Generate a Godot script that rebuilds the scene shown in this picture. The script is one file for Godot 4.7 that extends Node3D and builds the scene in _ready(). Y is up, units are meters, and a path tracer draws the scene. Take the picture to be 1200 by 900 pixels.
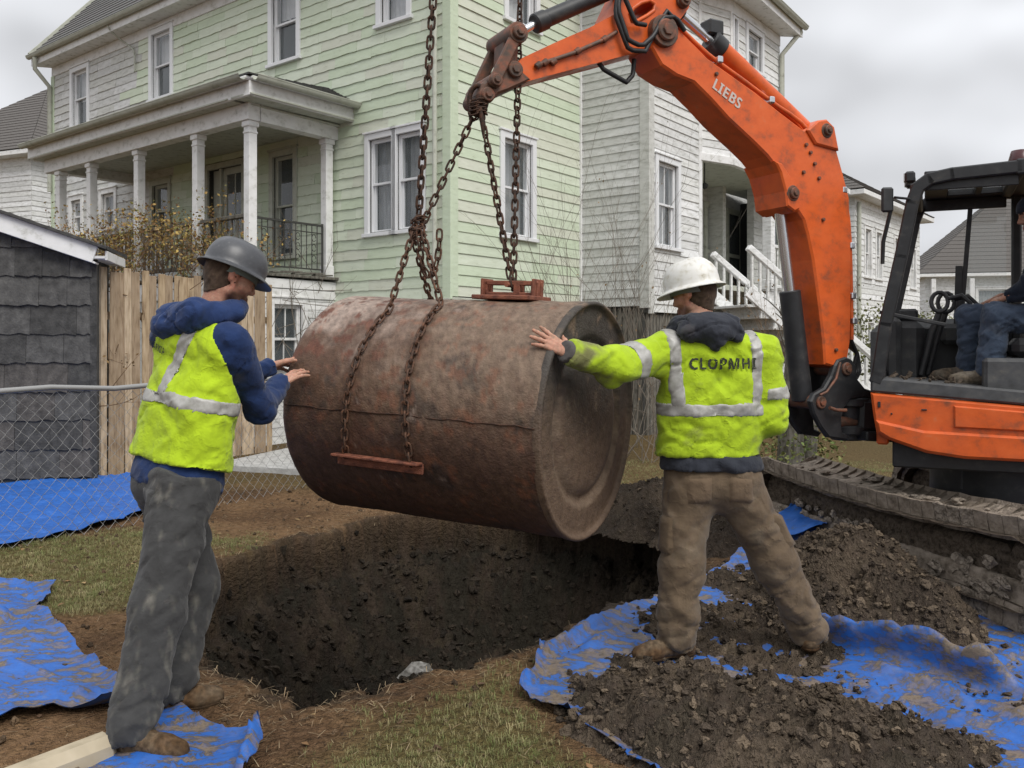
extends Node3D

# A fuel tank being lifted out of a yard beside an old clapboard house. Metres, y up, camera near the origin looking along -z.
var M := {}
var rng := RandomNumberGenerator.new()
var nz := FastNoiseLite.new()
var nz_fine := FastNoiseLite.new()
var nz_ridge := FastNoiseLite.new()
var nz_soft := FastNoiseLite.new()


class MB:
	# collects triangles; corners are given counter-clockwise as seen from outside
	var st := SurfaceTool.new()
	var any := false

	func _init() -> void:
		st.begin(Mesh.PRIMITIVE_TRIANGLES)
		st.set_smooth_group(-1)

	func flat() -> MB:
		st.set_smooth_group(-1)
		return self

	func smooth(n := 1) -> MB:
		st.set_smooth_group(n)
		return self

	func tri(a: Vector3, b: Vector3, c: Vector3) -> void:
		any = true
		st.add_vertex(a)
		st.add_vertex(c)
		st.add_vertex(b)

	func quad(a: Vector3, b: Vector3, c: Vector3, d: Vector3) -> void:
		tri(a, b, c)
		tri(a, c, d)

	func tri_out(a: Vector3, b: Vector3, c: Vector3, o: Vector3) -> void:
		if (b - a).cross(c - a).dot((a + b + c) / 3.0 - o) < 0.0:
			tri(a, c, b)
		else:
			tri(a, b, c)

	func quad_out(a: Vector3, b: Vector3, c: Vector3, d: Vector3, o: Vector3) -> void:
		tri_out(a, b, c, o)
		tri_out(a, c, d, o)

	func box(t: Transform3D, s: Vector3, bevel := 0.0) -> void:
		var h := s * 0.5
		var b := minf(bevel, minf(h.x, minf(h.y, h.z)) * 0.9)
		var o := t.origin
		if b <= 0.0:
			var p := []
			for i in 8:
				p.append(t * Vector3(h.x * (1 if i & 1 else -1), h.y * (1 if i & 2 else -1), h.z * (1 if i & 4 else -1)))
			for f in [[0, 1, 3, 2], [4, 5, 7, 6], [0, 1, 5, 4], [2, 3, 7, 6], [0, 2, 6, 4], [1, 3, 7, 5]]:
				quad_out(p[f[0]], p[f[1]], p[f[2]], p[f[3]], o)
			return
		var q := []
		for i in 8:
			var g := Vector3(1 if i & 1 else -1, 1 if i & 2 else -1, 1 if i & 4 else -1)
			q.append([t * (g * Vector3(h.x, h.y - b, h.z - b)), t * (g * Vector3(h.x - b, h.y, h.z - b)), t * (g * Vector3(h.x - b, h.y - b, h.z))])
		for f in [[0, 1, 3, 2, 2], [4, 5, 7, 6, 2], [0, 1, 5, 4, 1], [2, 3, 7, 6, 1], [0, 2, 6, 4, 0], [1, 3, 7, 5, 0]]:
			quad_out(q[f[0]][f[4]], q[f[1]][f[4]], q[f[2]][f[4]], q[f[3]][f[4]], o)
		for e in [[0, 1, 1, 2], [2, 3, 1, 2], [4, 5, 1, 2], [6, 7, 1, 2], [0, 2, 0, 2], [1, 3, 0, 2], [4, 6, 0, 2], [5, 7, 0, 2], [0, 4, 0, 1], [1, 5, 0, 1], [2, 6, 0, 1], [3, 7, 0, 1]]:
			quad_out(q[e[0]][e[2]], q[e[1]][e[2]], q[e[1]][e[3]], q[e[0]][e[3]], o)
		for i in 8:
			tri_out(q[i][0], q[i][1], q[i][2], o)

	func bar(a: Vector3, b: Vector3, w: float, d: float, bevel := 0.0, up := Vector3.UP) -> void:
		# a box from a to b, w across, d along «up»
		var z := (b - a).normalized()
		var x := up.cross(z)
		if x.length() < 0.01:
			x = Vector3.RIGHT.cross(z)
		x = x.normalized()
		box(Transform3D(Basis(x, z.cross(x), z), (a + b) * 0.5), Vector3(w, d, a.distance_to(b)), bevel)

	func tube(pts: Array, r: Variant, sides := 8, caps := true, closed := false) -> void:
		var n := pts.size()
		var rings := []
		var up := Vector3.UP
		for i in n:
			var z: Vector3
			if closed:
				z = pts[(i + 1) % n] - pts[(i + n - 1) % n]
			else:
				z = pts[mini(i + 1, n - 1)] - pts[maxi(i - 1, 0)]
			z = z.normalized()
			if i == 0:
				up = Vector3.UP if absf(z.y) < 0.9 else Vector3.RIGHT
			up = (up - z * up.dot(z)).normalized()
			var x := up.cross(z)
			var rr: float = r[i] if r is Array else r
			var ring := []
			for k in sides:
				var a := TAU * k / sides
				ring.append(pts[i] + (x * cos(a) + up * sin(a)) * rr)
			rings.append(ring)
		smooth()
		for i in (n if closed else n - 1):
			var p: Array = rings[i]
			var q: Array = rings[(i + 1) % n]
			for k in sides:
				var l := (k + 1) % sides
				quad(p[k], p[l], q[l], q[k])
		flat()
		if caps and not closed:
			for k in sides:
				tri(pts[0], rings[0][(k + 1) % sides], rings[0][k])
				tri(pts[n - 1], rings[n - 1][k], rings[n - 1][(k + 1) % sides])

	func lathe(profile: Array, t: Transform3D, segs := 24, group := 1) -> void:
		# profile: Vector2(radius, height along local y), from bottom to top
		smooth(group)
		for i in profile.size() - 1:
			var a: Vector2 = profile[i]
			var b: Vector2 = profile[i + 1]
			for k in segs:
				var u := TAU * k / segs
				var v := TAU * (k + 1) / segs
				var p := t * Vector3(a.x * cos(u), a.y, a.x * sin(u))
				var q := t * Vector3(a.x * cos(v), a.y, a.x * sin(v))
				var r := t * Vector3(b.x * cos(v), b.y, b.x * sin(v))
				var s := t * Vector3(b.x * cos(u), b.y, b.x * sin(u))
				if a.x > 1e-5:
					tri(p, s, q)
				if b.x > 1e-5:
					tri(q, s, r)
		flat()

	func rod(a: Vector3, b: Vector3, r: float, segs := 16, chamfer := 0.0) -> void:
		var y := (b - a).normalized()
		var x := y.cross(Vector3.UP if absf(y.y) < 0.9 else Vector3.RIGHT).normalized()
		var t := Transform3D(Basis(x, y, x.cross(y)), a)
		var l := a.distance_to(b)
		var c := chamfer
		lathe([Vector2(r, c), Vector2(r, l - c)], t, segs, 1)
		lathe([Vector2(0, 0), Vector2(r - c, 0), Vector2(r, c)], t, segs, -1)
		lathe([Vector2(r, l - c), Vector2(r - c, l), Vector2(0, l)], t, segs, -1)

	func extrude(poly: PackedVector2Array, depth: float, t: Transform3D, bevel := 0.0) -> void:
		# a plate: polygon in the local xy plane, from z = -depth / 2 to depth / 2
		var p := poly
		if Geometry2D.is_polygon_clockwise(p):
			p.reverse()
		var n := p.size()
		var ins := PackedVector2Array()
		for i in n:
			var a := (p[i] - p[(i + n - 1) % n]).normalized()
			var b := (p[(i + 1) % n] - p[i]).normalized()
			var na := Vector2(-a.y, a.x)
			var nb := Vector2(-b.y, b.x)
			var m := na + nb
			m = m / maxf(m.length_squared() * 0.5, 0.3)
			ins.append(p[i] + m * bevel)
		var h := depth * 0.5
		var idx := Geometry2D.triangulate_polygon(ins)
		for k in range(0, idx.size(), 3):
			var a := ins[idx[k]]
			var b := ins[idx[k + 1]]
			var c := ins[idx[k + 2]]
			if (b - a).cross(c - a) < 0.0:
				var s := b
				b = c
				c = s
			tri(t * Vector3(a.x, a.y, h), t * Vector3(b.x, b.y, h), t * Vector3(c.x, c.y, h))
			tri(t * Vector3(a.x, a.y, -h), t * Vector3(c.x, c.y, -h), t * Vector3(b.x, b.y, -h))
		for i in n:
			var j := (i + 1) % n
			quad(t * Vector3(p[i].x, p[i].y, h - bevel), t * Vector3(p[i].x, p[i].y, bevel - h), t * Vector3(p[j].x, p[j].y, bevel - h), t * Vector3(p[j].x, p[j].y, h - bevel))
			if bevel > 0.0:
				quad(t * Vector3(ins[i].x, ins[i].y, h), t * Vector3(p[i].x, p[i].y, h - bevel), t * Vector3(p[j].x, p[j].y, h - bevel), t * Vector3(ins[j].x, ins[j].y, h))
				quad(t * Vector3(p[i].x, p[i].y, bevel - h), t * Vector3(ins[i].x, ins[i].y, -h), t * Vector3(ins[j].x, ins[j].y, -h), t * Vector3(p[j].x, p[j].y, bevel - h))

	func mesh() -> ArrayMesh:
		st.generate_normals()
		st.index()
		return st.commit()


func at_of(n: Node) -> Vector3:
	var p := Vector3.ZERO
	while n is Node3D and n != self:
		p += n.position
		n = n.get_parent()
	return p


func thing(called: String, label: String, category: String, at := Vector3.ZERO, group := "") -> Node3D:
	var o := Node3D.new()
	o.name = called
	add_child(o, true)
	o.position = at
	o.set_meta("label", label)
	o.set_meta("category", category)
	if group:
		o.set_meta("group", group)
	return o


func put(called: String, mb: Variant, m: Material, parent: Node3D = self) -> MeshInstance3D:
	# one named mesh whose corners are given in world coordinates
	var o := MeshInstance3D.new()
	o.name = called
	o.mesh = mb if mb is Mesh else mb.mesh()
	o.material_override = m
	parent.add_child(o, true)
	if parent != self:
		o.position = -at_of(parent)
	return o


func piece(called: String, mesh: Mesh, m: Material, t: Transform3D, parent: Node3D) -> MeshInstance3D:
	# one copy of a shared mesh at the world transform t
	var o := MeshInstance3D.new()
	o.name = called
	o.mesh = mesh
	o.material_override = m
	parent.add_child(o, true)
	t.origin -= at_of(parent)
	o.transform = t
	return o


func many(called: String, mesh: Mesh, m: Material, where: Array, parent: Node3D = self, tints: Array = []) -> MultiMeshInstance3D:
	var mm := MultiMesh.new()
	mm.transform_format = MultiMesh.TRANSFORM_3D
	mm.use_colors = tints.size() > 0
	mm.mesh = mesh
	mm.instance_count = where.size()
	var off := Vector3.ZERO if parent == self else at_of(parent)
	for i in where.size():
		var t: Transform3D = where[i]
		t.origin -= off
		mm.set_instance_transform(i, t)
		if tints.size():
			mm.set_instance_color(i, tints[i % tints.size()])
	var o := MultiMeshInstance3D.new()
	o.name = called
	o.multimesh = mm
	o.material_override = m
	o.set_meta("kind", "stuff")
	parent.add_child(o, true)
	return o


func note(o: Node, label: String, category: String, group := "", kind := "") -> Node:
	if label:
		o.set_meta("label", label)
	if category:
		o.set_meta("category", category)
	if group:
		o.set_meta("group", group)
	if kind:
		o.set_meta("kind", kind)
	return o


func face(o: Vector3, u: Vector3) -> Transform3D:
	# a wall's frame: x along the wall to the right as seen from outside, y up, z outwards
	u = u.normalized()
	return Transform3D(Basis(u, Vector3.UP, u.cross(Vector3.UP)), o)


# ---- textures and materials

func ramp(stops: Array) -> Gradient:
	var g := Gradient.new()
	var off := PackedFloat32Array()
	var col := PackedColorArray()
	for s in stops:
		off.append(s[0])
		col.append(s[1])
	g.offsets = off
	g.colors = col
	return g


func noise_tex(stops: Array, freq: float, sd: int, size := 512, octaves := 5, kind := FastNoiseLite.TYPE_SIMPLEX_SMOOTH, gain := 0.55, warp := 0.0) -> NoiseTexture2D:
	var n := FastNoiseLite.new()
	n.noise_type = kind
	n.seed = sd
	n.frequency = freq
	n.fractal_octaves = octaves
	n.fractal_gain = gain
	if warp > 0.0:
		n.domain_warp_enabled = true
		n.domain_warp_amplitude = warp
		n.domain_warp_frequency = freq * 2.0
	var t := NoiseTexture2D.new()
	t.width = size
	t.height = size
	t.seamless = true
	t.noise = n
	if stops.size():
		t.color_ramp = ramp(stops)
	return t


func lin(r: float, g: float, b: float) -> Color:
	return Color(r, g, b).linear_to_srgb()


func mat(key: String, tex: Texture2D, rough: float, k: float, opts := {}) -> StandardMaterial3D:
	var m := StandardMaterial3D.new()
	m.resource_name = key
	m.roughness = rough
	if tex:
		m.albedo_texture = tex
	m.albedo_color = opts.get("color", Color.WHITE)
	m.uv1_triplanar = not opts.get("uv", false)
	m.uv1_world_triplanar = opts.get("world", true)
	m.uv1_scale = opts.get("scale", Vector3.ONE * k)
	m.metallic = opts.get("metal", 0.0)
	m.metallic_specular = opts.get("spec", 0.5)
	if opts.has("bump"):
		m.heightmap_enabled = true
		m.heightmap_texture = opts.bump
		m.heightmap_scale = opts.get("bump_cm", 1.0)
	m.vertex_color_use_as_albedo = opts.get("vertex", false)
	if opts.has("rough_tex"):
		m.roughness_texture = opts.rough_tex
	M[key] = m
	return m


func plain(key: String, c: Color, rough: float, metal := 0.0) -> StandardMaterial3D:
	var m := StandardMaterial3D.new()
	m.resource_name = key
	m.albedo_color = c
	m.roughness = rough
	m.metallic = metal
	M[key] = m
	return m


func tone(key: String, base: String, f: Color) -> StandardMaterial3D:
	# the same surface in another batch of paint
	var m: StandardMaterial3D = M[base].duplicate()
	m.resource_name = key
	m.albedo_color = f
	M[key] = m
	return m


func make_materials() -> void:
	var W := Color.WHITE
	var b_fine := noise_tex([], 0.03, 3, 512, 5)
	var b_grit := noise_tex([], 0.09, 5, 512, 4)
	M["b_fine"] = null
	# paint on the siding: chalky, with dirt and bare patches
	var green := noise_tex([[0.0, lin(0.20, 0.21, 0.16)], [0.09, lin(0.40, 0.43, 0.33)], [0.19, lin(0.57, 0.625, 0.50)], [0.6, lin(0.62, 0.68, 0.55)], [0.86, lin(0.66, 0.71, 0.60)], [1.0, lin(0.70, 0.72, 0.64)]], 0.011, 11, 1024, 6, FastNoiseLite.TYPE_SIMPLEX_SMOOTH, 0.62, 14.0)
	mat("green_paint", green, 0.75, 0.55, {"scale": Vector3(0.35, 0.8, 0.35), "bump": b_fine, "bump_cm": 0.25})
	tone("green_paint_b", "green_paint", Color(0.95, 0.97, 0.94))
	tone("green_paint_c", "green_paint", Color(0.98, 0.96, 0.97))
	tone("green_paint_d", "green_paint", Color(0.955, 0.965, 0.95))
	var white := noise_tex([[0.0, lin(0.16, 0.155, 0.14)], [0.14, lin(0.38, 0.38, 0.35)], [0.28, lin(0.62, 0.625, 0.61)], [0.6, lin(0.78, 0.785, 0.785)], [1.0, lin(0.83, 0.835, 0.835)]], 0.011, 21, 1024, 6, FastNoiseLite.TYPE_SIMPLEX_SMOOTH, 0.64, 14.0)
	mat("white_paint", white, 0.7, 0.55, {"scale": Vector3(0.4, 0.9, 0.4), "bump": b_fine, "bump_cm": 0.25})
	tone("white_paint_b", "white_paint", Color(0.95, 0.95, 0.94))
	tone("white_paint_c", "white_paint", Color(0.92, 0.92, 0.915))
	tone("white_paint_d", "white_paint", Color(0.87, 0.87, 0.85))
	tone("grey_white_paint", "white_paint", Color(0.87, 0.87, 0.86))
	var trim := noise_tex([[0.0, lin(0.30, 0.29, 0.26)], [0.16, lin(0.56, 0.56, 0.53)], [0.36, lin(0.73, 0.73, 0.72)], [1.0, lin(0.80, 0.80, 0.795)]], 0.012, 31, 512, 5, FastNoiseLite.TYPE_SIMPLEX_SMOOTH, 0.6, 8.0)
	mat("trim_paint", trim, 0.6, 0.8, {"bump": b_fine, "bump_cm": 0.15})
	tone("trim_dull", "trim_paint", Color(0.80, 0.81, 0.76))
	plain("vinyl", lin(0.72, 0.73, 0.74), 0.45)
	plain("gap", lin(0.05, 0.05, 0.045), 0.9)
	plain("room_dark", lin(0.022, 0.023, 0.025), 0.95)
	var cur := noise_tex([[0.2, lin(0.16, 0.165, 0.17)], [0.8, lin(0.34, 0.35, 0.35)]], 0.01, 41, 256, 3)
	mat("curtain", cur, 0.9, 1.0, {"scale": Vector3(3, 0.4, 3)})
	var blind := noise_tex([[0.2, lin(0.42, 0.43, 0.44)], [0.8, lin(0.55, 0.56, 0.57)]], 0.01, 42, 256, 3)
	mat("blind", blind, 0.8, 1.0)
	var g := StandardMaterial3D.new()
	g.resource_name = "window_glass"
	g.transparency = BaseMaterial3D.TRANSPARENCY_ALPHA
	g.albedo_color = Color(0.85, 0.9, 0.92, 0.10)
	g.roughness = 0.03
	g.metallic_specular = 0.6
	M["window_glass"] = g
	var g2: StandardMaterial3D = g.duplicate()
	g2.resource_name = "cab_glass"
	g2.albedo_color = Color(0.75, 0.9, 0.86, 0.14)
	M["cab_glass"] = g2
	var roof := noise_tex([[0.1, lin(0.06, 0.06, 0.058)], [0.5, lin(0.13, 0.128, 0.125)], [0.9, lin(0.21, 0.205, 0.2)]], 0.05, 51, 512, 5)
	mat("roof_shingle", roof, 0.95, 0.9, {"bump": b_grit, "bump_cm": 0.6})
	tone("roof_shingle_b", "roof_shingle", Color(0.86, 0.86, 0.86))
	tone("roof_shingle_c", "roof_shingle", Color(0.93, 0.9, 0.88))
	var dark := noise_tex([[0.1, lin(0.032, 0.031, 0.030)], [0.45, lin(0.066, 0.064, 0.062)], [0.75, lin(0.098, 0.095, 0.091)], [1.0, lin(0.15, 0.145, 0.138)]], 0.016, 61, 512, 6, FastNoiseLite.TYPE_SIMPLEX_SMOOTH, 0.65)
	mat("shed_shingle", dark, 0.85, 0.9, {"scale": Vector3(0.9, 0.7, 0.9), "bump": b_grit, "bump_cm": 0.5})
	tone("shed_shingle_b", "shed_shingle", Color(0.84, 0.84, 0.84))
	tone("shed_shingle_c", "shed_shingle", Color(1.0, 0.97, 0.95) * 1.0)
	var wood := noise_tex([[0.1, lin(0.22, 0.15, 0.095)], [0.4, lin(0.43, 0.33, 0.22)], [0.7, lin(0.53, 0.42, 0.30)], [1.0, lin(0.62, 0.51, 0.38)]], 0.012, 71, 512, 5)
	mat("picket_wood", wood, 0.85, 1.0, {"scale": Vector3(4, 0.5, 4), "bump": b_fine, "bump_cm": 0.3})
	tone("picket_wood_b", "picket_wood", Color(0.92, 0.9, 0.86))
	tone("picket_wood_c", "picket_wood", Color(0.84, 0.82, 0.8))
	var oldwood := noise_tex([[0.1, lin(0.05, 0.045, 0.035)], [0.5, lin(0.13, 0.12, 0.10)], [1.0, lin(0.24, 0.23, 0.2)]], 0.015, 72, 512, 5)
	mat("weathered_wood", oldwood, 0.9, 1.0, {"scale": Vector3(2, 0.6, 2)})
	# soils
	var soil := noise_tex([[0.0, lin(0.26, 0.235, 0.2)], [0.5, lin(0.62, 0.58, 0.53)], [1.0, lin(1.0, 0.97, 0.93)]], 0.022, 81, 1024, 6, FastNoiseLite.TYPE_SIMPLEX_SMOOTH, 0.68)
	var soil_b := noise_tex([], 0.03, 82, 1024, 6, FastNoiseLite.TYPE_SIMPLEX_SMOOTH, 0.7)
	mat("ground_soil", soil, 0.95, 0.8, {"vertex": true, "bump": soil_b, "bump_cm": 4.0, "spec": 0.25})
	mat("heap_soil", soil, 0.92, 1.3, {"vertex": true, "bump": soil_b, "bump_cm": 4.5, "spec": 0.3})
	mat("clod_soil", soil, 0.92, 2.0, {"vertex": true, "bump": b_grit, "bump_cm": 1.2, "spec": 0.3})
	var conc := noise_tex([[0.1, lin(0.28, 0.28, 0.27)], [0.6, lin(0.42, 0.42, 0.41)], [1.0, lin(0.52, 0.52, 0.51)]], 0.02, 85, 512, 5)
	mat("concrete", conc, 0.9, 0.7, {"bump": b_grit, "bump_cm": 0.4})
	# blade and leaf colours come from the copies
	var lf := StandardMaterial3D.new()
	lf.resource_name = "blade"
	lf.vertex_color_use_as_albedo = true
	lf.roughness = 0.8
	lf.backlight_enabled = true
	lf.backlight = Color(0.35, 0.35, 0.3)
	M["blade"] = lf
	var tw := StandardMaterial3D.new()
	tw.resource_name = "twig"
	tw.vertex_color_use_as_albedo = true
	tw.roughness = 0.9
	M["twig"] = tw
	# metals
	plain("galvanised", lin(0.30, 0.30, 0.295), 0.55, 0.3)
	var chainr := noise_tex([[0.2, lin(0.035, 0.022, 0.016)], [0.5, lin(0.09, 0.045, 0.026)], [0.8, lin(0.17, 0.075, 0.04)]], 0.03, 91, 256, 4)
	mat("chain_rust", chainr, 0.75, 4.0, {"metal": 0.25, "bump": b_grit, "bump_cm": 0.1})
	tone("chain_dark", "chain_rust", Color(0.80, 0.78, 0.76))
	plain("iron", lin(0.05, 0.05, 0.045), 0.7, 0.2)
	plain("rubber_hose", lin(0.012, 0.012, 0.013), 0.5)
	plain("chrome", lin(0.62, 0.63, 0.65), 0.22, 0.9)


func make_noise() -> void:
	rng.seed = 20240
	nz.noise_type = FastNoiseLite.TYPE_SIMPLEX_SMOOTH
	nz.seed = 7
	nz.frequency = 1.0
	nz.fractal_octaves = 3
	nz_fine.noise_type = FastNoiseLite.TYPE_SIMPLEX_SMOOTH
	nz_fine.seed = 17
	nz_fine.frequency = 6.0
	nz_fine.fractal_octaves = 4
	nz_fine.fractal_gain = 0.6
	nz_ridge.noise_type = FastNoiseLite.TYPE_SIMPLEX_SMOOTH
	nz_ridge.fractal_type = FastNoiseLite.FRACTAL_RIDGED
	nz_ridge.seed = 27
	nz_ridge.frequency = 2.0
	nz_ridge.fractal_octaves = 3
	nz_soft.noise_type = FastNoiseLite.TYPE_SIMPLEX_SMOOTH
	nz_soft.seed = 37
	nz_soft.frequency = 1.0
	nz_soft.fractal_type = FastNoiseLite.FRACTAL_NONE


func sky_picture() -> ImageTexture:
	# an overcast sky: soft grey cloud, brighter towards the zenith as overcast skies are
	var w := 512
	var h := 256
	var n := FastNoiseLite.new()
	n.noise_type = FastNoiseLite.TYPE_SIMPLEX_SMOOTH
	n.seed = 5
	n.frequency = 1.0
	n.fractal_octaves = 5
	var im := Image.create(w, h, false, Image.FORMAT_RGBF)
	for y in h:
		var e := PI * (0.5 - (y + 0.5) / h)
		for x in w:
			var a := TAU * (x + 0.5) / w
			var d := Vector3(cos(e) * cos(a), sin(e), cos(e) * sin(a))
			var up := maxf(d.y, 0.0)
			var c := n.get_noise_3d(d.x * 4.0, d.y * 9.0, d.z * 4.0) * 0.6 + n.get_noise_3d(d.x * 0.9 + 7.0, d.y * 1.8, d.z * 0.9) * 0.4
			var v := (0.455 + 0.32 * up) * (1.0 + 0.65 * c)
			if d.y < 0.0:
				v = lerpf(v, 0.2, smoothstep(0.0, 0.25, -d.y))
			im.set_pixel(x, y, Color(v * (0.965 - 0.01 * c), v * (0.985 - 0.004 * c), v * 1.03))
	return ImageTexture.create_from_image(im)


func _ready() -> void:
	make_noise()
	# camera: level, the lens shifted down a little as the photograph's horizon is above the middle
	var cam := Camera3D.new()
	cam.name = "camera"
	cam.projection = Camera3D.PROJECTION_FRUSTUM
	cam.near = 0.1
	cam.far = 400.0
	cam.size = 0.1 * 900.0 / 1050.0
	cam.frustum_offset = Vector2(0, -0.1 * 48.0 / 1050.0)
	cam.position = Vector3(0, 1.49, 0)
	cam.current = true
	add_child(cam)
	# sky and exposure
	var env := Environment.new()
	env.background_mode = Environment.BG_SKY
	var sky := Sky.new()
	var pan := PanoramaSkyMaterial.new()
	pan.panorama = sky_picture()
	sky.sky_material = pan
	env.sky = sky
	env.background_energy_multiplier = 1.0
	env.tonemap_mode = Environment.TONE_MAPPER_LINEAR
	env.tonemap_exposure = 1.56
	env.sdfgi_enabled = true
	env.ssao_enabled = true
	env.ssil_enabled = true
	var we := WorldEnvironment.new()
	we.name = "environment"
	we.environment = env
	add_child(we)
	var sun := DirectionalLight3D.new()
	sun.name = "veiled_sun"
	sun.light_energy = 0.5
	sun.light_angular_distance = 30.0
	sun.light_color = Color(1.0, 0.985, 0.96)
	sun.shadow_enabled = true
	sun.rotation_degrees = Vector3(-50, 32, 0)
	add_child(sun)
	make_materials()
	build_setting()
	build_corner_house()
	build_far_houses()
	build_yard()
	build_tank()
	build_excavator()
	build_chains()
	build_people()
	build_details()


# ---- ground with the pit

var PIT := PackedVector2Array([Vector2(-0.888, -3.655), Vector2(-0.487, -3.931), Vector2(0.0, -4.407), Vector2(0.176, -4.629), Vector2(0.856, -5.285), Vector2(1.202, -6.308), Vector2(1.204, -7.6), Vector2(0.5, -8.0), Vector2(-0.3, -8.15), Vector2(-1.14, -7.9), Vector2(-1.878, -6.574), Vector2(-2.066, -6.111), Vector2(-1.86, -5.25), Vector2(-1.574, -4.407)])


func edge_dist(poly: PackedVector2Array, p: Vector2) -> float:
	# positive inside
	var best := 1e9
	var inside := false
	var n := poly.size()
	var j := n - 1
	for i in n:
		var a := poly[i]
		var b := poly[j]
		var ab := b - a
		var t := clampf((p - a).dot(ab) / ab.length_squared(), 0.0, 1.0)
		var dx := a + ab * t - p
		best = minf(best, dx.length_squared())
		if (a.y > p.y) != (b.y > p.y) and p.x < (b.x - a.x) * (p.y - a.y) / (b.y - a.y) + a.x:
			inside = not inside
		j = i
	best = sqrt(best)
	return best if inside else -best


func pit_dist(x: float, z: float) -> float:
	if x < -2.6 or x > 1.8 or z > -3.1 or z < -8.8:
		return -1.0
	var w := nz.get_noise_2d(x * 1.5, z * 1.5) * 0.09 + nz_fine.get_noise_2d(x * 0.7, z * 0.7) * 0.075
	return edge_dist(PIT, Vector2(x, z)) + w


func lie(x: float, z: float) -> float:
	# the lie of the land without the pit
	var h := nz.get_noise_2d(x * 0.45 + 40.0, z * 0.45) * 0.035
	h += 0.19 * smoothstep(4.9, 6.6, -z) * smoothstep(1.2, 2.2, x) * smoothstep(11.0, 8.0, -z)
	return h * smoothstep(0.0, 3.0, -z)


func ground_at(x: float, z: float) -> float:
	var h := lie(x, z)
	var d := pit_dist(x, z)
	if d > -0.25:
		var f := nz_fine.get_noise_2d(x, z)
		h += -0.02 * smoothstep(-0.25, 0.0, d)
		if d > 0.0:
			h -= 0.36 * smoothstep(0.0, 0.07, d) + 0.62 * smoothstep(0.05, 0.80, d)
			h += (f * 0.075 + nz_fine.get_noise_2d(x * 2.6 + 9.0, z * 2.6) * 0.05) * smoothstep(0.0, 0.12, d)
	h += nz_fine.get_noise_2d(x * 1.3 + 5.0, z * 1.3) * 0.014
	return h


var GRASS_BACK := PackedVector2Array([Vector2(-3.8, -5.5), Vector2(-2.6, -4.9), Vector2(-1.95, -4.9), Vector2(-2.2, -5.9), Vector2(-1.9, -6.9), Vector2(-2.7, -7.2), Vector2(-4.2, -6.6)])
var GRASS_FRONT := PackedVector2Array([Vector2(-0.9, -2.4), Vector2(-0.55, -3.45), Vector2(-0.3, -3.85), Vector2(0.1, -4.3), Vector2(0.12, -3.95), Vector2(0.0, -3.6), Vector2(0.55, -2.9), Vector2(0.9, -2.3)])


func grassy(x: float, z: float) -> float:
	# 0 bare to 1 turf
	var p := Vector2(x, z)
	var g := 0.0
	var w := nz.get_noise_2d(x * 1.6 + 3.0, z * 1.6) * 0.35
	if z < -4.3 and x < -1.5:
		g = smoothstep(-0.25, 0.3, edge_dist(GRASS_BACK, p) + w)
	if z > -4.6 and x > -1.4 and x < 1.2:
		g = maxf(g, smoothstep(-0.12, 0.22, edge_dist(GRASS_FRONT, p) + w * 0.5))
	if z < -8.6:
		g = maxf(g, smoothstep(8.6, 9.6, -z) * (0.6 + w))
	return clampf(g, 0.0, 1.0)


func soil_color(x: float, z: float, d: float, y := 0.0) -> Color:
	var straw := Color(0.31, 0.20, 0.115)
	var brown := Color(0.20, 0.126, 0.075)
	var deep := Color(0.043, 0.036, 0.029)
	var turf := Color(0.17, 0.155, 0.065)
	var v := nz.get_noise_2d(x * 1.1, z * 1.1) * 0.5 + 0.5
	var c := brown.lerp(straw, smoothstep(0.25, 0.7, v))
	if x > 1.6:
		c = c.lerp(Color(0.31, 0.20, 0.115), smoothstep(1.4, 2.2, x) * 0.85)
	c = c.lerp(turf, grassy(x, z) * 0.85)
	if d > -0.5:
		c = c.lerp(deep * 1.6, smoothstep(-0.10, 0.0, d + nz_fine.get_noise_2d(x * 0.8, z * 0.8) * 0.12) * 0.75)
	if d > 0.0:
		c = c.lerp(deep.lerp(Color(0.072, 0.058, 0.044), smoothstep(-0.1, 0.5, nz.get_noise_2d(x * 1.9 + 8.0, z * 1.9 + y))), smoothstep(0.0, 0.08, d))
	# mud trodden round the lift and under the machine
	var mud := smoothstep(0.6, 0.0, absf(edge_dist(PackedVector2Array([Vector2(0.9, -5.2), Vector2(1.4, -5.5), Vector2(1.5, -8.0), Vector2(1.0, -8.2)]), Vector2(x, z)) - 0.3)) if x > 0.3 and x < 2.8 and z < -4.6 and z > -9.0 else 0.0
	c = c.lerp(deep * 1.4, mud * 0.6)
	c.a = 1.0
	return c


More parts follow.
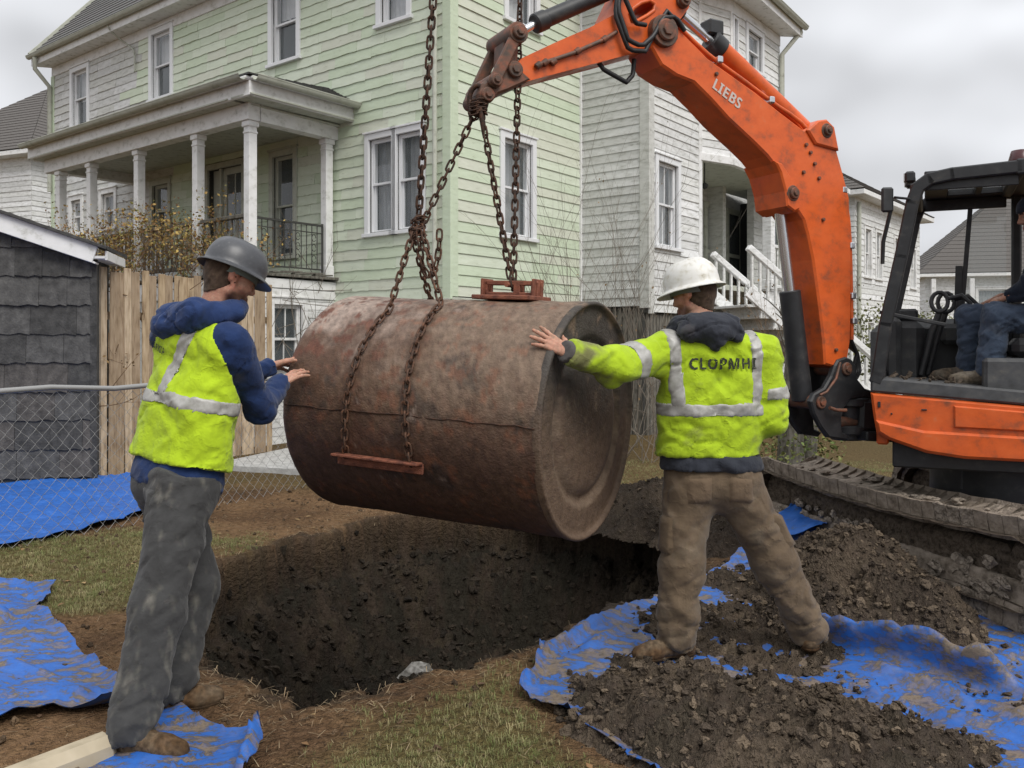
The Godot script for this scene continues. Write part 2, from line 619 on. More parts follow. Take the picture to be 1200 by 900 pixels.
func build_setting() -> void:
	# near ground: a fine sheet, then coarse aprons to the horizon around it
	var st := SurfaceTool.new()
	st.begin(Mesh.PRIMITIVE_TRIANGLES)
	st.set_smooth_group(1)
	var x0 := -4.6
	var z0 := -9.8
	var step := 0.025
	var nx := 372
	var nzz := 296
	for j in nzz + 1:
		for i in nx + 1:
			var x := x0 + i * step
			var z := z0 + j * step
			var d := pit_dist(x, z)
			var y := ground_at(x, z)
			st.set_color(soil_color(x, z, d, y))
			st.add_vertex(Vector3(x, y, z))
	for j in nzz:
		for i in nx:
			var a := j * (nx + 1) + i
			var b := a + nx + 1
			for k in [a, a + 1, b, a + 1, b + 1, b]:
				st.add_index(k)
	st.generate_normals()
	var x1 := x0 + nx * step
	var z1 := z0 + nzz * step
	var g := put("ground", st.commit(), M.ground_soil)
	note(g, "", "", "", "structure")
	# coarse sheet beyond, meeting the fine one edge to edge
	var far := SurfaceTool.new()
	far.begin(Mesh.PRIMITIVE_TRIANGLES)
	far.set_smooth_group(1)
	var hx0 := x0 + 0.12
	var hx1 := x1 - 0.12
	var hz0 := z0 + 0.12
	var hz1 := z1 - 0.12
	var xs := [-300.0, -120.0, -50.0, -25.0, -14.0, -9.0, -6.5, hx0]
	for i in range(1, 17):
		xs.append(lerpf(hx0, hx1, i / 16.0))
	xs.append_array([6.5, 9.0, 14.0, 25.0, 50.0, 120.0, 300.0])
	var zs := [-300.0, -150.0, -80.0, -50.0, -35.0, -25.0, -20.0, -16.0, -13.0, -11.0, hz0]
	for i in range(1, 11):
		zs.append(lerpf(hz0, hz1, i / 10.0))
	zs.append_array([-1.0, 3.0, 20.0, 100.0])
	for j in zs.size() - 1:
		for i in xs.size() - 1:
			if xs[i] >= hx0 - 0.001 and xs[i + 1] <= hx1 + 0.001 and zs[j] >= hz0 - 0.001 and zs[j + 1] <= hz1 + 0.001:
				continue
			var p := []
			for q in [[0, 0], [1, 0], [0, 1], [1, 1]]:
				var x: float = xs[i + q[0]]
				var z: float = zs[j + q[1]]
				p.append([Vector3(x, ground_at(x, z) - (0.03 if x > x0 and x < x1 and z > z0 and z < z1 else 0.0), z), soil_color(x, z, -1.0)])
			for k in [0, 1, 2, 1, 3, 2]:
				far.set_color(p[k][1])
				far.add_vertex(p[k][0])
	far.generate_normals()
	note(put("surrounding_ground", far.commit(), M.ground_soil), "", "", "", "structure")
	# a pale paved drive between the chain-link fence and the house
	var d := MB.new()
	var pts := [Vector3(-3.6, 0.0, -10.6), Vector3(-1.4, 0.0, -9.9), Vector3(0.6, 0.0, -10.4), Vector3(0.4, 0.0, -12.0), Vector3(-3.0, 0.0, -12.6)]
	var c := Vector3.ZERO
	for p in pts:
		c += p / pts.size()
	for i in pts.size():
		var a: Vector3 = pts[i]
		var b: Vector3 = pts[(i + 1) % pts.size()]
		d.tri_out(c + Vector3.UP * 0.05, a + Vector3.UP * 0.05, b + Vector3.UP * 0.05, c - Vector3.UP * 9.0)
		d.quad_out(a + Vector3.UP * 0.05, b + Vector3.UP * 0.05, b - Vector3.UP * 0.1, a - Vector3.UP * 0.1, c)
	note(put("paved_drive", d, M.concrete), "", "", "", "structure")


# ---- building kit

var unit_board: ArrayMesh
var unit_shingle: ArrayMesh


func unit_meshes() -> void:
	# a lapped board 1 x 1 x 1: thick at its lower edge, thin where the next one covers it
	var mb := MB.new()
	var lo := 1.0
	var hi := 0.25
	var a := [Vector3(0, 0, 0), Vector3(1, 0, 0), Vector3(1, 0, lo), Vector3(0, 0, lo)]
	var b := [Vector3(0, 1, 0), Vector3(1, 1, 0), Vector3(1, 1, hi), Vector3(0, 1, hi)]
	var c := Vector3(0.5, 0.45, 0.25)
	for i in 4:
		mb.quad_out(a[i], a[(i + 1) % 4], b[(i + 1) % 4], b[i], c)
	mb.quad_out(a[0], a[1], a[2], a[3], c)
	mb.quad_out(b[0], b[1], b[2], b[3], c)
	unit_board = mb.mesh()
	# a shingle whose lower edge waves
	var ms := MB.new()
	var n := 4
	for i in n:
		var u := float(i) / n
		var v := float(i + 1) / n
		var wu := 0.035 * sin(u * TAU * 1.5 + 0.7)
		var wv := 0.035 * sin(v * TAU * 1.5 + 0.7)
		ms.quad(Vector3(u, wu, lo), Vector3(v, wv, lo), Vector3(v, 1, hi), Vector3(u, 1, hi))
		ms.quad(Vector3(u, wu, 0), Vector3(v, wv, 0), Vector3(v, wv, lo), Vector3(u, wu, lo))
	ms.quad(Vector3(0, 0, 0), Vector3(0, 0, lo), Vector3(0, 1, hi), Vector3(0, 1, 0))
	ms.quad(Vector3(1, 0, lo), Vector3(1, 0, 0), Vector3(1, 1, 0), Vector3(1, 1, hi))
	unit_shingle = ms.mesh()


func gaps(length: float, y0: float, y1: float, holes: Array) -> Array:
	# the stretches of a course between y0 and y1 that no opening interrupts
	var parts := [[0.0, length]]
	for h in holes:
		if h[3] <= y0 + 0.005 or h[2] >= y1 - 0.005:
			continue
		var next := []
		for p in parts:
			if h[1] <= p[0] or h[0] >= p[1]:
				next.append(p)
				continue
			if h[0] > p[0]:
				next.append([p[0], h[0]])
			if h[1] < p[1]:
				next.append([h[1], p[1]])
		parts = next
	return parts


func backing(f: Transform3D, length: float, y0: float, y1: float, holes: Array, m: Material, parent: Node3D, called := "wall", deep := 0.14) -> MeshInstance3D:
	# the wall behind the boards, cut round its openings
	var ys := [y0, y1]
	for h in holes:
		ys.append(clampf(h[2], y0, y1))
		ys.append(clampf(h[3], y0, y1))
	ys.sort()
	var mb := MB.new()
	for i in ys.size() - 1:
		if ys[i + 1] - ys[i] < 0.005:
			continue
		for p in gaps(length, ys[i], ys[i + 1], holes):
			mb.box(f * Transform3D(Basis(), Vector3((p[0] + p[1]) * 0.5, (ys[i] + ys[i + 1]) * 0.5, -deep * 0.5)), Vector3(p[1] - p[0], ys[i + 1] - ys[i], deep))
	return put(called, mb, m, parent)


func course_list(f: Transform3D, length: float, y0: float, y1: float, expo: float, holes: Array, mats: Array, piece_min: float, piece_max: float, thick: float, out: Array) -> void:
	# adds [mesh transform, material, size as seen] for each board of a wall
	var rows := int(ceil((y1 - y0) / expo))
	for r in rows:
		# a course that meets the edge of an opening is cut to fit it
		var lo := y0 + r * expo
		var hi := minf(y0 + (r + 1) * expo, y1)
		var bands := []
		for p in gaps(length, lo, hi, holes):
			bands.append([lo, hi, p])
		for h in holes:
			if h[2] > lo + 0.02 and h[2] < hi - 0.005:
				bands.append([lo, h[2], [h[0], h[1]]])
			if h[3] > lo + 0.005 and h[3] < hi - 0.02:
				bands.append([h[3], hi, [h[0], h[1]]])
		for bd in bands:
			var a: float = bd[0]
			var b: float = bd[1]
			var p: Array = bd[2]
			var x: float = p[0]
			var first := true
			while x < p[1] - 0.01:
				var w := rng.randf_range(piece_min, piece_max)
				if first and piece_max < 2.0:
					w *= rng.randf_range(0.4, 1.0)
				first = false
				if p[1] - x - w < piece_min * 0.35:
					w = p[1] - x
				var drop := rng.randf_range(-0.006, 0.004)
				var tilt := rng.randf_range(-0.004, 0.004)
				var t := f * Transform3D(Basis(Vector3(w - 0.003, tilt, 0), Vector3(0, b - a + 0.012, 0), Vector3(0, 0, thick * rng.randf_range(0.75, 1.25))), Vector3(x, a + drop, 0.002))
				var mid := t * Vector3(0.5, 0.5, 0)
				out.append([t, mats[rng.randi() % mats.size()], w * (b - a) / mid.distance_squared_to(Vector3(0, 1.49, 0))])
				x += w


func lay(list: Array, most: int, mesh: Mesh, called: String, rest_called: String, root: Node3D) -> void:
	# the largest become parts of their wall, the rest one part of the thing; list entries carry their wall at [3]
	list.sort_custom(func(a, b): return a[2] > b[2])
	var rest := {}
	var tris := mesh.get_faces()
	for i in list.size():
		var e: Array = list[i]
		if i < most:
			piece(called, mesh, e[1], e[0], e[3])
		else:
			if not rest.has(e[1]):
				rest[e[1]] = SurfaceTool.new()
				rest[e[1]].begin(Mesh.PRIMITIVE_TRIANGLES)
				rest[e[1]].set_smooth_group(-1)
			var t: Transform3D = e[0]
			var flip := t.basis.determinant() < 0.0
			for k in range(0, tris.size(), 3):
				rest[e[1]].add_vertex(t * tris[k])
				rest[e[1]].add_vertex(t * tris[k + (2 if flip else 1)])
				rest[e[1]].add_vertex(t * tris[k + (1 if flip else 2)])
	if rest.size():
		var am := ArrayMesh.new()
		for m in rest:
			rest[m].generate_normals()
			rest[m].set_material(m)
			rest[m].commit(am)
		var o := MeshInstance3D.new()
		o.name = rest_called
		o.mesh = am
		root.add_child(o, true)
		o.position = -at_of(root)
		o.set_meta("kind", "stuff")


func window(f: Transform3D, x0: float, x1: float, y0: float, y1: float, parent: Node3D, opt := {}) -> MeshInstance3D:
	# a double-hung window: casing, sill, two sashes with panes, curtain, the dark of the room behind
	var m: Material = M[opt.get("paint", "vinyl")]
	var c: float = opt.get("casing", 0.10)
	var w := x1 - x0
	var h := y1 - y0
	var fr := MB.new()
	var bx := func(ax: float, bx_: float, ay: float, by: float, az: float, bz: float) -> void:
		fr.box(f * Transform3D(Basis(), Vector3((ax + bx_) * 0.5, (ay + by) * 0.5, (az + bz) * 0.5)), Vector3(bx_ - ax, by - ay, bz - az), 0.004)
	# casing
	bx.call(x0 - c, x0, y0 - 0.02, y1 + c, -0.02, 0.045)
	bx.call(x1, x1 + c, y0 - 0.02, y1 + c, -0.02, 0.045)
	bx.call(x0, x1, y1, y1 + c, -0.02, 0.043)
	bx.call(x0 - c - 0.03, x1 + c + 0.03, y0 - 0.075, y0 - 0.02, -0.02, 0.075)
	bx.call(x0 - c - 0.02, x1 + c + 0.02, y1 + c, y1 + c + 0.03, -0.02, 0.065)
	# jamb lining
	bx.call(x0 - 0.004, x0 + 0.02, y0 - 0.02, y1, -0.14, -0.022)
	bx.call(x1 - 0.02, x1 + 0.004, y0 - 0.02, y1, -0.14, -0.022)
	bx.call(x0 + 0.02, x1 - 0.02, y1 - 0.02, y1 + 0.004, -0.14, -0.022)
	bx.call(x0 + 0.02, x1 - 0.02, y0 - 0.024, y0, -0.14, -0.022)
	var o := put(opt.get("called", "window"), fr, m, parent)
	if opt.has("label"):
		o.set_meta("label", opt.label)
	var mid: float = y0 + h * opt.get("split", 0.5)
	var lights: int = opt.get("lights", 1)
	for s in 2:
		var sa: float = mid - 0.02 if s == 1 else y0
		var sb: float = y1 - 0.02 if s == 1 else mid + 0.02
		var z := -0.05 if s == 1 else -0.085
		var sash := MB.new()
		var rw := 0.035
		for e in [[x0 + 0.02, x0 + 0.02 + rw, sa, sb], [x1 - 0.02 - rw, x1 - 0.02, sa, sb], [x0 + 0.02 + rw, x1 - 0.02 - rw, sb - rw, sb], [x0 + 0.02 + rw, x1 - 0.02 - rw, sa, sa + rw]]:
			sash.box(f * Transform3D(Basis(), Vector3((e[0] + e[1]) * 0.5, (e[2] + e[3]) * 0.5, z)), Vector3(e[1] - e[0], e[3] - e[2], 0.032), 0.003)
		for k in range(1, lights):
			var xm := lerpf(x0, x1, float(k) / lights)
			sash.box(f * Transform3D(Basis(), Vector3(xm, (sa + sb) * 0.5, z)), Vector3(0.018, sb - sa - rw * 2.0, 0.02), 0.002)
		put("sash", sash, m, o)
		var gl := MB.new()
		gl.quad(f * Vector3(x0 + 0.05, sa + 0.03, z), f * Vector3(x1 - 0.05, sa + 0.03, z), f * Vector3(x1 - 0.05, sb - 0.03, z), f * Vector3(x0 + 0.05, sb - 0.03, z))
		put("pane", gl, M.window_glass, o)
	# room behind
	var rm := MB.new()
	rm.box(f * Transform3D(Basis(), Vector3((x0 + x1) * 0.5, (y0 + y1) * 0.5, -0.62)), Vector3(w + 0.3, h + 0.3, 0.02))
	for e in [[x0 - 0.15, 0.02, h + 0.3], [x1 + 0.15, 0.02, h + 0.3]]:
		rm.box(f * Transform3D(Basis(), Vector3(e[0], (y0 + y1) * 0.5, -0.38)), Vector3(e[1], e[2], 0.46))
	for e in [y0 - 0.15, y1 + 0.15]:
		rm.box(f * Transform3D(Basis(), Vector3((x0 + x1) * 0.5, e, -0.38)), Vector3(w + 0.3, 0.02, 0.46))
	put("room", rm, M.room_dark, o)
	var cu: String = opt.get("curtain", "")
	if cu:
		# folded cloth from y a to y b
		var ca: float = opt.get("from", y0)
		var cb: float = opt.get("to", y1)
		var cl := MB.new()
		cl.smooth()
		var n := 22
		for i in n:
			var u := float(i) / n
			var v := float(i + 1) / n
			var pu := f * Vector3(lerpf(x0 - 0.02, x1 + 0.02, u), 0, -0.20 + 0.018 * sin(u * 37.0) + 0.01 * sin(u * 17.0))
			var pv := f * Vector3(lerpf(x0 - 0.02, x1 + 0.02, v), 0, -0.20 + 0.018 * sin(v * 37.0) + 0.01 * sin(v * 17.0))
			cl.quad(pu + Vector3.UP * ca, pv + Vector3.UP * ca, pv + Vector3.UP * cb, pu + Vector3.UP * cb)
		put("curtain" if cu == "curtain" else "blind", cl, M[cu], o)
	return o


func fbox(mb: MB, f: Transform3D, x0: float, x1: float, y0: float, y1: float, z0: float, z1: float, bevel := 0.006) -> void:
	mb.box(f * Transform3D(Basis(), Vector3((x0 + x1) * 0.5, (y0 + y1) * 0.5, (z0 + z1) * 0.5)), Vector3(absf(x1 - x0), absf(y1 - y0), absf(z1 - z0)), bevel)


func roof_plane(mb: MB, a: Vector3, b: Vector3, c: Vector3, d: Vector3, thick: float, courses: int) -> void:
	# a, b along the eave, d above a, c above b; laid in overlapping courses
	var n := (b - a).cross(d - a).normalized()
	if n.y < 0.0:
		n = -n
	for i in courses:
		var u := float(i) / courses
		var v := minf(float(i + 1) / courses + 0.01, 1.0)
		var p := a.lerp(d, u) + n * thick
		var q := b.lerp(c, u) + n * thick
		var r := b.lerp(c, v) + n * thick * 0.35
		var s := a.lerp(d, v) + n * thick * 0.35
		mb.quad_out(p, q, r, s, p - n)
		mb.quad_out(p - n * thick, q - n * thick, q, p, (r + s) * 0.5)
	mb.quad_out(a, b, c, d, a + n)


var wall_left: Transform3D
var wall_right: Transform3D
const U_LEFT := Vector3(0.775, 0, 0.632)
const U_RIGHT := Vector3(0.601, 0, -0.799)
const LEFT_LEN := 12.3


func gutter(mb: MB, a: Vector3, b: Vector3, out: Vector3) -> void:
	# an open eaves gutter hung along a fascia
	var dir := (b - a).normalized()
	var prof := []
	for k in 7:
		var ang := PI + PI * k / 6.0
		prof.append(out * (0.065 + 0.065 * cos(ang)) + Vector3.UP * (0.07 * sin(ang)))
	mb.smooth()
	for k in 6:
		mb.quad(a + prof[k], b + prof[k], b + prof[k + 1], a + prof[k + 1])
		mb.quad(a + prof[k + 1] * 0.93 + out * 0.004, b + prof[k + 1] * 0.93 + out * 0.004, b + prof[k] * 0.93 + out * 0.004, a + prof[k] * 0.93 + out * 0.004)
	mb.flat()
	mb.bar(a + out * 0.13 + Vector3.UP * 0.003, b + out * 0.13 + Vector3.UP * 0.003, 0.012, 0.012)


func build_corner_house() -> void:
	unit_meshes()
	var c0 := Vector3(-0.857, 0, -12.5)
	var root := thing("clapboard_house", "large two-storey corner house with pale green and peeling white siding, columned porch and grey roof", "house", c0)
	wall_left = face(c0 - U_LEFT * LEFT_LEN, U_LEFT)
	wall_right = face(c0, U_RIGHT)
	var eave := 7.71
	var L := func(t: float) -> float: return LEFT_LEN - t
	# --- the long left wall: [x0, x1, y0, y1] per opening
	var c := 0.10
	var wl := [
		{"r": [L.call(11.30), L.call(10.62), 6.22, 7.40], "o": {"curtain": "blind", "from": 6.8, "to": 7.4}},
		{"r": [L.call(7.96), L.call(7.28), 6.26, 7.50], "o": {"curtain": "blind", "from": 6.95, "to": 7.5}},
		{"r": [L.call(4.08), L.call(3.42), 6.19, 7.45], "o": {"curtain": "blind", "from": 6.95, "to": 7.45}},
		{"r": [L.call(1.40), L.call(0.85), 6.26, 7.40], "o": {"curtain": "blind", "from": 6.1, "to": 7.4}},
		{"r": [L.call(1.66), L.call(1.16), 3.16, 4.55], "o": {"curtain": "curtain", "split": 0.52, "casing": 0.09}},
		{"r": [L.call(1.06), L.call(0.56), 3.16, 4.55], "o": {"curtain": "curtain", "split": 0.52, "casing": 0.09}},
		{"r": [L.call(7.92), L.call(7.36), 3.55, 4.55], "o": {"paint": "trim_dull", "curtain": "curtain", "from": 4.2, "to": 4.55}},
		{"r": [L.call(4.05), L.call(3.50), 2.95, 4.60], "o": {"paint": "trim_dull"}},
		{"r": [L.call(11.35), L.call(10.9), 3.9, 4.60], "o": {"paint": "trim_paint", "curtain": "blind"}},
		{"r": [L.call(9.98), L.call(9.44), 3.9, 4.60], "o": {"paint": "trim_paint", "curtain": "blind"}},
	]
	var door := [L.call(6.0), L.call(4.95), 2.55, 4.62]
	var holes := [door]
	for w in wl:
		holes.append(w.r)
	var skirts := []
	for w in wl:
		skirts.append([w.r[0] - 0.10, w.r[1] + 0.10, w.r[2] - 0.07, w.r[3] + 0.12])
	skirts.append([door[0] - 0.12, door[1] + 0.12, door[2], door[3] + 0.12])
	var shingles := []
	var wa := backing(wall_left, LEFT_LEN, 2.1, eave, holes, M.gap, root)
	wa.set_meta("label", "long green shingled wall with the porch and flaking white end")
	var batch := []
	# the far third of this wall has gone white
	course_list(wall_left, LEFT_LEN, 2.12, eave - 0.22, 0.160, skirts, [M.green_paint, M.green_paint, M.green_paint_b, M.green_paint_c, M.green_paint_d], 0.5, 0.95, 0.020, batch)
	for e in batch:
		var x: float = (wall_left.affine_inverse() * e[0].origin).x
		var edge := 3.6 + nz.get_noise_2d(e[0].origin.y * 1.5, 3.0) * 1.2
		if x < edge or (x < 4.4 and e[0].origin.y < 4.9):
			e[1] = [M.white_paint_c, M.grey_white_paint, M.white_paint_d][rng.randi() % 3]
		e.append(wa)
	shingles.append_array(batch)
	for w in wl:
		window(wall_left, w.r[0], w.r[1], w.r[2], w.r[3], root, w.o)
	# --- right wall of the green part
	var boards := []
	var wr := [
		{"r": [1.20, 1.92, 3.14, 4.58], "o": {"curtain": "curtain", "split": 0.5}},
		{"r": [1.30, 2.02, 6.42, 7.55], "o": {"curtain": "blind", "from": 6.4, "to": 7.5}},
	]
	var add_wall := func(f: Transform3D, length: float, y0: float, y1: float, wins: Array, mats: Array, expo: float, label: String) -> void:
		var hl := []
		var sk := []
		for w in wins:
			hl.append(w.r)
			sk.append([w.r[0] - 0.10, w.r[1] + 0.10, w.r[2] - 0.07, w.r[3] + 0.12])
		var b := backing(f, length, y0, y1, hl, M.gap, root)
		b.set_meta("label", label)
		var lst := []
		course_list(f, length, y0 + 0.01, y1 - 0.2, expo, sk, mats, 1.4, 3.6, 0.020, lst)
		for e in lst:
			e.append(b)
		boards.append_array(lst)
		for w in wins:
			window(f, w.r[0], w.r[1], w.r[2], w.r[3], root, w.o)
	var greens := [M.green_paint, M.green_paint_b, M.green_paint_c, M.green_paint_d]
	var whites := [M.white_paint, M.white_paint_b, M.white_paint_c]
	add_wall.call(wall_right, 3.35, 2.14, eave, wr, greens, 0.152, "green clapboard gable-side wall right of the corner")
	var p1 := Vector3(1.156, 0, -15.18)
	var w1 := face(p1, U_LEFT)
	add_wall.call(w1, 1.328, 2.08, eave, [], [M.grey_white_paint, M.white_paint_c, M.grey_white_paint], 0.14, "weathered grey-white clapboard return wall")
	var p2 := Vector3(2.185, 0, -14.34)
	var w2 := face(p2, U_RIGHT)
	add_wall.call(w2, 1.89, 1.98, eave, [{"r": [0.28, 0.98, 3.10, 4.46], "o": {"curtain": "curtain", "split": 0.5, "lights": 2}}], whites, 0.14, "bright white clapboard wall with one tall window")
	var p3 := p2 + U_RIGHT * 1.89
	var p4 := Vector3(4.005, 0, -16.3)
	var w3 := face(p3, p4 - p3)
	add_wall.call(w3, p3.distance_to(p4), 4.83, eave, [], whites, 0.14, "narrow slanted bay wall over the side entry")
	var w4 := face(p4, U_RIGHT)
	add_wall.call(w4, 2.35, 4.83, eave, [{"r": [0.02, 0.16, 6.75, 7.4], "o": {"casing": 0.05}}, {"r": [0.68, 1.36, 6.72, 7.40], "o": {"curtain": "blind"}}], whites, 0.14, "upper bay wall above the side entry")
	var p5 := p4 + U_RIGHT * 2.35
	lay(shingles, 300, unit_shingle, "shingle", "far_shingles", root)
	lay(boards, 300, unit_board, "clapboard", "far_clapboards", root)
	# --- corner boards, frieze, downspouts
	var cb := MB.new()
	for q in [[wall_left, LEFT_LEN - 0.13, LEFT_LEN + 0.032, 2.1], [wall_left, -0.03, 0.12, 2.1]]:
		fbox(cb, q[0], q[1], q[2], q[3], eave - 0.2, -0.01, 0.034)
	fbox(cb, wall_right, 0.0, 0.13, 2.14, eave - 0.2, -0.01, 0.035)
	put("corner_board", cb, M.green_paint_b, root)
	var cw := MB.new()
	fbox(cw, w1, 1.18, 1.362, 2.05, eave - 0.2, -0.01, 0.035)
	fbox(cw, w2, 0.0, 0.14, 1.96, eave - 0.2, -0.01, 0.034)
	put("corner_board", cw, M.white_paint_d, root)
	var ct := MB.new()
	fbox(ct, w2, 1.81, 1.93, 1.98, eave - 0.2, -0.01, 0.035)
	fbox(ct, w3, 0.75, 0.84, 4.83, eave - 0.2, -0.01, 0.034)
	fbox(ct, wall_right, 3.30, 3.36, 2.1, eave - 0.2, 0.0, 0.05)
	put("corner_board", ct, M.trim_paint, root)
	var fz := MB.new()
	for q in [[wall_left, LEFT_LEN], [wall_right, 3.35], [w1, 1.328], [w2, 1.89], [w3, p3.distance_to(p4)], [w4, 2.35]]:
		fbox(fz, q[0], 0.0, q[1], eave - 0.21, eave - 0.002, 0.001, 0.03)
	put("frieze_board", fz, M.trim_paint, root)
	# --- eaves: soffit, fascia, gutter, and the roofs
	var over := 0.36
	var nl := wall_left.basis.z
	var nr := wall_right.basis.z
	var ea := wall_left.origin - U_LEFT * 0.25 + nl * over + Vector3.UP * eave
	var eb := c0 + nl * over + nr * over + Vector3.UP * eave
	var ec := p1 + nr * over + Vector3.UP * eave + nl * over
	var ev := MB.new()
	var e_prism := func(q: Array, thick: float) -> void:
		# a flat soffit box under the overhang: polygon corners at eave height
		var ctr := Vector3.ZERO
		for p in q:
			ctr += p / q.size()
		ctr += Vector3.UP * thick * 0.5
		for i in q.size():
			var a: Vector3 = q[i]
			var b: Vector3 = q[(i + 1) % q.size()]
			ev.quad_out(a, b, b + Vector3.UP * thick, a + Vector3.UP * thick, ctr)
			ev.tri_out(q[0], a, b, ctr)
	e_prism.call([ea, eb, c0 + Vector3.UP * eave, wall_left.origin + Vector3.UP * eave], 0.24)
	e_prism.call([eb, ec, p1 + Vector3.UP * eave, c0 + Vector3.UP * eave], 0.24)
	var q2 := p2 + nl * over + nr * over + Vector3.UP * eave
	var q1 := p1 + nr * over + nl * over + Vector3.UP * eave
	e_prism.call([q1, q2, p2 + Vector3.UP * eave, p1 + Vector3.UP * eave], 0.24)
	var q3 := p3 + nr * over + w3.basis.z * 0.1 + Vector3.UP * eave
	var q4 := p4 + nr * over + w3.basis.z * 0.1 + Vector3.UP * eave
	var q5 := p5 + nr * over + U_RIGHT * over + Vector3.UP * eave
	e_prism.call([q2, q3, p3 + Vector3.UP * eave, p2 + Vector3.UP * eave], 0.24)
	e_prism.call([q3, q4, p4 + Vector3.UP * eave, p3 + Vector3.UP * eave], 0.24)
	e_prism.call([q4, q5, p5 + Vector3.UP * eave, p4 + Vector3.UP * eave], 0.24)
	put("eaves", ev, M.trim_paint, root)
	var gu := MB.new()
	gutter(gu, ea + Vector3.UP * 0.2, eb + Vector3.UP * 0.2, nl)
	gutter(gu, eb + Vector3.UP * 0.2, ec + Vector3.UP * 0.2, nr)
	gutter(gu, q4 + Vector3.UP * 0.2, q5 + Vector3.UP * 0.2, nr)
	put("gutter", gu, M.trim_dull, root)
	var ds := MB.new()
	ds.tube([ea + nl * 0.07 + U_LEFT * 0.35 + Vector3.UP * 0.12, ea + nl * 0.05 + U_LEFT * 0.3 + Vector3.DOWN * 0.12, wall_left.origin + U_LEFT * 0.02 + nl * 0.08 + Vector3.UP * (eave - 0.45), wall_left.origin + U_LEFT * 0.02 + nl * 0.08 + Vector3.UP * 4.9], 0.05, 10)
	put("downspout", ds, M.trim_dull, root)
	ds = MB.new()
	ds.tube([wall_left * Vector3(LEFT_LEN - 0.22, 8.0, 0.09), wall_left * Vector3(LEFT_LEN - 0.22, 2.3, 0.09)], 0.035, 10)
	put("downspout", ds, M.trim_dull, root)
	ds = MB.new()
	ds.tube([q5 + Vector3.UP * 0.1 - U_RIGHT * 0.1, p5 + nr * 0.08 - U_RIGHT * 0.05 + Vector3.UP * (eave - 0.4), p5 + nr * 0.08 - U_RIGHT * 0.05 + Vector3.UP * 5.0], 0.05, 10)
	put("downspout", ds, M.trim_dull, root)
	# cable sagging down the long wall
	var cbm := MB.new()
	var cp := []
	for i in 9:
		var k := i / 8.0
		cp.append(wall_left * Vector3(lerpf(3.35, 3.75, smoothstep(0.2, 0.6, k)), lerpf(eave + 0.1, 6.9, k), 0.06 + over * (1.0 - smoothstep(0.0, 0.35, k))))
	cbm.tube(cp, 0.018, 6)
	put("service_cable", cbm, M.trim_dull, root)
	# roofs
	var rf := MB.new()
	var inw := U_RIGHT
	var up_h := 4.9
	var top := eave + 0.24
	var ra := ea + Vector3.UP * 0.24
	var rb := eb + Vector3.UP * 0.24
	var deep := 8.6
	var ridge_in := inw * (deep * 0.5)
	var ga := ra + ridge_in + Vector3.UP * up_h
	var gb := rb + ridge_in - U_LEFT * (deep * 0.42) + Vector3.UP * up_h
	roof_plane(rf, ra, rb, gb, ga, 0.03, 34)
	var rc := rb + inw * deep
	var rd := ra + inw * deep
	roof_plane(rf, rb, rc, gb + (rc - rb) * 0.001, gb, 0.03, 34)
	roof_plane(rf, rc, rd, ga, gb, 0.03, 10)
	rf.quad_out(ra, rd, ga, ga, rb)
	# hip roof of the white wing
	var h1 := q1 + Vector3.UP * 0.24 - U_LEFT * 1.0
	var h2 := q2 + Vector3.UP * 0.24
	var h5 := q5 + Vector3.UP * 0.24
	var h6 := h5 - U_LEFT * 3.2
	var apex := (h2 + h5) * 0.5 - U_LEFT * 2.6 + Vector3.UP * 2.6
	roof_plane(rf, h1, h2, apex, apex - U_LEFT * 0.5, 0.03, 16)
	roof_plane(rf, h2, h5, apex + (h5 - h2) * 0.05, apex, 0.03, 18)
	roof_plane(rf, h5, h6, apex - U_LEFT * 0.5, apex + (h5 - h2) * 0.05, 0.03, 16)
	put("roof", rf, M.roof_shingle, root).set_meta("label", "grey asphalt shingle roof")
	var rk := MB.new()
	rk.bar(ra - U_LEFT * 0.03, ga - U_LEFT * 0.03, 0.05, 0.16)
	put("rake_board", rk, M.trim_dull, root)
	# shell behind the walls so that no daylight enters from the back
	var sh := MB.new()
	fbox(sh, face(wall_left.origin - nl * deep, U_LEFT), 0.0, LEFT_LEN, 0.0, eave, -0.0, 0.15)
	fbox(sh, wall_left, 0.0, 0.14, 0.0, eave, -deep, -0.15)
	fbox(sh, wall_left, 0.2, LEFT_LEN - 0.2, eave - 0.02, eave, -deep, -0.15)
	fbox(sh, w2, 0.0, 4.6, eave - 0.02, eave, -3.0, -0.15)
	put("rear_wall", sh, M.white_paint_d, root)
	# foundation
	var fd := MB.new()
	fbox(fd, wall_left, LEFT_LEN - 2.52, LEFT_LEN - 0.01, -0.3, 2.11, -0.3, 0.0)
	fbox(fd, wall_right, 0.0, 3.35, -0.3, 2.14, -0.3, 0.0)
	put("foundation", fd, M.concrete, root)
	var wt := MB.new()
	fbox(wt, wall_left, LEFT_LEN - 2.52, LEFT_LEN + 0.02, 2.02, 2.12, 0.0, 0.04)
	fbox(wt, wall_right, 0.0, 3.35, 2.02, 2.13, 0.0, 0.04)
	put("water_table", wt, M.trim_dull, root)
	var sk2 := MB.new()
	for i in 13:
		fbox(sk2, w1, 0.02 + i * 0.1, 0.10 + i * 0.1, -0.1, 2.06, -0.06, -0.03, 0.002)
	for i in 18:
		fbox(sk2, w2, 0.02 + i * 0.104, 0.10 + i * 0.104, -0.1, 1.96, -0.06, -0.03, 0.002)
	put("skirting_boards", sk2, M.weathered_wood, root)
	var sb := MB.new()
	fbox(sb, w1, 0.0, 1.3, -0.1, 2.06, -0.12, -0.08)
	fbox(sb, w2, 0.0, 1.89, -0.1, 1.96, -0.12, -0.08)
	put("skirting_back", sb, M.gap, root)
	build_porch(root, door)
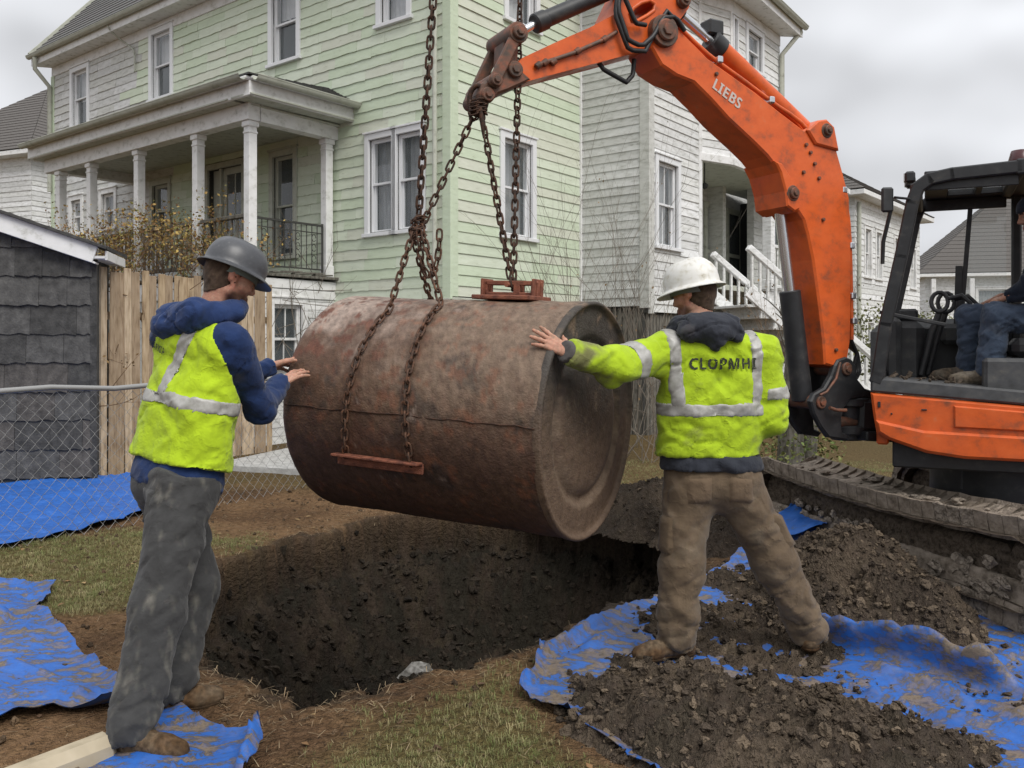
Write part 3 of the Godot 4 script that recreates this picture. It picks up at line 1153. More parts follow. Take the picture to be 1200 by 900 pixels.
	build_entry(root, p2, p3, p4, p5, w2, w3, w4)


func build_porch(root: Node3D, door: Array) -> void:
	var nl := wall_left.basis.z
	var nr := wall_right.basis.z
	var corner := Vector3(-3.742, 0, -12.80)
	var at_wall := Vector3(-2.787, 0, -14.07)
	var deep := corner.distance_to(at_wall)
	var side := face(corner, U_RIGHT)
	var length := 6.25
	var front := face(corner - U_LEFT * length, U_LEFT)
	# floor and ceiling
	var fl := MB.new()
	for i in 20:
		var a := i * deep / 20.0
		fbox(fl, front, -0.05, length + 0.06, 2.47, 2.51, -a - deep / 20.0 + 0.004, -a + (0.07 if i == 0 else 0.0), 0.003)
	put("porch_floor", fl, M.weathered_wood, root)
	var ce := MB.new()
	fbox(ce, front, -0.1, length + 0.1, 4.86, 4.89, -deep, 0.06)
	for i in 30:
		fbox(ce, front, i * 0.21, i * 0.21 + 0.2, 4.845, 4.86, -deep + 0.02, 0.0, 0.004)
	put("porch_ceiling", ce, M.trim_dull, root)
	var be := MB.new()
	fbox(be, front, -0.12, length + 0.1, 4.66, 4.90, -0.10, 0.10)
	fbox(be, side, 0.11, deep, 4.66, 4.90, -0.10, 0.10)
	fbox(be, face(corner - U_LEFT * (length - 0.1), U_RIGHT), 0.11, deep, 4.66, 4.90, -0.10, 0.10)
	put("porch_beam", be, M.trim_paint, root)
	# roof of the porch
	var ov := 0.34
	var top := 5.16
	var pc := corner + nl * ov + nr * (ov + 0.12)
	var pl := corner - U_LEFT * (length + 0.25) + nl * ov
	var pw := at_wall + nr * (ov + 0.12)
	var pe := pl - nl * (deep + ov)
	var fa := MB.new()
	var yb := 4.90
	for q in [[pl, pc, nl], [pc, pw, nr]]:
		fa.bar(q[0] + Vector3.UP * (yb + 0.09) - q[2] * 0.02, q[1] + Vector3.UP * (yb + 0.09) - q[2] * 0.02, 0.05, 0.2, 0.006)
		fa.bar(q[0] + Vector3.UP * (yb + 0.225) + q[2] * 0.015, q[1] + Vector3.UP * (yb + 0.225) + q[2] * 0.015, 0.10, 0.06, 0.02)
	fa.bar(pl + Vector3.UP * (yb + 0.12) + U_LEFT * 0.02, pe + Vector3.UP * (yb + 0.12) + U_LEFT * 0.02, 0.05, 0.26)
	put("porch_fascia", fa, M.trim_paint, root)
	var so := MB.new()
	var sc := corner + Vector3.UP * (yb - 0.01)
	so.box(Transform3D(Basis(nr, Vector3.UP, -U_RIGHT.normalized()), (pc + pw) * 0.5 - nr * 0.2 + Vector3.UP * (yb + 0.012)), Vector3(0.46, 0.02, deep + ov))
	so.box(Transform3D(Basis(U_LEFT, Vector3.UP, U_LEFT.cross(Vector3.UP)), (pl + pc) * 0.5 - nl * 0.15 - U_LEFT * 0.25 + Vector3.UP * (yb + 0.008)), Vector3(length + 0.2, 0.02, 0.34))
	put("porch_soffit", so, M.trim_dull, root)
	var rf := MB.new()
	var up := Vector3.UP
	var wa := pe + up * (top + 0.36)
	var wb := at_wall - U_LEFT * 0.2 + up * (top + 0.36)
	roof_plane(rf, pl + up * top + nl * 0.06, pc + up * top + nl * 0.06 + nr * 0.06, wb, wa, 0.02, 9)
	roof_plane(rf, pc + up * top + nl * 0.06 + nr * 0.06, pw + up * top + nr * 0.06, wb + up * 0.01 + nr * 0.02, wb, 0.02, 9)
	put("porch_roof", rf, M.roof_shingle_b, root)
	var gu := MB.new()
	gutter(gu, pl + up * (yb + 0.24) + nl * 0.05, pc + up * (yb + 0.24) + nl * 0.05, nl)
	gutter(gu, pc + up * (yb + 0.24) + nr * 0.06, pw + up * (yb + 0.24) + nr * 0.06, nr)
	put("gutter", gu, M.trim_dull, root)
	# columns
	var spots := []
	for s in [0.0, 1.345, 3.10, 4.74, 5.92]:
		spots.append(corner - U_LEFT * s - nl * 0.02 - nr * 0.02)
	spots.append(at_wall - U_RIGHT * 0.14 - nr * 0.02)
	for p in spots:
		var co := MB.new()
		var b := Basis(U_LEFT.normalized(), Vector3.UP, U_LEFT.normalized().cross(Vector3.UP))
		co.box(Transform3D(b, p + up * 3.58), Vector3(0.135, 2.10, 0.135), 0.006)
		co.box(Transform3D(b, p + up * 2.60), Vector3(0.16, 0.18, 0.16), 0.006)
		co.box(Transform3D(b, p + up * 4.50), Vector3(0.155, 0.03, 0.155), 0.006)
		co.box(Transform3D(b, p + up * 4.62), Vector3(0.18, 0.08, 0.18), 0.008)
		put("porch_column", co, M.trim_paint, root)
	# wooden rail with turned-look balusters along the front
	for k in 4:
		var s0: float = [0.0, 1.345, 3.10, 4.74][k] + 0.1
		var s1: float = [1.345, 3.10, 4.74, 5.92][k] - 0.1
		var a := corner - U_LEFT * s0
		var e := corner - U_LEFT * s1
		var rl := MB.new()
		rl.bar(a + up * 3.32, e + up * 3.32, 0.08, 0.06, 0.01)
		rl.bar(a + up * 2.64, e + up * 2.64, 0.05, 0.06, 0.008)
		var ra := put("porch_rail", rl, M.weathered_wood, root)
		var n := int((s1 - s0) / 0.13)
		for i in n:
			var p := a.lerp(e, (i + 0.5) / n)
			var bl := MB.new()
			bl.lathe([Vector2(0.018, 2.67), Vector2(0.026, 2.76), Vector2(0.014, 2.82), Vector2(0.026, 2.98), Vector2(0.014, 3.15), Vector2(0.024, 3.22), Vector2(0.018, 3.29)], Transform3D(Basis(), p), 6)
			put("baluster", bl, M.weathered_wood, ra)
	# iron railing along the side with scroll panel
	var ir := MB.new()
	var a2 := side * Vector3(0.10, 0, 0.0)
	var e2 := side * Vector3(deep - 0.25, 0, 0.0)
	ir.bar(a2 + up * 3.30, e2 + up * 3.30, 0.035, 0.03)
	ir.bar(a2 + up * 2.62, e2 + up * 2.62, 0.025, 0.02)
	ir.bar(a2 + up * 3.18, e2 + up * 3.18, 0.015, 0.015)
	ir.bar(e2 + up * 2.5, e2 + up * 3.33, 0.03, 0.03)
	var rail := put("iron_railing", ir, M.iron, root)
	var nb := 12
	for i in nb + 1:
		var p := a2.lerp(e2, float(i) / nb)
		var bm := MB.new()
		bm.bar(p + up * 2.62, p + up * 3.30, 0.013, 0.013)
		if i % 3 == 1 and i < nb:
			for yy in [2.78, 2.95, 3.10]:
				var ring := []
				for k in 9:
					var an := TAU * k / 8.0 * 0.9
					ring.append(p + U_RIGHT.normalized() * (0.04 * cos(an) + 0.04) + up * (yy + 0.055 * sin(an)))
				bm.tube(ring, 0.006, 5)
		put("bar", bm, M.iron, rail)
	# white enclosed base under the porch with a window in its side
	var bw := [0.40, 0.92, 1.18, 2.06]
	var base := backing(side, deep, -0.2, 2.44, [bw], M.gap, root, "porch_base")
	base.set_meta("label", "white boarded base under the porch")
	var lst := []
	course_list(side, deep, 0.0, 2.16, 0.125, [[bw[0] - 0.1, bw[1] + 0.1, bw[2] - 0.07, bw[3] + 0.1]], [M.white_paint_b, M.white_paint_c, M.trim_paint], 0.8, 1.7, 0.014, lst)
	for e in lst:
		piece("board", unit_board, e[1], e[0], base)
	var bb := MB.new()
	fbox(bb, side, -0.02, deep + 0.16, 2.16, 2.29, 0.0, 0.035)
	fbox(bb, side, -0.02, deep + 0.18, 2.30, 2.44, 0.0, 0.045)
	fbox(bb, front, 0.0, length, 2.16, 2.44, 0.0, 0.04)
	put("porch_skirt_board", bb, M.trim_paint, root)
	window(side, bw[0], bw[1], bw[2], bw[3], root, {"paint": "trim_paint", "lights": 2, "split": 0.42})
	backing(front, length, -0.2, 2.42, [], M.white_paint_d, root, "porch_base", 0.12)
	# stuff left on the porch edge
	var jb := MB.new()
	for i in 5:
		var p := side * Vector3(0.35 + i * 0.2, 2.53 + 0.02 * (i % 2), 0.02)
		jb.bar(p, p + U_RIGHT * 0.35 + up * 0.01, 0.09, 0.02)
	put("loose_boards", jb, M.weathered_wood, root)
	# entry door with side light
	var d := MB.new()
	for e in [[door[0] - 0.1, door[0], 2.5, door[3] + 0.1], [door[1], door[1] + 0.1, 2.5, door[3] + 0.1]]:
		fbox(d, wall_left, e[0], e[1], e[2], e[3], -0.02, 0.04)
	fbox(d, wall_left, door[0], door[1], door[3], door[3] + 0.1, -0.02, 0.038)
	fbox(d, wall_left, door[0] + 0.30, door[0] + 0.36, 2.5, door[3], -0.08, -0.01)
	fbox(d, wall_left, door[0], door[0] + 0.30, 2.5, door[3], -0.12, -0.09)
	var df := put("door_frame", d, M.trim_dull, root)
	var dl := MB.new()
	var ax: float = door[0] + 0.36
	fbox(dl, wall_left, ax, door[1], 2.5, 3.45, -0.10, -0.06)
	fbox(dl, wall_left, ax, ax + 0.1, 3.45, door[3], -0.10, -0.06)
	fbox(dl, wall_left, door[1] - 0.1, door[1], 3.45, door[3], -0.10, -0.06)
	fbox(dl, wall_left, ax + 0.1, door[1] - 0.1, door[3] - 0.12, door[3], -0.10, -0.06)
	fbox(dl, wall_left, (ax + door[1]) * 0.5 - 0.012, (ax + door[1]) * 0.5 + 0.012, 3.45, door[3] - 0.12, -0.09, -0.07)
	put("door", dl, M.trim_dull, root)
	var gl := MB.new()
	gl.quad(wall_left * Vector3(ax + 0.1, 3.45, -0.08), wall_left * Vector3(door[1] - 0.1, 3.45, -0.08), wall_left * Vector3(door[1] - 0.1, door[3] - 0.12, -0.08), wall_left * Vector3(ax + 0.1, door[3] - 0.12, -0.08))
	put("pane", gl, M.window_glass, df)
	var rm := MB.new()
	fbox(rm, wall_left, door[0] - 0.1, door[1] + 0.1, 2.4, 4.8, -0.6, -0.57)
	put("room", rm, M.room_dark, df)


func build_entry(root: Node3D, p2: Vector3, p3: Vector3, p4: Vector3, p5: Vector3, w2: Transform3D, w3: Transform3D, w4: Transform3D) -> void:
	var up := Vector3.UP
	var nr := wall_right.basis.z
	# recess under the bay: ceiling, back walls, two glazed doors
	var back_a := p3 - U_LEFT.normalized() * 1.25
	var back_b := back_a + U_RIGHT * 1.7
	var bf := face(back_a, U_RIGHT)
	var ce := MB.new()
	var ctr := (p3 + p5) * 0.5 + up * 6.0
	var rim := [p3, p4, p5, p5 + U_RIGHT * 3.6, p5 + U_RIGHT * 3.6 - U_LEFT * 1.5, p3 - U_LEFT * 1.5]
	for i in range(1, rim.size() - 1):
		ce.tri_out(rim[0] + up * 4.83, rim[i] + up * 4.83, rim[i + 1] + up * 4.83, ctr)
	var edge := MB.new()
	fbox(edge, w3, -0.01, p3.distance_to(p4), 4.72, 4.86, -0.06, 0.045)
	fbox(edge, w4, 0.0, 2.35, 4.72, 4.86, -0.06, 0.046)
	put("bay_skirt_board", edge, M.trim_paint, root)
	put("entry_ceiling", ce, M.trim_dull, root)
	var bk := MB.new()
	fbox(bk, bf, -0.1, 5.8, 2.3, 4.85, -0.2, -0.10)
	fbox(bk, face(p3, U_LEFT), -1.3, -0.02, 2.3, 4.85, -0.1, -0.02)
	put("entry_back_wall", bk, M.grey_white_paint, root)
	for k in 2:
		var x := 3.10 + k * 1.12
		var d := MB.new()
		for e in [[x - 0.08, x + 0.04, 2.55, 4.52], [x + 0.70, x + 0.82, 2.55, 4.52], [x + 0.04, x + 0.70, 4.40, 4.52], [x + 0.04, x + 0.70, 3.42, 3.50], [x + 0.04, x + 0.70, 2.55, 2.72]]:
			fbox(d, bf, e[0], e[1], e[2], e[3], -0.10, -0.05)
		var dn := put("storm_door", d, M.trim_dull, root)
		var gl := MB.new()
		for e in [[2.72, 3.42], [3.50, 4.40]]:
			gl.quad(bf * Vector3(x + 0.04, e[0], -0.075), bf * Vector3(x + 0.70, e[0], -0.075), bf * Vector3(x + 0.70, e[1], -0.075), bf * Vector3(x + 0.04, e[1], -0.075))
		put("pane", gl, M.window_glass, dn)
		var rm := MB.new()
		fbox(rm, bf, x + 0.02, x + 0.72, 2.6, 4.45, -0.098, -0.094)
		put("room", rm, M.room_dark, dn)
	# porch deck, posts, hanging lamp chain
	var dk := MB.new()
	fbox(dk, face(p3, U_RIGHT), -0.05, 5.8, 2.46, 2.56, -1.4, 0.15)
	put("entry_deck", dk, M.trim_dull, root)
	var cols := [p5 - U_RIGHT * 0.62 + nr * 0.02, p5 + U_RIGHT * 1.5]
	for p in cols:
		var co := MB.new()
		var b := Basis(U_LEFT.normalized(), up, U_LEFT.normalized().cross(up))
		co.box(Transform3D(b, p + up * 3.66), Vector3(0.19, 2.3, 0.19), 0.01)
		co.box(Transform3D(b, p + up * 4.72), Vector3(0.26, 0.12, 0.26), 0.015)
		co.box(Transform3D(b, p + up * 2.64), Vector3(0.23, 0.2, 0.23), 0.012)
		put("entry_column", co, M.white_paint, root)
	var lc := MB.new()
	var lp := p4 - U_LEFT * 0.55
	lc.rod(lp + up * 4.83, lp + up * 4.45, 0.012, 6)
	lc.lathe([Vector2(0, 4.34), Vector2(0.05, 4.37), Vector2(0.07, 4.43), Vector2(0.02, 4.47)], Transform3D(Basis(), lp), 10)
	put("hanging_lamp", lc, M.iron, root)
	# rear porch bay right of the column: siding wall, window, lintel
	var rb := face(p5 - U_LEFT * 0.9 + U_RIGHT * 0.85, U_RIGHT)
	var hole := [0.95, 1.75, 2.9, 4.5]
	var rw := backing(rb, 4.4, 2.2, 5.0, [hole], M.grey_white_paint, root, "rear_bay_wall")
	var lst := []
	course_list(rb, 4.4, 2.2, 4.9, 0.15, [[hole[0] - 0.1, hole[1] + 0.1, hole[2] - 0.07, hole[3] + 0.12]], [M.grey_white_paint, M.white_paint_d], 1.5, 4.0, 0.018, lst)
	for e in lst:
		piece("board", unit_board, e[1], e[0], rw)
	window(rb, hole[0], hole[1], hole[2], hole[3], root, {"paint": "trim_dull"})
	var li := MB.new()
	fbox(li, face(p5, U_RIGHT), -0.7, 3.6, 4.74, 4.98, -0.1, 0.1)
	fbox(li, face(p5, U_RIGHT), -0.1, 3.8, 4.98, 5.1, -1.2, 0.3)
	put("rear_porch_roof", li, M.trim_paint, root)
	# balustrade of the rear porch
	var ba := p5 - U_RIGHT * 0.5 + nr * 0.02
	var bb := p5 + U_RIGHT * 3.2
	var rl := MB.new()
	rl.bar(ba + up * 3.42, bb + up * 3.42, 0.09, 0.07, 0.01)
	rl.bar(ba + up * 2.62, bb + up * 2.62, 0.07, 0.07, 0.01)
	fbox(rl, face(p5, U_RIGHT), -0.5, 3.2, 0.3, 2.58, -0.1, -0.04)
	var br := put("balustrade", rl, M.white_paint, root)
	for i in 26:
		var p := ba.lerp(bb, (i + 0.5) / 26.0)
		var bl := MB.new()
		bl.bar(p + up * 2.65, p + up * 3.39, 0.05, 0.035, 0.006)
		put("baluster", bl, M.white_paint_b, br)
	# steps down towards the yard, running away along the wall to the right
	var dirv := (U_RIGHT * 0.62 + Vector3(0.42, 0, 0.24)).normalized()
	var across := up.cross(dirv).normalized()
	var start := p3 + nr * 0.25 + U_RIGHT * 0.0 + Vector3.DOWN * 0.28
	var nst := 12
	var st := MB.new()
	for i in nst:
		var p := start + dirv * (0.25 * i) + up * (2.38 - 0.185 * i)
		st.box(Transform3D(Basis(across, up, dirv), p - across * 0.55 + dirv * 0.13), Vector3(1.1, 0.045, 0.29), 0.006)
		st.box(Transform3D(Basis(across, up, dirv), p - across * 0.55 + dirv * 0.26 - up * 0.10), Vector3(1.06, 0.17, 0.02))
	var steps := put("entry_steps", st, M.white_paint_c, root)
	var end_ := start + dirv * (0.25 * nst) + up * (2.38 - 0.185 * nst)
	for s in 2:
		var o := across * (-1.12 * s + 0.02)
		var hr := MB.new()
		hr.bar(start + o + up * 3.34, end_ + o + up * 0.98, 0.10, 0.11, 0.014)
		hr.bar(start + o + up * 2.62, end_ + o + up * 0.24, 0.06, 0.20, 0.01)
		hr.bar(end_ + o, end_ + o + up * 1.2, 0.11, 0.11, 0.01, dirv)
		put("handrail", hr, M.white_paint, root)
		var bn := 20
		for i in bn:
			var k := (i + 0.5) / bn
			var p := start.lerp(end_, k) + o
			var bl := MB.new()
			var y0 := lerpf(2.36, 0.02, k) + 0.02
			p.y = 0.0
			bl.bar(p + up * y0, p + up * (y0 + 0.66), 0.05, 0.04, 0.004, dirv)
			put("baluster", bl, M.white_paint_b, steps)


# ---- the tank

const TANK_NEAR := Vector3(0.368, 1.126, -4.2)
const TANK_FAR := Vector3(-0.892, 1.186, -4.856)
const TANK_R := 0.554
var tank_frame: Transform3D   # x out to the camera side, y along the axis from far to near end, z up


func tank_point(along: float, deg: float, r: float) -> Vector3:
	# deg 0 towards the camera, 90 on top
	var a := deg_to_rad(deg)
	return tank_frame * Vector3(cos(a) * r, along, sin(a) * r)


func build_tank() -> void:
	var axis := (TANK_NEAR - TANK_FAR).normalized()
	var side := Vector3(axis.z, 0, -axis.x).normalized()
	if side.z < 0.0:
		side = -side
	var upv := side.cross(axis)
	if upv.y < 0.0:
		upv = -upv
	tank_frame = Transform3D(Basis(side, axis, upv), TANK_FAR)
	var length := TANK_NEAR.distance_to(TANK_FAR)
	var root := thing("fuel_tank", "big rusty brown steel fuel tank hanging in chains over the pit", "tank", tank_frame * Vector3(0, length * 0.5, -TANK_R))
	var tex := noise_tex([[0.0, lin(0.22, 0.2, 0.19)], [0.3, lin(0.55, 0.52, 0.5)], [0.55, lin(0.8, 0.78, 0.76)], [1.0, lin(1.0, 0.98, 0.96)]], 0.018, 101, 1024, 6, FastNoiseLite.TYPE_SIMPLEX_SMOOTH, 0.72)
	var crust := noise_tex([], 0.055, 103, 1024, 5, FastNoiseLite.TYPE_SIMPLEX_SMOOTH, 0.65)
	mat("tank_steel", tex, 0.62, 1.1, {"vertex": true, "world": false, "bump": crust, "bump_cm": 0.35, "spec": 0.4})
	mat("rusty_fitting", noise_tex([[0.2, lin(0.09, 0.03, 0.018)], [0.6, lin(0.23, 0.075, 0.04)], [1.0, lin(0.34, 0.14, 0.08)]], 0.03, 104, 256, 5), 0.75, 2.0, {"bump": crust, "bump_cm": 0.3})
	var blot := FastNoiseLite.new()
	blot.noise_type = FastNoiseLite.TYPE_SIMPLEX_SMOOTH
	blot.seed = 77
	blot.frequency = 2.6
	blot.fractal_octaves = 5
	blot.fractal_gain = 0.6
	var red := Color(0.155, 0.066, 0.043)
	var rust := Color(0.135, 0.078, 0.052)
	var pale := Color(0.37, 0.29, 0.245)
	var clay := Color(0.225, 0.162, 0.118)
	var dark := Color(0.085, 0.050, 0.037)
	var skin := func(along: float, deg: float, p: Vector3) -> Color:
		var k := along / length
		var s := sin(deg_to_rad(deg))
		var n: float = blot.get_noise_3dv(p)
		var n2: float = blot.get_noise_3dv(p * 2.3 + Vector3(9, 2, 4))
		# clay clings to the near half, old paint to the far half
		var c: Color = rust.lerp(clay, smoothstep(0.15, 0.75, k + n * 0.5) * smoothstep(-0.25, 0.45, s + n2 * 0.5))
		c = c.lerp(red, smoothstep(0.1, 0.35, n2) * (1.0 - k) * 0.8)
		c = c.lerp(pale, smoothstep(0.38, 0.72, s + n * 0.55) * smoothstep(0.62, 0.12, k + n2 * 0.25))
		c = c.lerp(red, smoothstep(0.12, 0.2, n2 - 0.25 * absf(s - 0.75)) * smoothstep(0.55, 0.2, k) * smoothstep(0.2, 0.5, s))
		# below the seam the steel lay in wet ground
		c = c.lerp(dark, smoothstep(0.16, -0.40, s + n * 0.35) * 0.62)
		c = c.lerp(Color(0.04, 0.036, 0.034), smoothstep(0.22, 0.42, n + n2 * 0.4) * 0.55)
		c = c.lerp(pale * 1.05, smoothstep(0.5, 0.62, n2 + n * 0.3) * 0.6)
		var n3: float = nz_fine.get_noise_3dv(p * 1.4)
		c = c.lerp(Color(0.26, 0.10, 0.052), smoothstep(0.2, 0.4, n3 + n * 0.25) * 0.40)
		return c * (1.0 + 0.5 * nz_fine.get_noise_3dv(p * 3.5))
	# shell: slightly dented, rounded into the ends
	var st := SurfaceTool.new()
	st.begin(Mesh.PRIMITIVE_TRIANGLES)
	st.set_smooth_group(1)
	var na := 200
	var nl := 140
	for j in nl + 1:
		var al := length * j / nl
		var edge := minf(al + 0.001, 0.07)
		var rr := TANK_R - 0.05 * pow(1.0 - edge / 0.07, 2.0) if al < 0.07 else TANK_R
		for i in na + 1:
			var deg := 360.0 * i / na
			var p := tank_point(al, deg, rr)
			var bump: float = nz.get_noise_3dv(p * 1.3) * 0.012 + nz_fine.get_noise_3dv(p * 1.1) * 0.0028
			bump += maxf(0.0, nz_ridge.get_noise_3dv(p * 3.1) - 0.55) * 0.007
			if al > length - 0.02:
				bump *= 0.2
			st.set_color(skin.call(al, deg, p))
			st.add_vertex(tank_point(al, deg, rr + bump))
	for j in nl:
		for i in na:
			var a := j * (na + 1) + i
			var b := a + na + 1
			for k in [a, b, a + 1, a + 1, b, b + 1]:
				st.add_index(k)
	st.generate_normals()
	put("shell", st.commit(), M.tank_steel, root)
	# ends: rim lip, sunk head with a pressed ring
	for e in 2:
		var prof: Array = [[TANK_R + 0.003, -0.03], [TANK_R + 0.005, 0.0], [TANK_R - 0.003, 0.006], [TANK_R - 0.012, 0.006], [TANK_R - 0.018, -0.008], [TANK_R - 0.03, -0.014], [0.46, -0.012], [0.42, -0.010], [0.40, -0.012], [0.385, -0.028], [0.37, -0.034], [0.35, -0.030], [0.335, -0.012], [0.30, -0.004], [0.2, 0.0], [0.1, 0.002], [0.0, 0.002]]
		if e == 0:
			prof = [[TANK_R - 0.05, 0.0], [TANK_R - 0.09, 0.03], [0.42, 0.06], [0.3, 0.085], [0.15, 0.1], [0.0, 0.105]]
		var he := SurfaceTool.new()
		he.begin(Mesh.PRIMITIVE_TRIANGLES)
		he.set_smooth_group(1)
		var rows := []
		for i in prof.size() - 1:
			var a: Array = prof[i]
			var b: Array = prof[i + 1]
			var n := maxi(1, int(absf(a[0] - b[0]) / 0.018))
			for k in n:
				rows.append([lerpf(a[0], b[0], float(k) / n), lerpf(a[1], b[1], float(k) / n)])
		rows.append(prof[prof.size() - 1])
		var seg := 120
		for r in rows:
			for i in seg + 1:
				var deg := 360.0 * i / seg
				var al: float = length + r[1] if e == 1 else -r[1]
				var p := tank_point(al, deg, r[0])
				var s: float = sin(deg_to_rad(deg)) * r[0] / TANK_R
				var n: float = blot.get_noise_3dv(p * 1.4)
				var n2: float = blot.get_noise_3dv(p * 3.0 + Vector3(3, 3, 3))
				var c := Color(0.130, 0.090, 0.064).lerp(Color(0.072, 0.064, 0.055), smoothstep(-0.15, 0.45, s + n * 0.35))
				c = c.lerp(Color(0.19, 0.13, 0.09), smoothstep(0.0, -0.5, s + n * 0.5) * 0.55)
				c = c.lerp(Color(0.26, 0.2, 0.14), smoothstep(0.28, 0.5, n2) * 0.5)
				if r[0] > 0.33 and r[0] < 0.42:
					c = c.lerp(Color(0.23, 0.17, 0.12), smoothstep(-0.1, 0.3, n2 + 0.15 - s * 0.4) * 0.6)
				if s > 0.62:
					c = c.lerp(Color(0.2, 0.15, 0.11), smoothstep(0.1, 0.3, n2))
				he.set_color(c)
				he.add_vertex(tank_point(al + (nz_fine.get_noise_3dv(p) * 0.004 if r[0] < 0.5 else 0.0), deg, r[0]))
		for j in rows.size() - 1:
			for i in seg:
				var a := j * (seg + 1) + i
				var b := a + seg + 1
				for k in ([a, b, a + 1, a + 1, b, b + 1] if e == 1 else [a, a + 1, b, a + 1, b + 1, b]):
					he.add_index(k)
		he.generate_normals()
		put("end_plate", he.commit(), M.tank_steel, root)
	# weld seam along the side
	var wm := MB.new()
	var wp := []
	for i in 60:
		var k := i / 59.0
		wp.append(tank_point(0.06 + (length - 0.08) * k, 1.0 + nz.get_noise_1d(k * 6.0) * 1.5, TANK_R + 0.006 + 0.002 * sin(i * 2.1)))
	wm.tube(wp, 0.0038, 6)
	put("weld_seam", wm, M.chain_dark, root)
	# bar that carries the sling on the camera side
	var br := MB.new()
	br.bar(tank_point(0.36, -20.0, TANK_R + 0.035), tank_point(0.84, -20.0, TANK_R + 0.035), 0.055, 0.012, 0.003, tank_frame.basis.z)
	br.bar(tank_point(0.36, -23.5, TANK_R + 0.014), tank_point(0.84, -23.5, TANK_R + 0.014), 0.012, 0.05, 0.003, tank_frame.basis.z)
	put("angle_bar", br, M.rusty_fitting, root)
	# lifting lug on the top: base plate, two cheeks with cut-outs, cross piece
	var lug := MB.new()
	var la := 0.86
	var lb := 1.10
	var tl := func(al: float, sx: float, h: float) -> Vector3: return tank_frame * Vector3(sx, al, h)
	lug.bar(tl.call(la - 0.04, 0.0, TANK_R + 0.012), tl.call(lb + 0.04, 0.0, TANK_R + 0.012), 0.24, 0.022, 0.004, tank_frame.basis.z)
	for sx in [-0.022, 0.022]:
		lug.bar(tl.call(la - 0.03, sx, TANK_R + 0.085), tl.call(lb + 0.03, sx, TANK_R + 0.085), 0.016, 0.022, 0.003, tank_frame.basis.z)
		lug.bar(tl.call(la - 0.03, sx, TANK_R + 0.03), tl.call(lb + 0.03, sx, TANK_R + 0.03), 0.016, 0.02, 0.003, tank_frame.basis.z)
		for a in [la - 0.02, la + 0.16, lb + 0.015]:
			lug.bar(tl.call(a - 0.018, sx, TANK_R + 0.057), tl.call(a + 0.018, sx, TANK_R + 0.057), 0.016, 0.07, 0.003, tank_frame.basis.z)
	for a in [la - 0.02, lb + 0.02]:
		lug.bar(tl.call(a, -0.055, TANK_R + 0.06), tl.call(a, 0.055, TANK_R + 0.06), 0.014, 0.09, 0.003, tank_frame.basis.z)
	lug.rod(tl.call(0.98, -0.06, TANK_R + 0.075), tl.call(0.98, 0.06, TANK_R + 0.075), 0.012, 12)
	put("lifting_lug", lug, M.rusty_fitting, root)


# ---- chains

var link_mesh: ArrayMesh


func chain(label: String, pts: Array, m: Material, pitch := 0.043, twist := 0.0, scale := 1.0) -> Node3D:
	if link_mesh == null:
		var mb := MB.new()
		var path := []
		for i in 16:
			var a := TAU * i / 16.0
			path.append(Vector3(0.0135 * cos(a), 0.0135 * sin(a) + (0.0165 if sin(a) > 0.001 else -0.0165 if sin(a) < -0.001 else 0.0), 0))
		mb.tube(path, 0.0056, 6, false, true)
		link_mesh = mb.mesh()
	# even the path out, then set a link every pitch
	var cu := Curve3D.new()
	for p in pts:
		cu.add_point(p)
	cu.bake_interval = 0.01
	var total := cu.get_baked_length()
	var root := thing("lifting_chain", label, "chain", pts[pts.size() - 1], "rusty lifting chains")
	var n := int(total / pitch)
	for i in n + 1:
		var o := i * total / maxf(n, 1)
		var p := cu.sample_baked(o)
		var y := (cu.sample_baked(minf(o + 0.02, total)) - cu.sample_baked(maxf(o - 0.02, 0.0))).normalized()
		var ref := Vector3(sin(twist + o * 0.5), 0.05, cos(twist + o * 0.5))
		var x := y.cross(ref).normalized()
		var b := Basis(x, y, x.cross(y))
		b = b * Basis(Vector3.UP, (PI / 4.0 + (PI / 2.0 if i % 2 else 0.0)) + rng.randf_range(-0.25, 0.25))
		piece("link", link_mesh, m, Transform3D(b.scaled_local(Vector3.ONE * (pitch / 0.043) * scale), p), root)
	return root


func wrap_path(al: float, from_deg: float, to_deg: float, top: Vector3, drift := 0.0) -> Array:
	var out := [top]
	var n := 14
	for i in n + 1:
		var k := float(i) / n
		out.append(tank_point(al + drift * (1.0 - k), lerpf(to_deg, from_deg, k), TANK_R + 0.020))
	return out


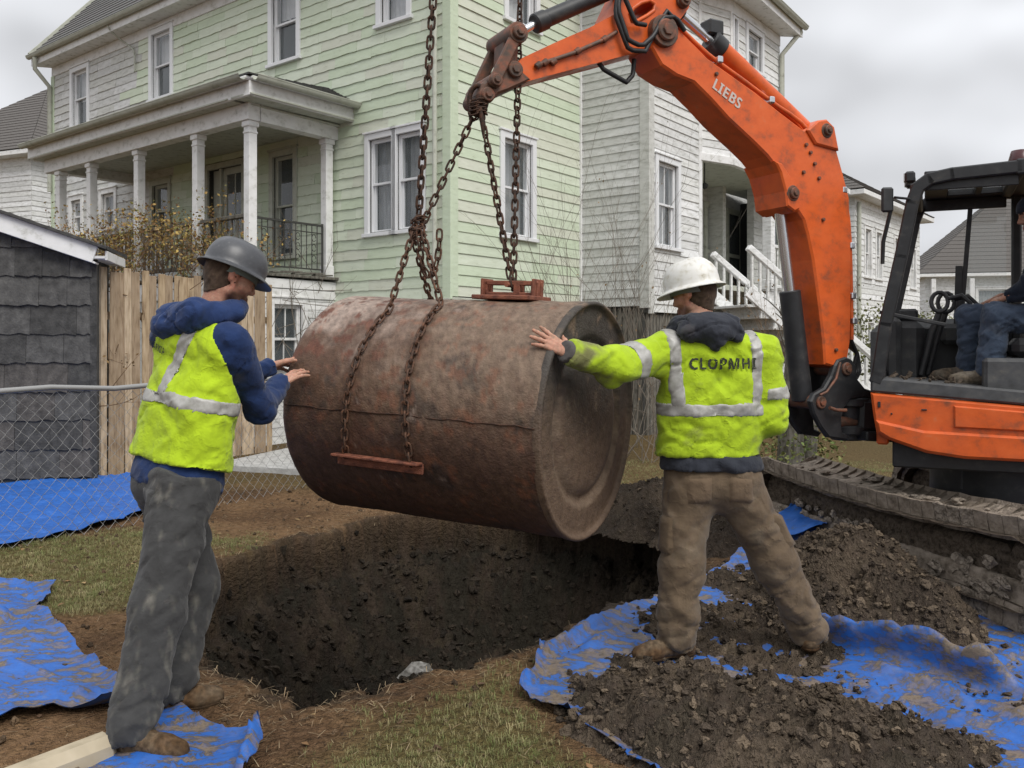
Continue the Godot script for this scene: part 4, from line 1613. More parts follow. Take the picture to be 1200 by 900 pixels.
func build_chains() -> void:
	var knot := Vector3(-0.471, 2.077, -4.5)
	var hook := Vector3(-0.173, 2.677, -4.55)
	chain("long rusty chain hanging from above the picture to the knot left of the hook", [Vector3(-0.33, 4.2, -4.5), knot + Vector3(0.0, 0.02, 0.0)], M.chain_dark, 0.05, 0.3)
	chain("rusty chain slanting from the boom hook down left to the chain knot", [hook + Vector3(-0.02, -0.03, 0.0), knot + Vector3(0.02, 0.0, 0.01)], M.chain_dark, 0.046, 0.8)
	chain("rusty chain slanting from the boom hook down right to the lifting lug", [hook + Vector3(0.02, -0.03, 0.0), tank_frame * Vector3(0.02, 0.985, TANK_R + 0.09)], M.chain_dark, 0.046, 0.1)
	chain("dark chain dropping behind the boom to the lifting lug", [Vector3(0.066, 4.3, -5.0), tank_frame * Vector3(-0.02, 0.975, TANK_R + 0.08)], M.chain_dark, 0.046, 1.2)
	chain("rust-red sling chain over the tank to the left end of the angle bar", wrap_path(0.42, -19.0, 58.0, knot + Vector3(-0.02, -0.02, 0.02), 0.05), M.chain_rust, 0.043, 0.5)
	chain("rust-red sling chain over the tank to the right end of the angle bar", wrap_path(0.78, -19.0, 66.0, knot + Vector3(0.02, -0.02, 0.02), -0.06), M.chain_rust, 0.046, 0.2)
	chain("short rust-red chain falling behind the tank from the knot", [knot + Vector3(-0.03, -0.03, -0.01), tank_point(0.40, 100.0, TANK_R + 0.10), tank_point(0.38, 112.0, TANK_R + 0.025), tank_point(0.37, 150.0, TANK_R + 0.02)], M.chain_rust, 0.046, 0.9)
	# bunched links at the knot, and the dangling loop beside it
	var kl := []
	for i in 18:
		var a := i * 0.9
		kl.append(knot + Vector3(0.030 * cos(a), 0.045 - i * 0.0065, 0.03 * sin(a)))
	chain("bunched rusty chain knot where the slings meet", kl, M.chain_rust, 0.036, 0.0)
	var lp := []
	for i in 14:
		var a := PI * i / 13.0
		lp.append(knot + Vector3(0.06 - 0.05 * cos(a), -0.05 - 0.20 * sin(a), 0.045))
	chain("loose loop of chain hanging below the knot", lp, M.chain_rust, 0.043, 0.4)
	# shackle on the arm tip with chain bunched in it
	var hk := MB.new()
	var ring := []
	for i in 20:
		var a := TAU * i / 20.0
		ring.append(Vector3(-0.1735 + 0.045 * cos(a), 2.725 + 0.075 * sin(a), -4.56 + 0.012 * cos(a)))
	hk.tube(ring, 0.013, 8, false, true)
	var sh := thing("lifting_shackle", "dark steel shackle on the tip of the orange arm holding the chains", "shackle", Vector3(-0.173, 2.64, -4.55))
	put("bow", hk, M.chain_dark, sh)
	var tl := MB.new()
	tl.tube([hook + Vector3(0.01, 0.0, 0.03), hook + Vector3(0.02, -0.06, 0.03), hook + Vector3(0.028, -0.12, 0.028), hook + Vector3(0.03, -0.15, 0.026)], [0.014, 0.012, 0.009, 0.003], 8)
	put("hook_tail", tl, M.chain_dark, sh)
	var bl := []
	for i in 22:
		var a := i * 1.1
		bl.append(hook + Vector3(0.04 * cos(a), 0.04 - i * 0.0035, 0.035 * sin(a)))
	chain("bunched chain links gathered in the shackle under the arm tip", bl, M.chain_dark, 0.036, 0.0)


# ---- the excavator

const BOOM_O := Vector3(2.048, 0, -5.781)
const BOOM_E := Vector3(-0.8885, 0, 0.4594)     # along the boom, in plan
const CAB_O := Vector3(2.2, 0, -5.5)
const CAB_B := Vector3(0.9072, 0, 0.4206)       # towards the machine's rear
const CAB_IN := Vector3(0.4206, 0, -0.9072)     # from its near side to its far side


func V(x: float, y: float) -> Vector2:
	return Vector2(x, y)


func bp(u: float, y: float, off := 0.0) -> Vector3:
	# a point in the boom's plane; off towards the camera's side
	return BOOM_O + BOOM_E * u + Vector3.UP * y + Vector3(-0.4594, 0, -0.8885) * -off


func cp(q: float, y: float, k := 0.0) -> Vector3:
	return CAB_O + CAB_B * q + CAB_IN * k + Vector3.UP * y


func pin(mb: MB, c: Vector3, n: Vector3, w: float, r: float) -> void:
	mb.rod(c - n * (w * 0.5 - 0.02), c + n * (w * 0.5 - 0.02), r * (1.45 if w > 0.31 else 1.15), 18, 0.004)
	mb.rod(c - n * w * 0.5, c + n * w * 0.5, r, 18, r * 0.12)
	mb.rod(c - n * (w * 0.5 + 0.012), c + n * (w * 0.5 + 0.012), r * 0.55, 6, 0.003)


func build_excavator() -> void:
	var orange := noise_tex([[0.0, lin(0.10, 0.045, 0.025)], [0.22, lin(0.33, 0.080, 0.03)], [0.35, lin(0.52, 0.092, 0.02)], [0.5, lin(0.62, 0.105, 0.018)], [0.8, lin(0.67, 0.125, 0.025)], [0.92, lin(0.58, 0.16, 0.065)], [1.0, lin(0.42, 0.22, 0.14)]], 0.008, 111, 1024, 6, FastNoiseLite.TYPE_SIMPLEX_SMOOTH, 0.66)
	var worn := noise_tex([[0.3, Color(0.35, 0.35, 0.35)], [0.7, Color(0.65, 0.65, 0.65)]], 0.02, 112, 256, 4)
	mat("orange_paint", orange, 0.85, 0.7, {"spec": 0.45, "rough_tex": worn})
	var oo := noise_tex([[0.0, lin(0.035, 0.03, 0.027)], [0.45, lin(0.10, 0.055, 0.035)], [0.75, lin(0.22, 0.07, 0.035)], [1.0, lin(0.38, 0.10, 0.04)]], 0.016, 113, 512, 5)
	mat("greasy_steel", oo, 0.6, 1.6, {"spec": 0.5})
	var bk := noise_tex([[0.0, lin(0.009, 0.009, 0.01)], [0.6, lin(0.02, 0.021, 0.023)], [0.85, lin(0.045, 0.043, 0.04)], [1.0, lin(0.12, 0.10, 0.08)]], 0.012, 114, 512, 6, FastNoiseLite.TYPE_SIMPLEX_SMOOTH, 0.66)
	mat("black_paint", bk, 0.5, 1.2)
	var gr := noise_tex([[0.0, lin(0.03, 0.03, 0.03)], [0.5, lin(0.065, 0.067, 0.07)], [0.8, lin(0.10, 0.097, 0.09)], [1.0, lin(0.24, 0.2, 0.15)]], 0.014, 115, 512, 6, FastNoiseLite.TYPE_SIMPLEX_SMOOTH, 0.66)
	mat("grey_paint", gr, 0.6, 1.2)
	var mud := noise_tex([[0.0, lin(0.035, 0.03, 0.025)], [0.3, lin(0.10, 0.083, 0.066)], [0.45, lin(0.22, 0.185, 0.148)], [0.65, lin(0.30, 0.255, 0.21)], [1.0, lin(0.38, 0.34, 0.29)]], 0.018, 116, 1024, 6, FastNoiseLite.TYPE_SIMPLEX_SMOOTH, 0.75)
	var mudb := noise_tex([], 0.03, 117, 512, 6, FastNoiseLite.TYPE_SIMPLEX_SMOOTH, 0.68)
	mat("caked_mud", mud, 0.9, 0.8, {"bump": mudb, "bump_cm": 3.0, "spec": 0.3})
	var clay := noise_tex([[0.0, lin(0.05, 0.04, 0.03)], [0.25, lin(0.12, 0.096, 0.074)], [0.42, lin(0.20, 0.165, 0.13)], [0.6, lin(0.28, 0.235, 0.19)], [1.0, lin(0.36, 0.31, 0.26)]], 0.010, 118, 1024, 6, FastNoiseLite.TYPE_SIMPLEX_SMOOTH, 0.68)
	mat("track_clay", clay, 0.85, 0.8, {"bump": mudb, "bump_cm": 1.0, "spec": 0.3})
	mat("dark_mud", mud, 0.9, 0.8, {"bump": mudb, "bump_cm": 2.5, "spec": 0.3, "color": Color(0.66, 0.64, 0.62)})
	plain("decal_white", lin(0.52, 0.45, 0.41), 0.6)
	plain("lamp_lens", lin(0.45, 0.46, 0.45), 0.2)
	plain("beacon_red", lin(0.06, 0.012, 0.014), 0.3)
	var root := thing("excavator", "orange and black crawler excavator with its boom holding the tank chains", "excavator", Vector3(2.9, 0.1, -5.9))
	build_boom(root)
	build_cab(root)
	build_tracks(root)


func build_boom(root: Node3D) -> void:
	var bt := Transform3D(Basis(BOOM_E, Vector3.UP, BOOM_E.cross(Vector3.UP)), BOOM_O)
	if bt.basis.z.z < 0.0:
		bt.basis.z = -bt.basis.z
	var n := Vector3(0.4594, 0, 0.8885)
	var boom := PackedVector2Array([V(0.164, 1.356), V(0.06, 1.333), V(-0.038, 1.392), V(-0.061, 1.501), V(-0.068, 1.703), V(-0.068, 2.047), V(-0.053, 2.411), V(0, 2.559), V(0.053, 2.69), V(0.082, 2.779), V(0.12, 2.845), V(0.171, 2.871), V(0.235, 2.862), V(0.294, 2.826), V(0.344, 2.804), V(0.54, 2.893), V(0.724, 2.983), V(1.087, 3.134), V(1.284, 3.262), V(1.356, 3.303), V(1.41, 3.308), V(1.457, 3.287), V(1.492, 3.219), V(1.492, 3.138), V(1.422, 3.047), V(1.314, 3.004), V(1.193, 2.982), V(1.068, 2.899), V(0.941, 2.804), V(0.744, 2.684), V(0.64, 2.615), V(0.589, 2.57), V(0.553, 2.524), V(0.53, 2.46), V(0.505, 2.397), V(0.492, 2.314), V(0.44, 2.285), V(0.387, 2.295), V(0.345, 2.25), V(0.31, 2.16), V(0.266, 2.005), V(0.208, 1.698), V(0.178, 1.501)])
	var m := MB.new()
	m.extrude(boom, 0.24, bt, 0.012)
	var b := put("boom", m, M.orange_paint, root)
	# doubler plate along the underside rib, pin bosses
	var rib := MB.new()
	rib.extrude(PackedVector2Array([V(0.60, 2.585), V(0.555, 2.52), V(0.515, 2.41), V(0.502, 2.32), V(0.44, 2.29), V(0.395, 2.31), V(0.42, 2.40), V(0.47, 2.50), V(0.54, 2.575)]), 0.285, bt, 0.01)
	put("boss_plate", rib, M.orange_paint, b)
	var top := MB.new()
	top.extrude(PackedVector2Array([V(0.06, 2.70), V(0.10, 2.845), V(0.165, 2.885), V(0.24, 2.87), V(0.33, 2.80), V(0.26, 2.72)]), 0.28, bt, 0.01)
	put("cylinder_bracket", top, M.orange_paint, b)
	for q in [[0.455, 2.40, 0.33, 0.035], [0.171, 2.812, 0.33, 0.032], [1.416, 3.235, 0.34, 0.062]]:
		var pins := MB.new()
		pin(pins, bp(q[0], q[1]), n, q[2], q[3])
		put("pin", pins, M.greasy_steel, b)
	for q in [[0.352, 2.54], [0.294, 2.667], [0.33, 2.711], [0.258, 2.601], [0.186, 2.26], [0.222, 2.514], [0.075, 1.447], [1.036, 3.05]]:
		var bolts := MB.new()
		bolts.rod(bp(q[0], q[1], 0.118), bp(q[0], q[1], 0.135), 0.012, 6, 0.002)
		put("bolt", bolts, M.greasy_steel, b)
	# lettering, worn white
	var dec := MB.new()
	var txt := TextMesh.new()
	var f := SystemFont.new()
	f.font_names = PackedStringArray(["Droid Sans"])
	f.font_weight = 700
	txt.font = f
	txt.text = "LIEBS"
	txt.font_size = 64
	txt.pixel_size = 0.0014
	txt.depth = 0.002
	var dv := (bp(0.84, 2.90) - bp(1.08, 3.02)).normalized()
	var tz := n
	var ty := tz.cross(dv).normalized()
	var o := MeshInstance3D.new()
	o.name = "lettering"
	o.mesh = txt
	o.material_override = M.decal_white
	b.add_child(o, true)
	o.transform = Transform3D(Basis(dv, ty, tz), bp(0.952, 2.945, 0.1225) - at_of(b))
	# arm with the window cut through its heel
	var arm := PackedVector2Array([V(2.475, 2.772), V(2.098, 2.911), V(1.831, 3.008), V(1.492, 3.133), V(1.404, 3.155), V(1.345, 3.215), V(1.32, 3.295), V(1.272, 3.341), V(1.217, 3.409), V(1.199, 3.481), V(1.254, 3.549), V(1.404, 3.608), V(1.579, 3.556), V(1.653, 3.438), V(1.732, 3.284), V(1.886, 3.189), V(2.072, 3.091), V(2.293, 2.968), V(2.352, 2.907), V(2.43, 2.84)])
	var csg := CSGPolygon3D.new()
	csg.name = "arm"
	csg.polygon = arm
	csg.depth = 0.2
	csg.material = M.orange_paint
	var hole := CSGPolygon3D.new()
	hole.name = "opening"
	hole.operation = CSGShape3D.OPERATION_SUBTRACTION
	hole.polygon = PackedVector2Array([V(1.625, 3.302), V(1.602, 3.343), V(1.55, 3.381), V(1.492, 3.405), V(1.457, 3.392), V(1.463, 3.353), V(1.51, 3.316), V(1.573, 3.277), V(1.613, 3.27)])
	hole.depth = 0.6
	hole.material = M.orange_paint
	hole.position = Vector3(0, 0, 0.2)
	csg.add_child(hole)
	root.add_child(csg, true)
	var ax := BOOM_E
	csg.transform = Transform3D(Basis(ax, Vector3.UP, ax.cross(Vector3.UP)), BOOM_O + n * 0.1 * signf(ax.cross(Vector3.UP).dot(n)) - at_of(root))
	var lip := MB.new()
	var rim := []
	for q in [V(1.625, 3.302), V(1.602, 3.343), V(1.55, 3.381), V(1.492, 3.405), V(1.457, 3.392), V(1.463, 3.353), V(1.51, 3.316), V(1.573, 3.277), V(1.613, 3.27)]:
		rim.append(bp(q.x, q.y, 0.1))
	lip.tube(rim, 0.012, 6, false, true)
	put("opening_rim", lip, M.orange_paint, root)
	var tip := MB.new()
	tip.extrude(PackedVector2Array([V(2.322, 2.915), V(2.24, 2.86), V(2.38, 2.785), V(2.435, 2.76), V(2.465, 2.725), V(2.50, 2.705), V(2.53, 2.718), V(2.542, 2.752), V(2.525, 2.805), V(2.48, 2.845), V(2.42, 2.88), V(2.365, 2.925)]), 0.215, bt, 0.012)
	put("arm_tip", tip, M.greasy_steel, root)
	# link bars of the bucket linkage
	for s in [-0.12, 0.12]:
		var lk := MB.new()
		lk.bar(bp(2.337, 3.081, s), bp(2.465, 2.82, s), 0.03, 0.062, 0.008, n.cross(bp(2.337, 3.081) - bp(2.508, 2.815)).normalized())
		put("link_bar", lk, M.greasy_steel, root)
	var hl := MB.new()
	hl.bar(bp(2.337, 3.081), bp(2.347, 2.90), 0.13, 0.085, 0.012, n.cross(Vector3.UP).normalized())
	put("link_bar", hl, M.greasy_steel, root)
	for q in [[2.337, 3.081, 0.32, 0.038], [2.347, 2.895, 0.26, 0.042], [2.465, 2.82, 0.30, 0.032], [2.50, 2.748, 0.25, 0.036], [1.266, 3.44, 0.28, 0.038]]:
		var pp := MB.new()
		pin(pp, bp(q[0], q[1]), n, q[2], q[3])
		put("pin", pp, M.greasy_steel, root)
	# cylinders
	var c1 := MB.new()
	c1.rod(bp(1.608, 3.50), bp(2.165, 3.195), 0.046, 20, 0.006)
	c1.rod(bp(2.10, 3.231), bp(2.172, 3.191), 0.054, 20, 0.008)
	var cy1 := put("bucket_cylinder", c1, M.black_paint, root)
	var r1 := MB.new()
	r1.rod(bp(2.172, 3.191), bp(2.33, 3.086), 0.022, 16)
	put("piston_rod", r1, M.chrome, cy1)
	var c2 := MB.new()
	c2.rod(bp(0.905, 3.245), bp(0.19, 2.815), 0.062, 22, 0.006)
	var cy2 := put("arm_cylinder", c2, M.orange_paint, root)
	var cc := MB.new()
	cc.rod(bp(0.985, 3.293), bp(0.895, 3.239), 0.072, 22, 0.01)
	cc.box(Transform3D(Basis(BOOM_E, Vector3.UP, n), bp(0.965, 3.36)), Vector3(0.11, 0.09, 0.1), 0.01)
	put("cylinder_head", cc, M.black_paint, cy2)
	var r2 := MB.new()
	r2.rod(bp(1.26, 3.438), bp(0.97, 3.284), 0.03, 18)
	put("piston_rod", r2, M.chrome, cy2)
	var ce := MB.new()
	ce.rod(bp(1.275, 3.445), bp(1.19, 3.398), 0.05, 18, 0.01)
	ce.rod(bp(0.02, 2.72), bp(0.07, 2.87), 0.05, 16, 0.01)
	put("rod_eye", ce, M.black_paint, cy2)
	var stub := MB.new()
	stub.rod(bp(0.015, 2.61), bp(0.075, 2.85), 0.048, 18, 0.006)
	stub.rod(bp(0.068, 2.83), bp(0.083, 2.885), 0.058, 18, 0.006)
	put("cylinder_tail", stub, M.orange_paint, root)
	var c3 := MB.new()
	c3.rod(bp(0.344, 1.817, 0.0), bp(0.237, 1.13, 0.0), 0.066, 22, 0.006)
	var cy3 := put("boom_cylinder", c3, M.black_paint, root)
	var r3 := MB.new()
	r3.rod(bp(0.43, 2.33), bp(0.344, 1.81), 0.034, 18)
	put("piston_rod", r3, M.chrome, cy3)
	# rigid oil lines along the top of the boom, with clamps
	var ln := [V(1.356, 3.315), V(1.254, 3.26), V(1.068, 3.15), V(0.81, 3.04), V(0.541, 2.92), V(0.344, 2.84), V(0.13, 2.66), V(0.0, 2.49), V(-0.065, 2.263), V(-0.085, 1.938), V(-0.095, 1.5)]
	for k in 3:
		var lm := MB.new()
		var pts := []
		for i in ln.size():
			var q: Vector2 = ln[i]
			pts.append(bp(q.x - 0.01 * k * 0.4, q.y + 0.012 + (0.018 if i < 6 else 0.0) * (k % 2), 0.095 - 0.05 * k))
		var cu := Curve3D.new()
		for i in pts.size():
			var d: Vector3 = (pts[mini(i + 1, pts.size() - 1)] - pts[maxi(i - 1, 0)]) * 0.16
			cu.add_point(pts[i], -d, d)
		var sm := []
		for i in 50:
			sm.append(cu.sample_baked(cu.get_baked_length() * i / 49.0))
		lm.tube(sm, 0.0135, 8)
		put("oil_line", lm, M.orange_paint, b)
	for q in [[1.0, 3.13], [0.6, 2.945], [-0.01, 2.45], [-0.078, 2.1], [-0.09, 1.78], [-0.1, 1.62]]:
		var cl := MB.new()
		cl.box(Transform3D(bt.basis, bp(q[0], q[1] + 0.012, 0.05)), Vector3(0.04, 0.04, 0.15), 0.006)
		put("clamp", cl, M.chrome, b)
	# flexible hoses: round the elbow, at the foot, under the arm
	var hs := [
		[[1.70, 3.47, .13], [1.73, 3.30, .14], [1.67, 3.14, .15], [1.58, 3.12, .15], [1.50, 3.19, .15], [1.44, 3.30, .15], [1.34, 3.325, .14], [1.27, 3.26, .13]],
		[[1.69, 3.50, .12], [1.74, 3.27, .13], [1.66, 3.09, .14], [1.55, 3.10, .14], [1.48, 3.22, .135], [1.40, 3.35, .135], [1.29, 3.29, .12]],
		[[1.62, 3.55, .14], [1.70, 3.38, .15], [1.62, 3.24, .15], [1.54, 3.25, .13]],
		[[1.80, 3.03, .05], [1.77, 2.99, .06], [1.62, 2.94, .06], [1.57, 2.99, .05], [1.56, 3.08, .05]],
	]
	for i in 5:
		hs.append([[-0.085, 1.62, 0.08 - 0.035 * i], [-0.11 - 0.022 * i, 1.50, 0.08 - 0.035 * i], [-0.17 - 0.035 * i, 1.42, 0.07 - 0.03 * i], [-0.15 - 0.04 * i, 1.30, 0.05 - 0.02 * i], [-0.11 - 0.02 * i, 1.24, 0.03], [-0.12, 1.15, 0.0]])
	for h in hs:
		var cu := Curve3D.new()
		for i in h.size():
			var p: Vector3 = bp(h[i][0], h[i][1], h[i][2])
			var a: Array = h[maxi(i - 1, 0)]
			var c: Array = h[mini(i + 1, h.size() - 1)]
			var d: Vector3 = (bp(c[0], c[1], c[2]) - bp(a[0], a[1], a[2])) * 0.2
			cu.add_point(p, -d, d)
		var sm := []
		for i in 24:
			sm.append(cu.sample_baked(cu.get_baked_length() * i / 23.0))
		var hm := MB.new()
		hm.tube(sm, 0.0135, 8)
		put("hose", hm, M.rubber_hose, b)
	# a bundle of thin lines along the arm's side
	var al := MB.new()
	al.tube([bp(2.215, 2.93, 0.112), bp(2.19, 2.948, 0.115), bp(2.0, 3.03, 0.115), bp(1.80, 3.135, 0.115), bp(1.72, 3.19, 0.112)], 0.011, 8)
	for q in [[2.21, 2.935], [2.17, 2.955], [2.12, 2.965], [1.97, 3.045], [1.80, 3.135]]:
		al.rod(bp(q[0] + 0.012, q[1] - 0.01, 0.112), bp(q[0] - 0.012, q[1] + 0.012, 0.118), 0.018, 8, 0.003)
	put("arm_line", al, M.greasy_steel, root)
	# swing bracket: two cheeks, a knuckle between them and the body
	var cheek := PackedVector2Array([V(0.097, 1.35), V(0.07, 1.385), V(0.0, 1.402), V(-0.055, 1.385), V(-0.091, 1.348), V(-0.099, 1.266), V(-0.176, 1.198), V(-0.27, 1.174), V(-0.27, 1.129), V(-0.12, 1.14), V(-0.038, 1.13), V(0.015, 1.078), V(0.038, 1.003), V(0.03, 0.927), V(-0.038, 0.902), V(-0.008, 0.876), V(0.149, 0.9), V(0.215, 0.967), V(0.273, 1.049), V(0.302, 1.13), V(0.273, 1.177), V(0.186, 1.212), V(0.127, 1.286)])
	for s in [-0.115, 0.115]:
		var ck := MB.new()
		var t := bt
		t.origin += n * s
		ck.extrude(cheek, 0.045, t, 0.01)
		put("swing_bracket", ck, M.black_paint, root)
	var kn := MB.new()
	kn.rod(bp(-0.16, 0.86, 0.0), bp(-0.16, 1.19, 0.0), 0.11, 20, 0.01)
	kn.rod(bp(-0.16, 0.90, 0.0), bp(-0.16, 0.96, 0.0), 0.15, 20, 0.01)
	kn.rod(bp(-0.16, 1.08, 0.0), bp(-0.16, 1.14, 0.0), 0.15, 20, 0.01)
	kn.bar(bp(-0.16, 1.03, 0.0), cp(0.3, 1.0, 0.7), 0.3, 0.2, 0.02)
	kn.bar(bp(-0.16, 0.90, 0.0), cp(0.3, 0.86, 0.7), 0.4, 0.06, 0.01)
	put("swing_knuckle", kn, M.black_paint, root)
	for q in [[0.0, 1.327, 0.042], [0.222, 1.122, 0.04]]:
		var p3 := MB.new()
		pin(p3, bp(q[0], q[1]), n, 0.305, q[2])
		put("pin", p3, M.greasy_steel, root)
	var ir := MB.new()
	ir.tube([bp(0.10, 1.37, 0.18), bp(0.14, 1.27, 0.185), bp(0.22, 1.19, 0.185), bp(0.27, 1.17, 0.18)], 0.008, 6)
	ir.tube([bp(0.19, 1.09, 0.18), bp(0.14, 1.075, 0.185), bp(0.05, 1.07, 0.18)], 0.012, 6)
	ir.rod(bp(-0.02, 0.985, 0.05), bp(-0.25, 0.975, 0.1), 0.035, 14, 0.005)
	put("grease_line", ir, M.greasy_steel, root)


func build_cab(root: Node3D) -> void:
	var cb := Transform3D(Basis(CAB_B, Vector3.UP, CAB_B.cross(Vector3.UP)), CAB_O)
	# z of this frame points to the near side
	var box := func(mb: MB, q0: float, q1: float, y0: float, y1: float, k0: float, k1: float, bev := 0.01) -> void:
		mb.box(Transform3D(cb.basis, cp((q0 + q1) * 0.5, (y0 + y1) * 0.5, (k0 + k1) * 0.5)), Vector3(absf(q1 - q0), absf(y1 - y0), absf(k1 - k0)), bev)
	# orange skirt: near side panel with its lower corner cut back, folding out along the middle
	var sk := MB.new()
	var t := cb
	t.origin = cp(0, 0, 0.04)
	sk.extrude(PackedVector2Array([V(0, 1.186), V(1.75, 1.06), V(1.75, 0.800), V(0.515, 0.806), V(0.31, 0.83), V(0.097, 0.902), V(0.034, 0.941), V(0.015, 1.056)]), 0.08, t, 0.014)
	var skirt := put("side_skirt", sk, M.orange_paint, root)
	var fold := MB.new()
	var t2 := cb
	t2.origin = cp(0, 0, -0.005)
	fold.extrude(PackedVector2Array([V(0.03, 1.02), V(0.30, 0.965), V(1.75, 0.93), V(1.75, 0.806), V(0.52, 0.812), V(0.315, 0.836), V(0.105, 0.907), V(0.045, 0.945)]), 0.03, t2, 0.014)
	fold.extrude(PackedVector2Array([V(0.46, 1.12), V(1.7, 1.04), V(1.7, 0.965), V(0.46, 0.99)]), 0.02, t2, 0.008)
	put("skirt_panel", fold, M.orange_paint, skirt)
	var sl := MB.new()
	for q in [[0.05, 1.115, 0.016, 0.035], [0.12, 1.06, 0.01, 0.01], [0.38, 0.93, 0.01, 0.01], [0.30, 1.09, 0.03, 0.008]]:
		sl.box(Transform3D(cb.basis, cp(q[0], q[1], -0.0)), Vector3(q[2], q[3], 0.016), 0.002)
	put("slot", sl, M.black_paint, skirt)
	var fr := MB.new()
	box.call(fr, 0.03, 0.10, 0.86, 1.17, 0.09, 1.5)
	put("front_skirt", fr, M.orange_paint, root)
	# deck under the cab, body behind it
	var dk := MB.new()
	t2.origin = cp(0, 0, 0.78)
	dk.extrude(PackedVector2Array([V(0.0, 1.19), V(0.0, 1.255), V(0.03, 1.278), V(0.25, 1.262), V(1.75, 1.14), V(1.75, 1.07)]), 1.56, t2, 0.012)
	put("deck", dk, M.grey_paint, root)
	var un := MB.new()
	box.call(un, 0.12, 1.75, 0.72, 1.08, 0.12, 1.5)
	box.call(un, 0.5, 1.4, 0.55, 0.75, 0.45, 1.15)
	un.rod(cp(0.75, 0.35, 0.8), cp(0.75, 0.75, 0.8), 0.42, 28)
	put("body_frame", un, M.black_paint, root)
	var hd := MB.new()
	box.call(hd, -0.06, 1.72, 1.15, 1.66, 1.02, 1.58, 0.09)
	put("side_cover", hd, M.grey_paint, root)
	var cw := MB.new()
	box.call(cw, 1.40, 1.95, 0.85, 1.75, 0.02, 1.56, 0.12)
	put("counterweight", cw, M.orange_paint, root)
	# cab frame
	var fm := MB.new()
	for k in [0.03, 0.98]:
		var pl := [V(0.03, 1.26), V(0.044, 1.30), V(0.085, 1.605), V(0.172, 2.017), V(0.235, 2.34), V(0.268, 2.43), V(0.33, 2.475), V(0.45, 2.495), V(0.80, 2.51), V(1.25, 2.50), V(1.32, 2.46), V(1.34, 2.38), V(1.36, 1.25)]
		for i in pl.size() - 1:
			var e0 := (cp(pl[i + 1].x, pl[i + 1].y, k) - cp(pl[i].x, pl[i].y, k)).normalized() * 0.018
			fm.bar(cp(pl[i].x, pl[i].y, k) - e0, cp(pl[i + 1].x, pl[i + 1].y, k) + e0, 0.065, 0.075 if i < 8 else 0.09, 0.008, (cp(pl[i + 1].x, pl[i + 1].y, k) - cp(pl[i].x, pl[i].y, k)).cross(CAB_IN).normalized())
		fm.bar(cp(0.86 if k > 0.5 else 0.99, 2.48, k), cp(0.86 if k > 0.5 else 1.0, 1.2, k), 0.075, 0.06, 0.012, CAB_B)
	for q in [[0.04, 1.28], [0.255, 2.43], [0.8, 2.505], [1.32, 2.46], [1.35, 1.3]]:
		fm.bar(cp(q[0], q[1], 0.06), cp(q[0], q[1], 0.95), 0.07, 0.07, 0.012)
	var cab := put("cab_frame", fm, M.black_paint, root)
	# roof with two hatch openings
	var rf := MB.new()
	for e in [[0.30, 0.44, 0.03, 0.98], [0.60, 0.64, 0.2, 0.8], [0.80, 1.32, 0.03, 0.98], [0.44, 0.80, 0.03, 0.2], [0.44, 0.80, 0.8, 0.98]]:
		box.call(rf, e[0], e[1], 2.48, 2.525, e[2], e[3], 0.006)
	put("roof", rf, M.black_paint, cab)
	for e in [[0.44, 0.60], [0.64, 0.80]]:
		var hg := MB.new()
		hg.quad(cp(e[0], 2.505, 0.2), cp(e[1], 2.505, 0.2), cp(e[1], 2.505, 0.8), cp(e[0], 2.505, 0.8))
		put("roof_glass", hg, M.cab_glass, cab)
	# roof lining edge seen from below
	for e in [[2.405, 0.94, 0.975], [2.41, 0.035, 0.06]]:
		var li := MB.new()
		box.call(li, 0.30, 0.80, e[0], 2.48, e[1], e[2], 0.004)
		put("roof_lining", li, M.black_paint, cab)
	# far side: sliding window divider and panes
	var dv := MB.new()
	dv.bar(cp(0.584, 2.42, 0.96), cp(0.505, 1.35, 0.96), 0.022, 0.03, 0.003, CAB_B)
	dv.bar(cp(0.515, 2.02, 0.955), cp(0.50, 1.5, 0.955), 0.03, 0.045, 0.003, CAB_B)
	put("window_divider", dv, M.black_paint, cab)
	var g1 := MB.new()
	g1.quad(cp(0.51, 1.66, 0.965), cp(0.80, 1.66, 0.965), cp(0.80, 2.43, 0.965), cp(0.585, 2.43, 0.965))
	put("side_glass", g1, M.cab_glass, cab)
	var fg := MB.new()
	fg.quad(cp(0.07, 1.45, 0.08), cp(0.07, 1.45, 0.93), cp(0.245, 2.40, 0.93), cp(0.245, 2.40, 0.08))
	put("windscreen", fg, M.window_glass, cab)
	# lower far panel and console
	var lp := MB.new()
	box.call(lp, 0.05, 0.80, 1.2, 1.60, 0.93, 0.97, 0.01)
	box.call(lp, 0.06, 0.16, 1.2, 1.66, 0.42, 0.93, 0.03)
	box.call(lp, 0.10, 0.30, 1.2, 1.64, 0.62, 0.93, 0.05)
	box.call(lp, 0.14, 0.26, 1.64, 1.72, 0.66, 0.86, 0.015)
	put("lower_panel", lp, M.black_paint, cab)
	var tk := MB.new()
	box.call(tk, 0.40, 0.60, 1.48, 1.62, 0.78, 0.92, 0.03)
	put("grey_console_box", tk, M.grey_paint, cab)
	var gb := MB.new()
	gb.bar(cp(0.05, 1.68, 0.04), cp(0.42, 1.60, 0.10), 0.022, 0.022, 0.004)
	put("grab_rail", gb, M.black_paint, cab)
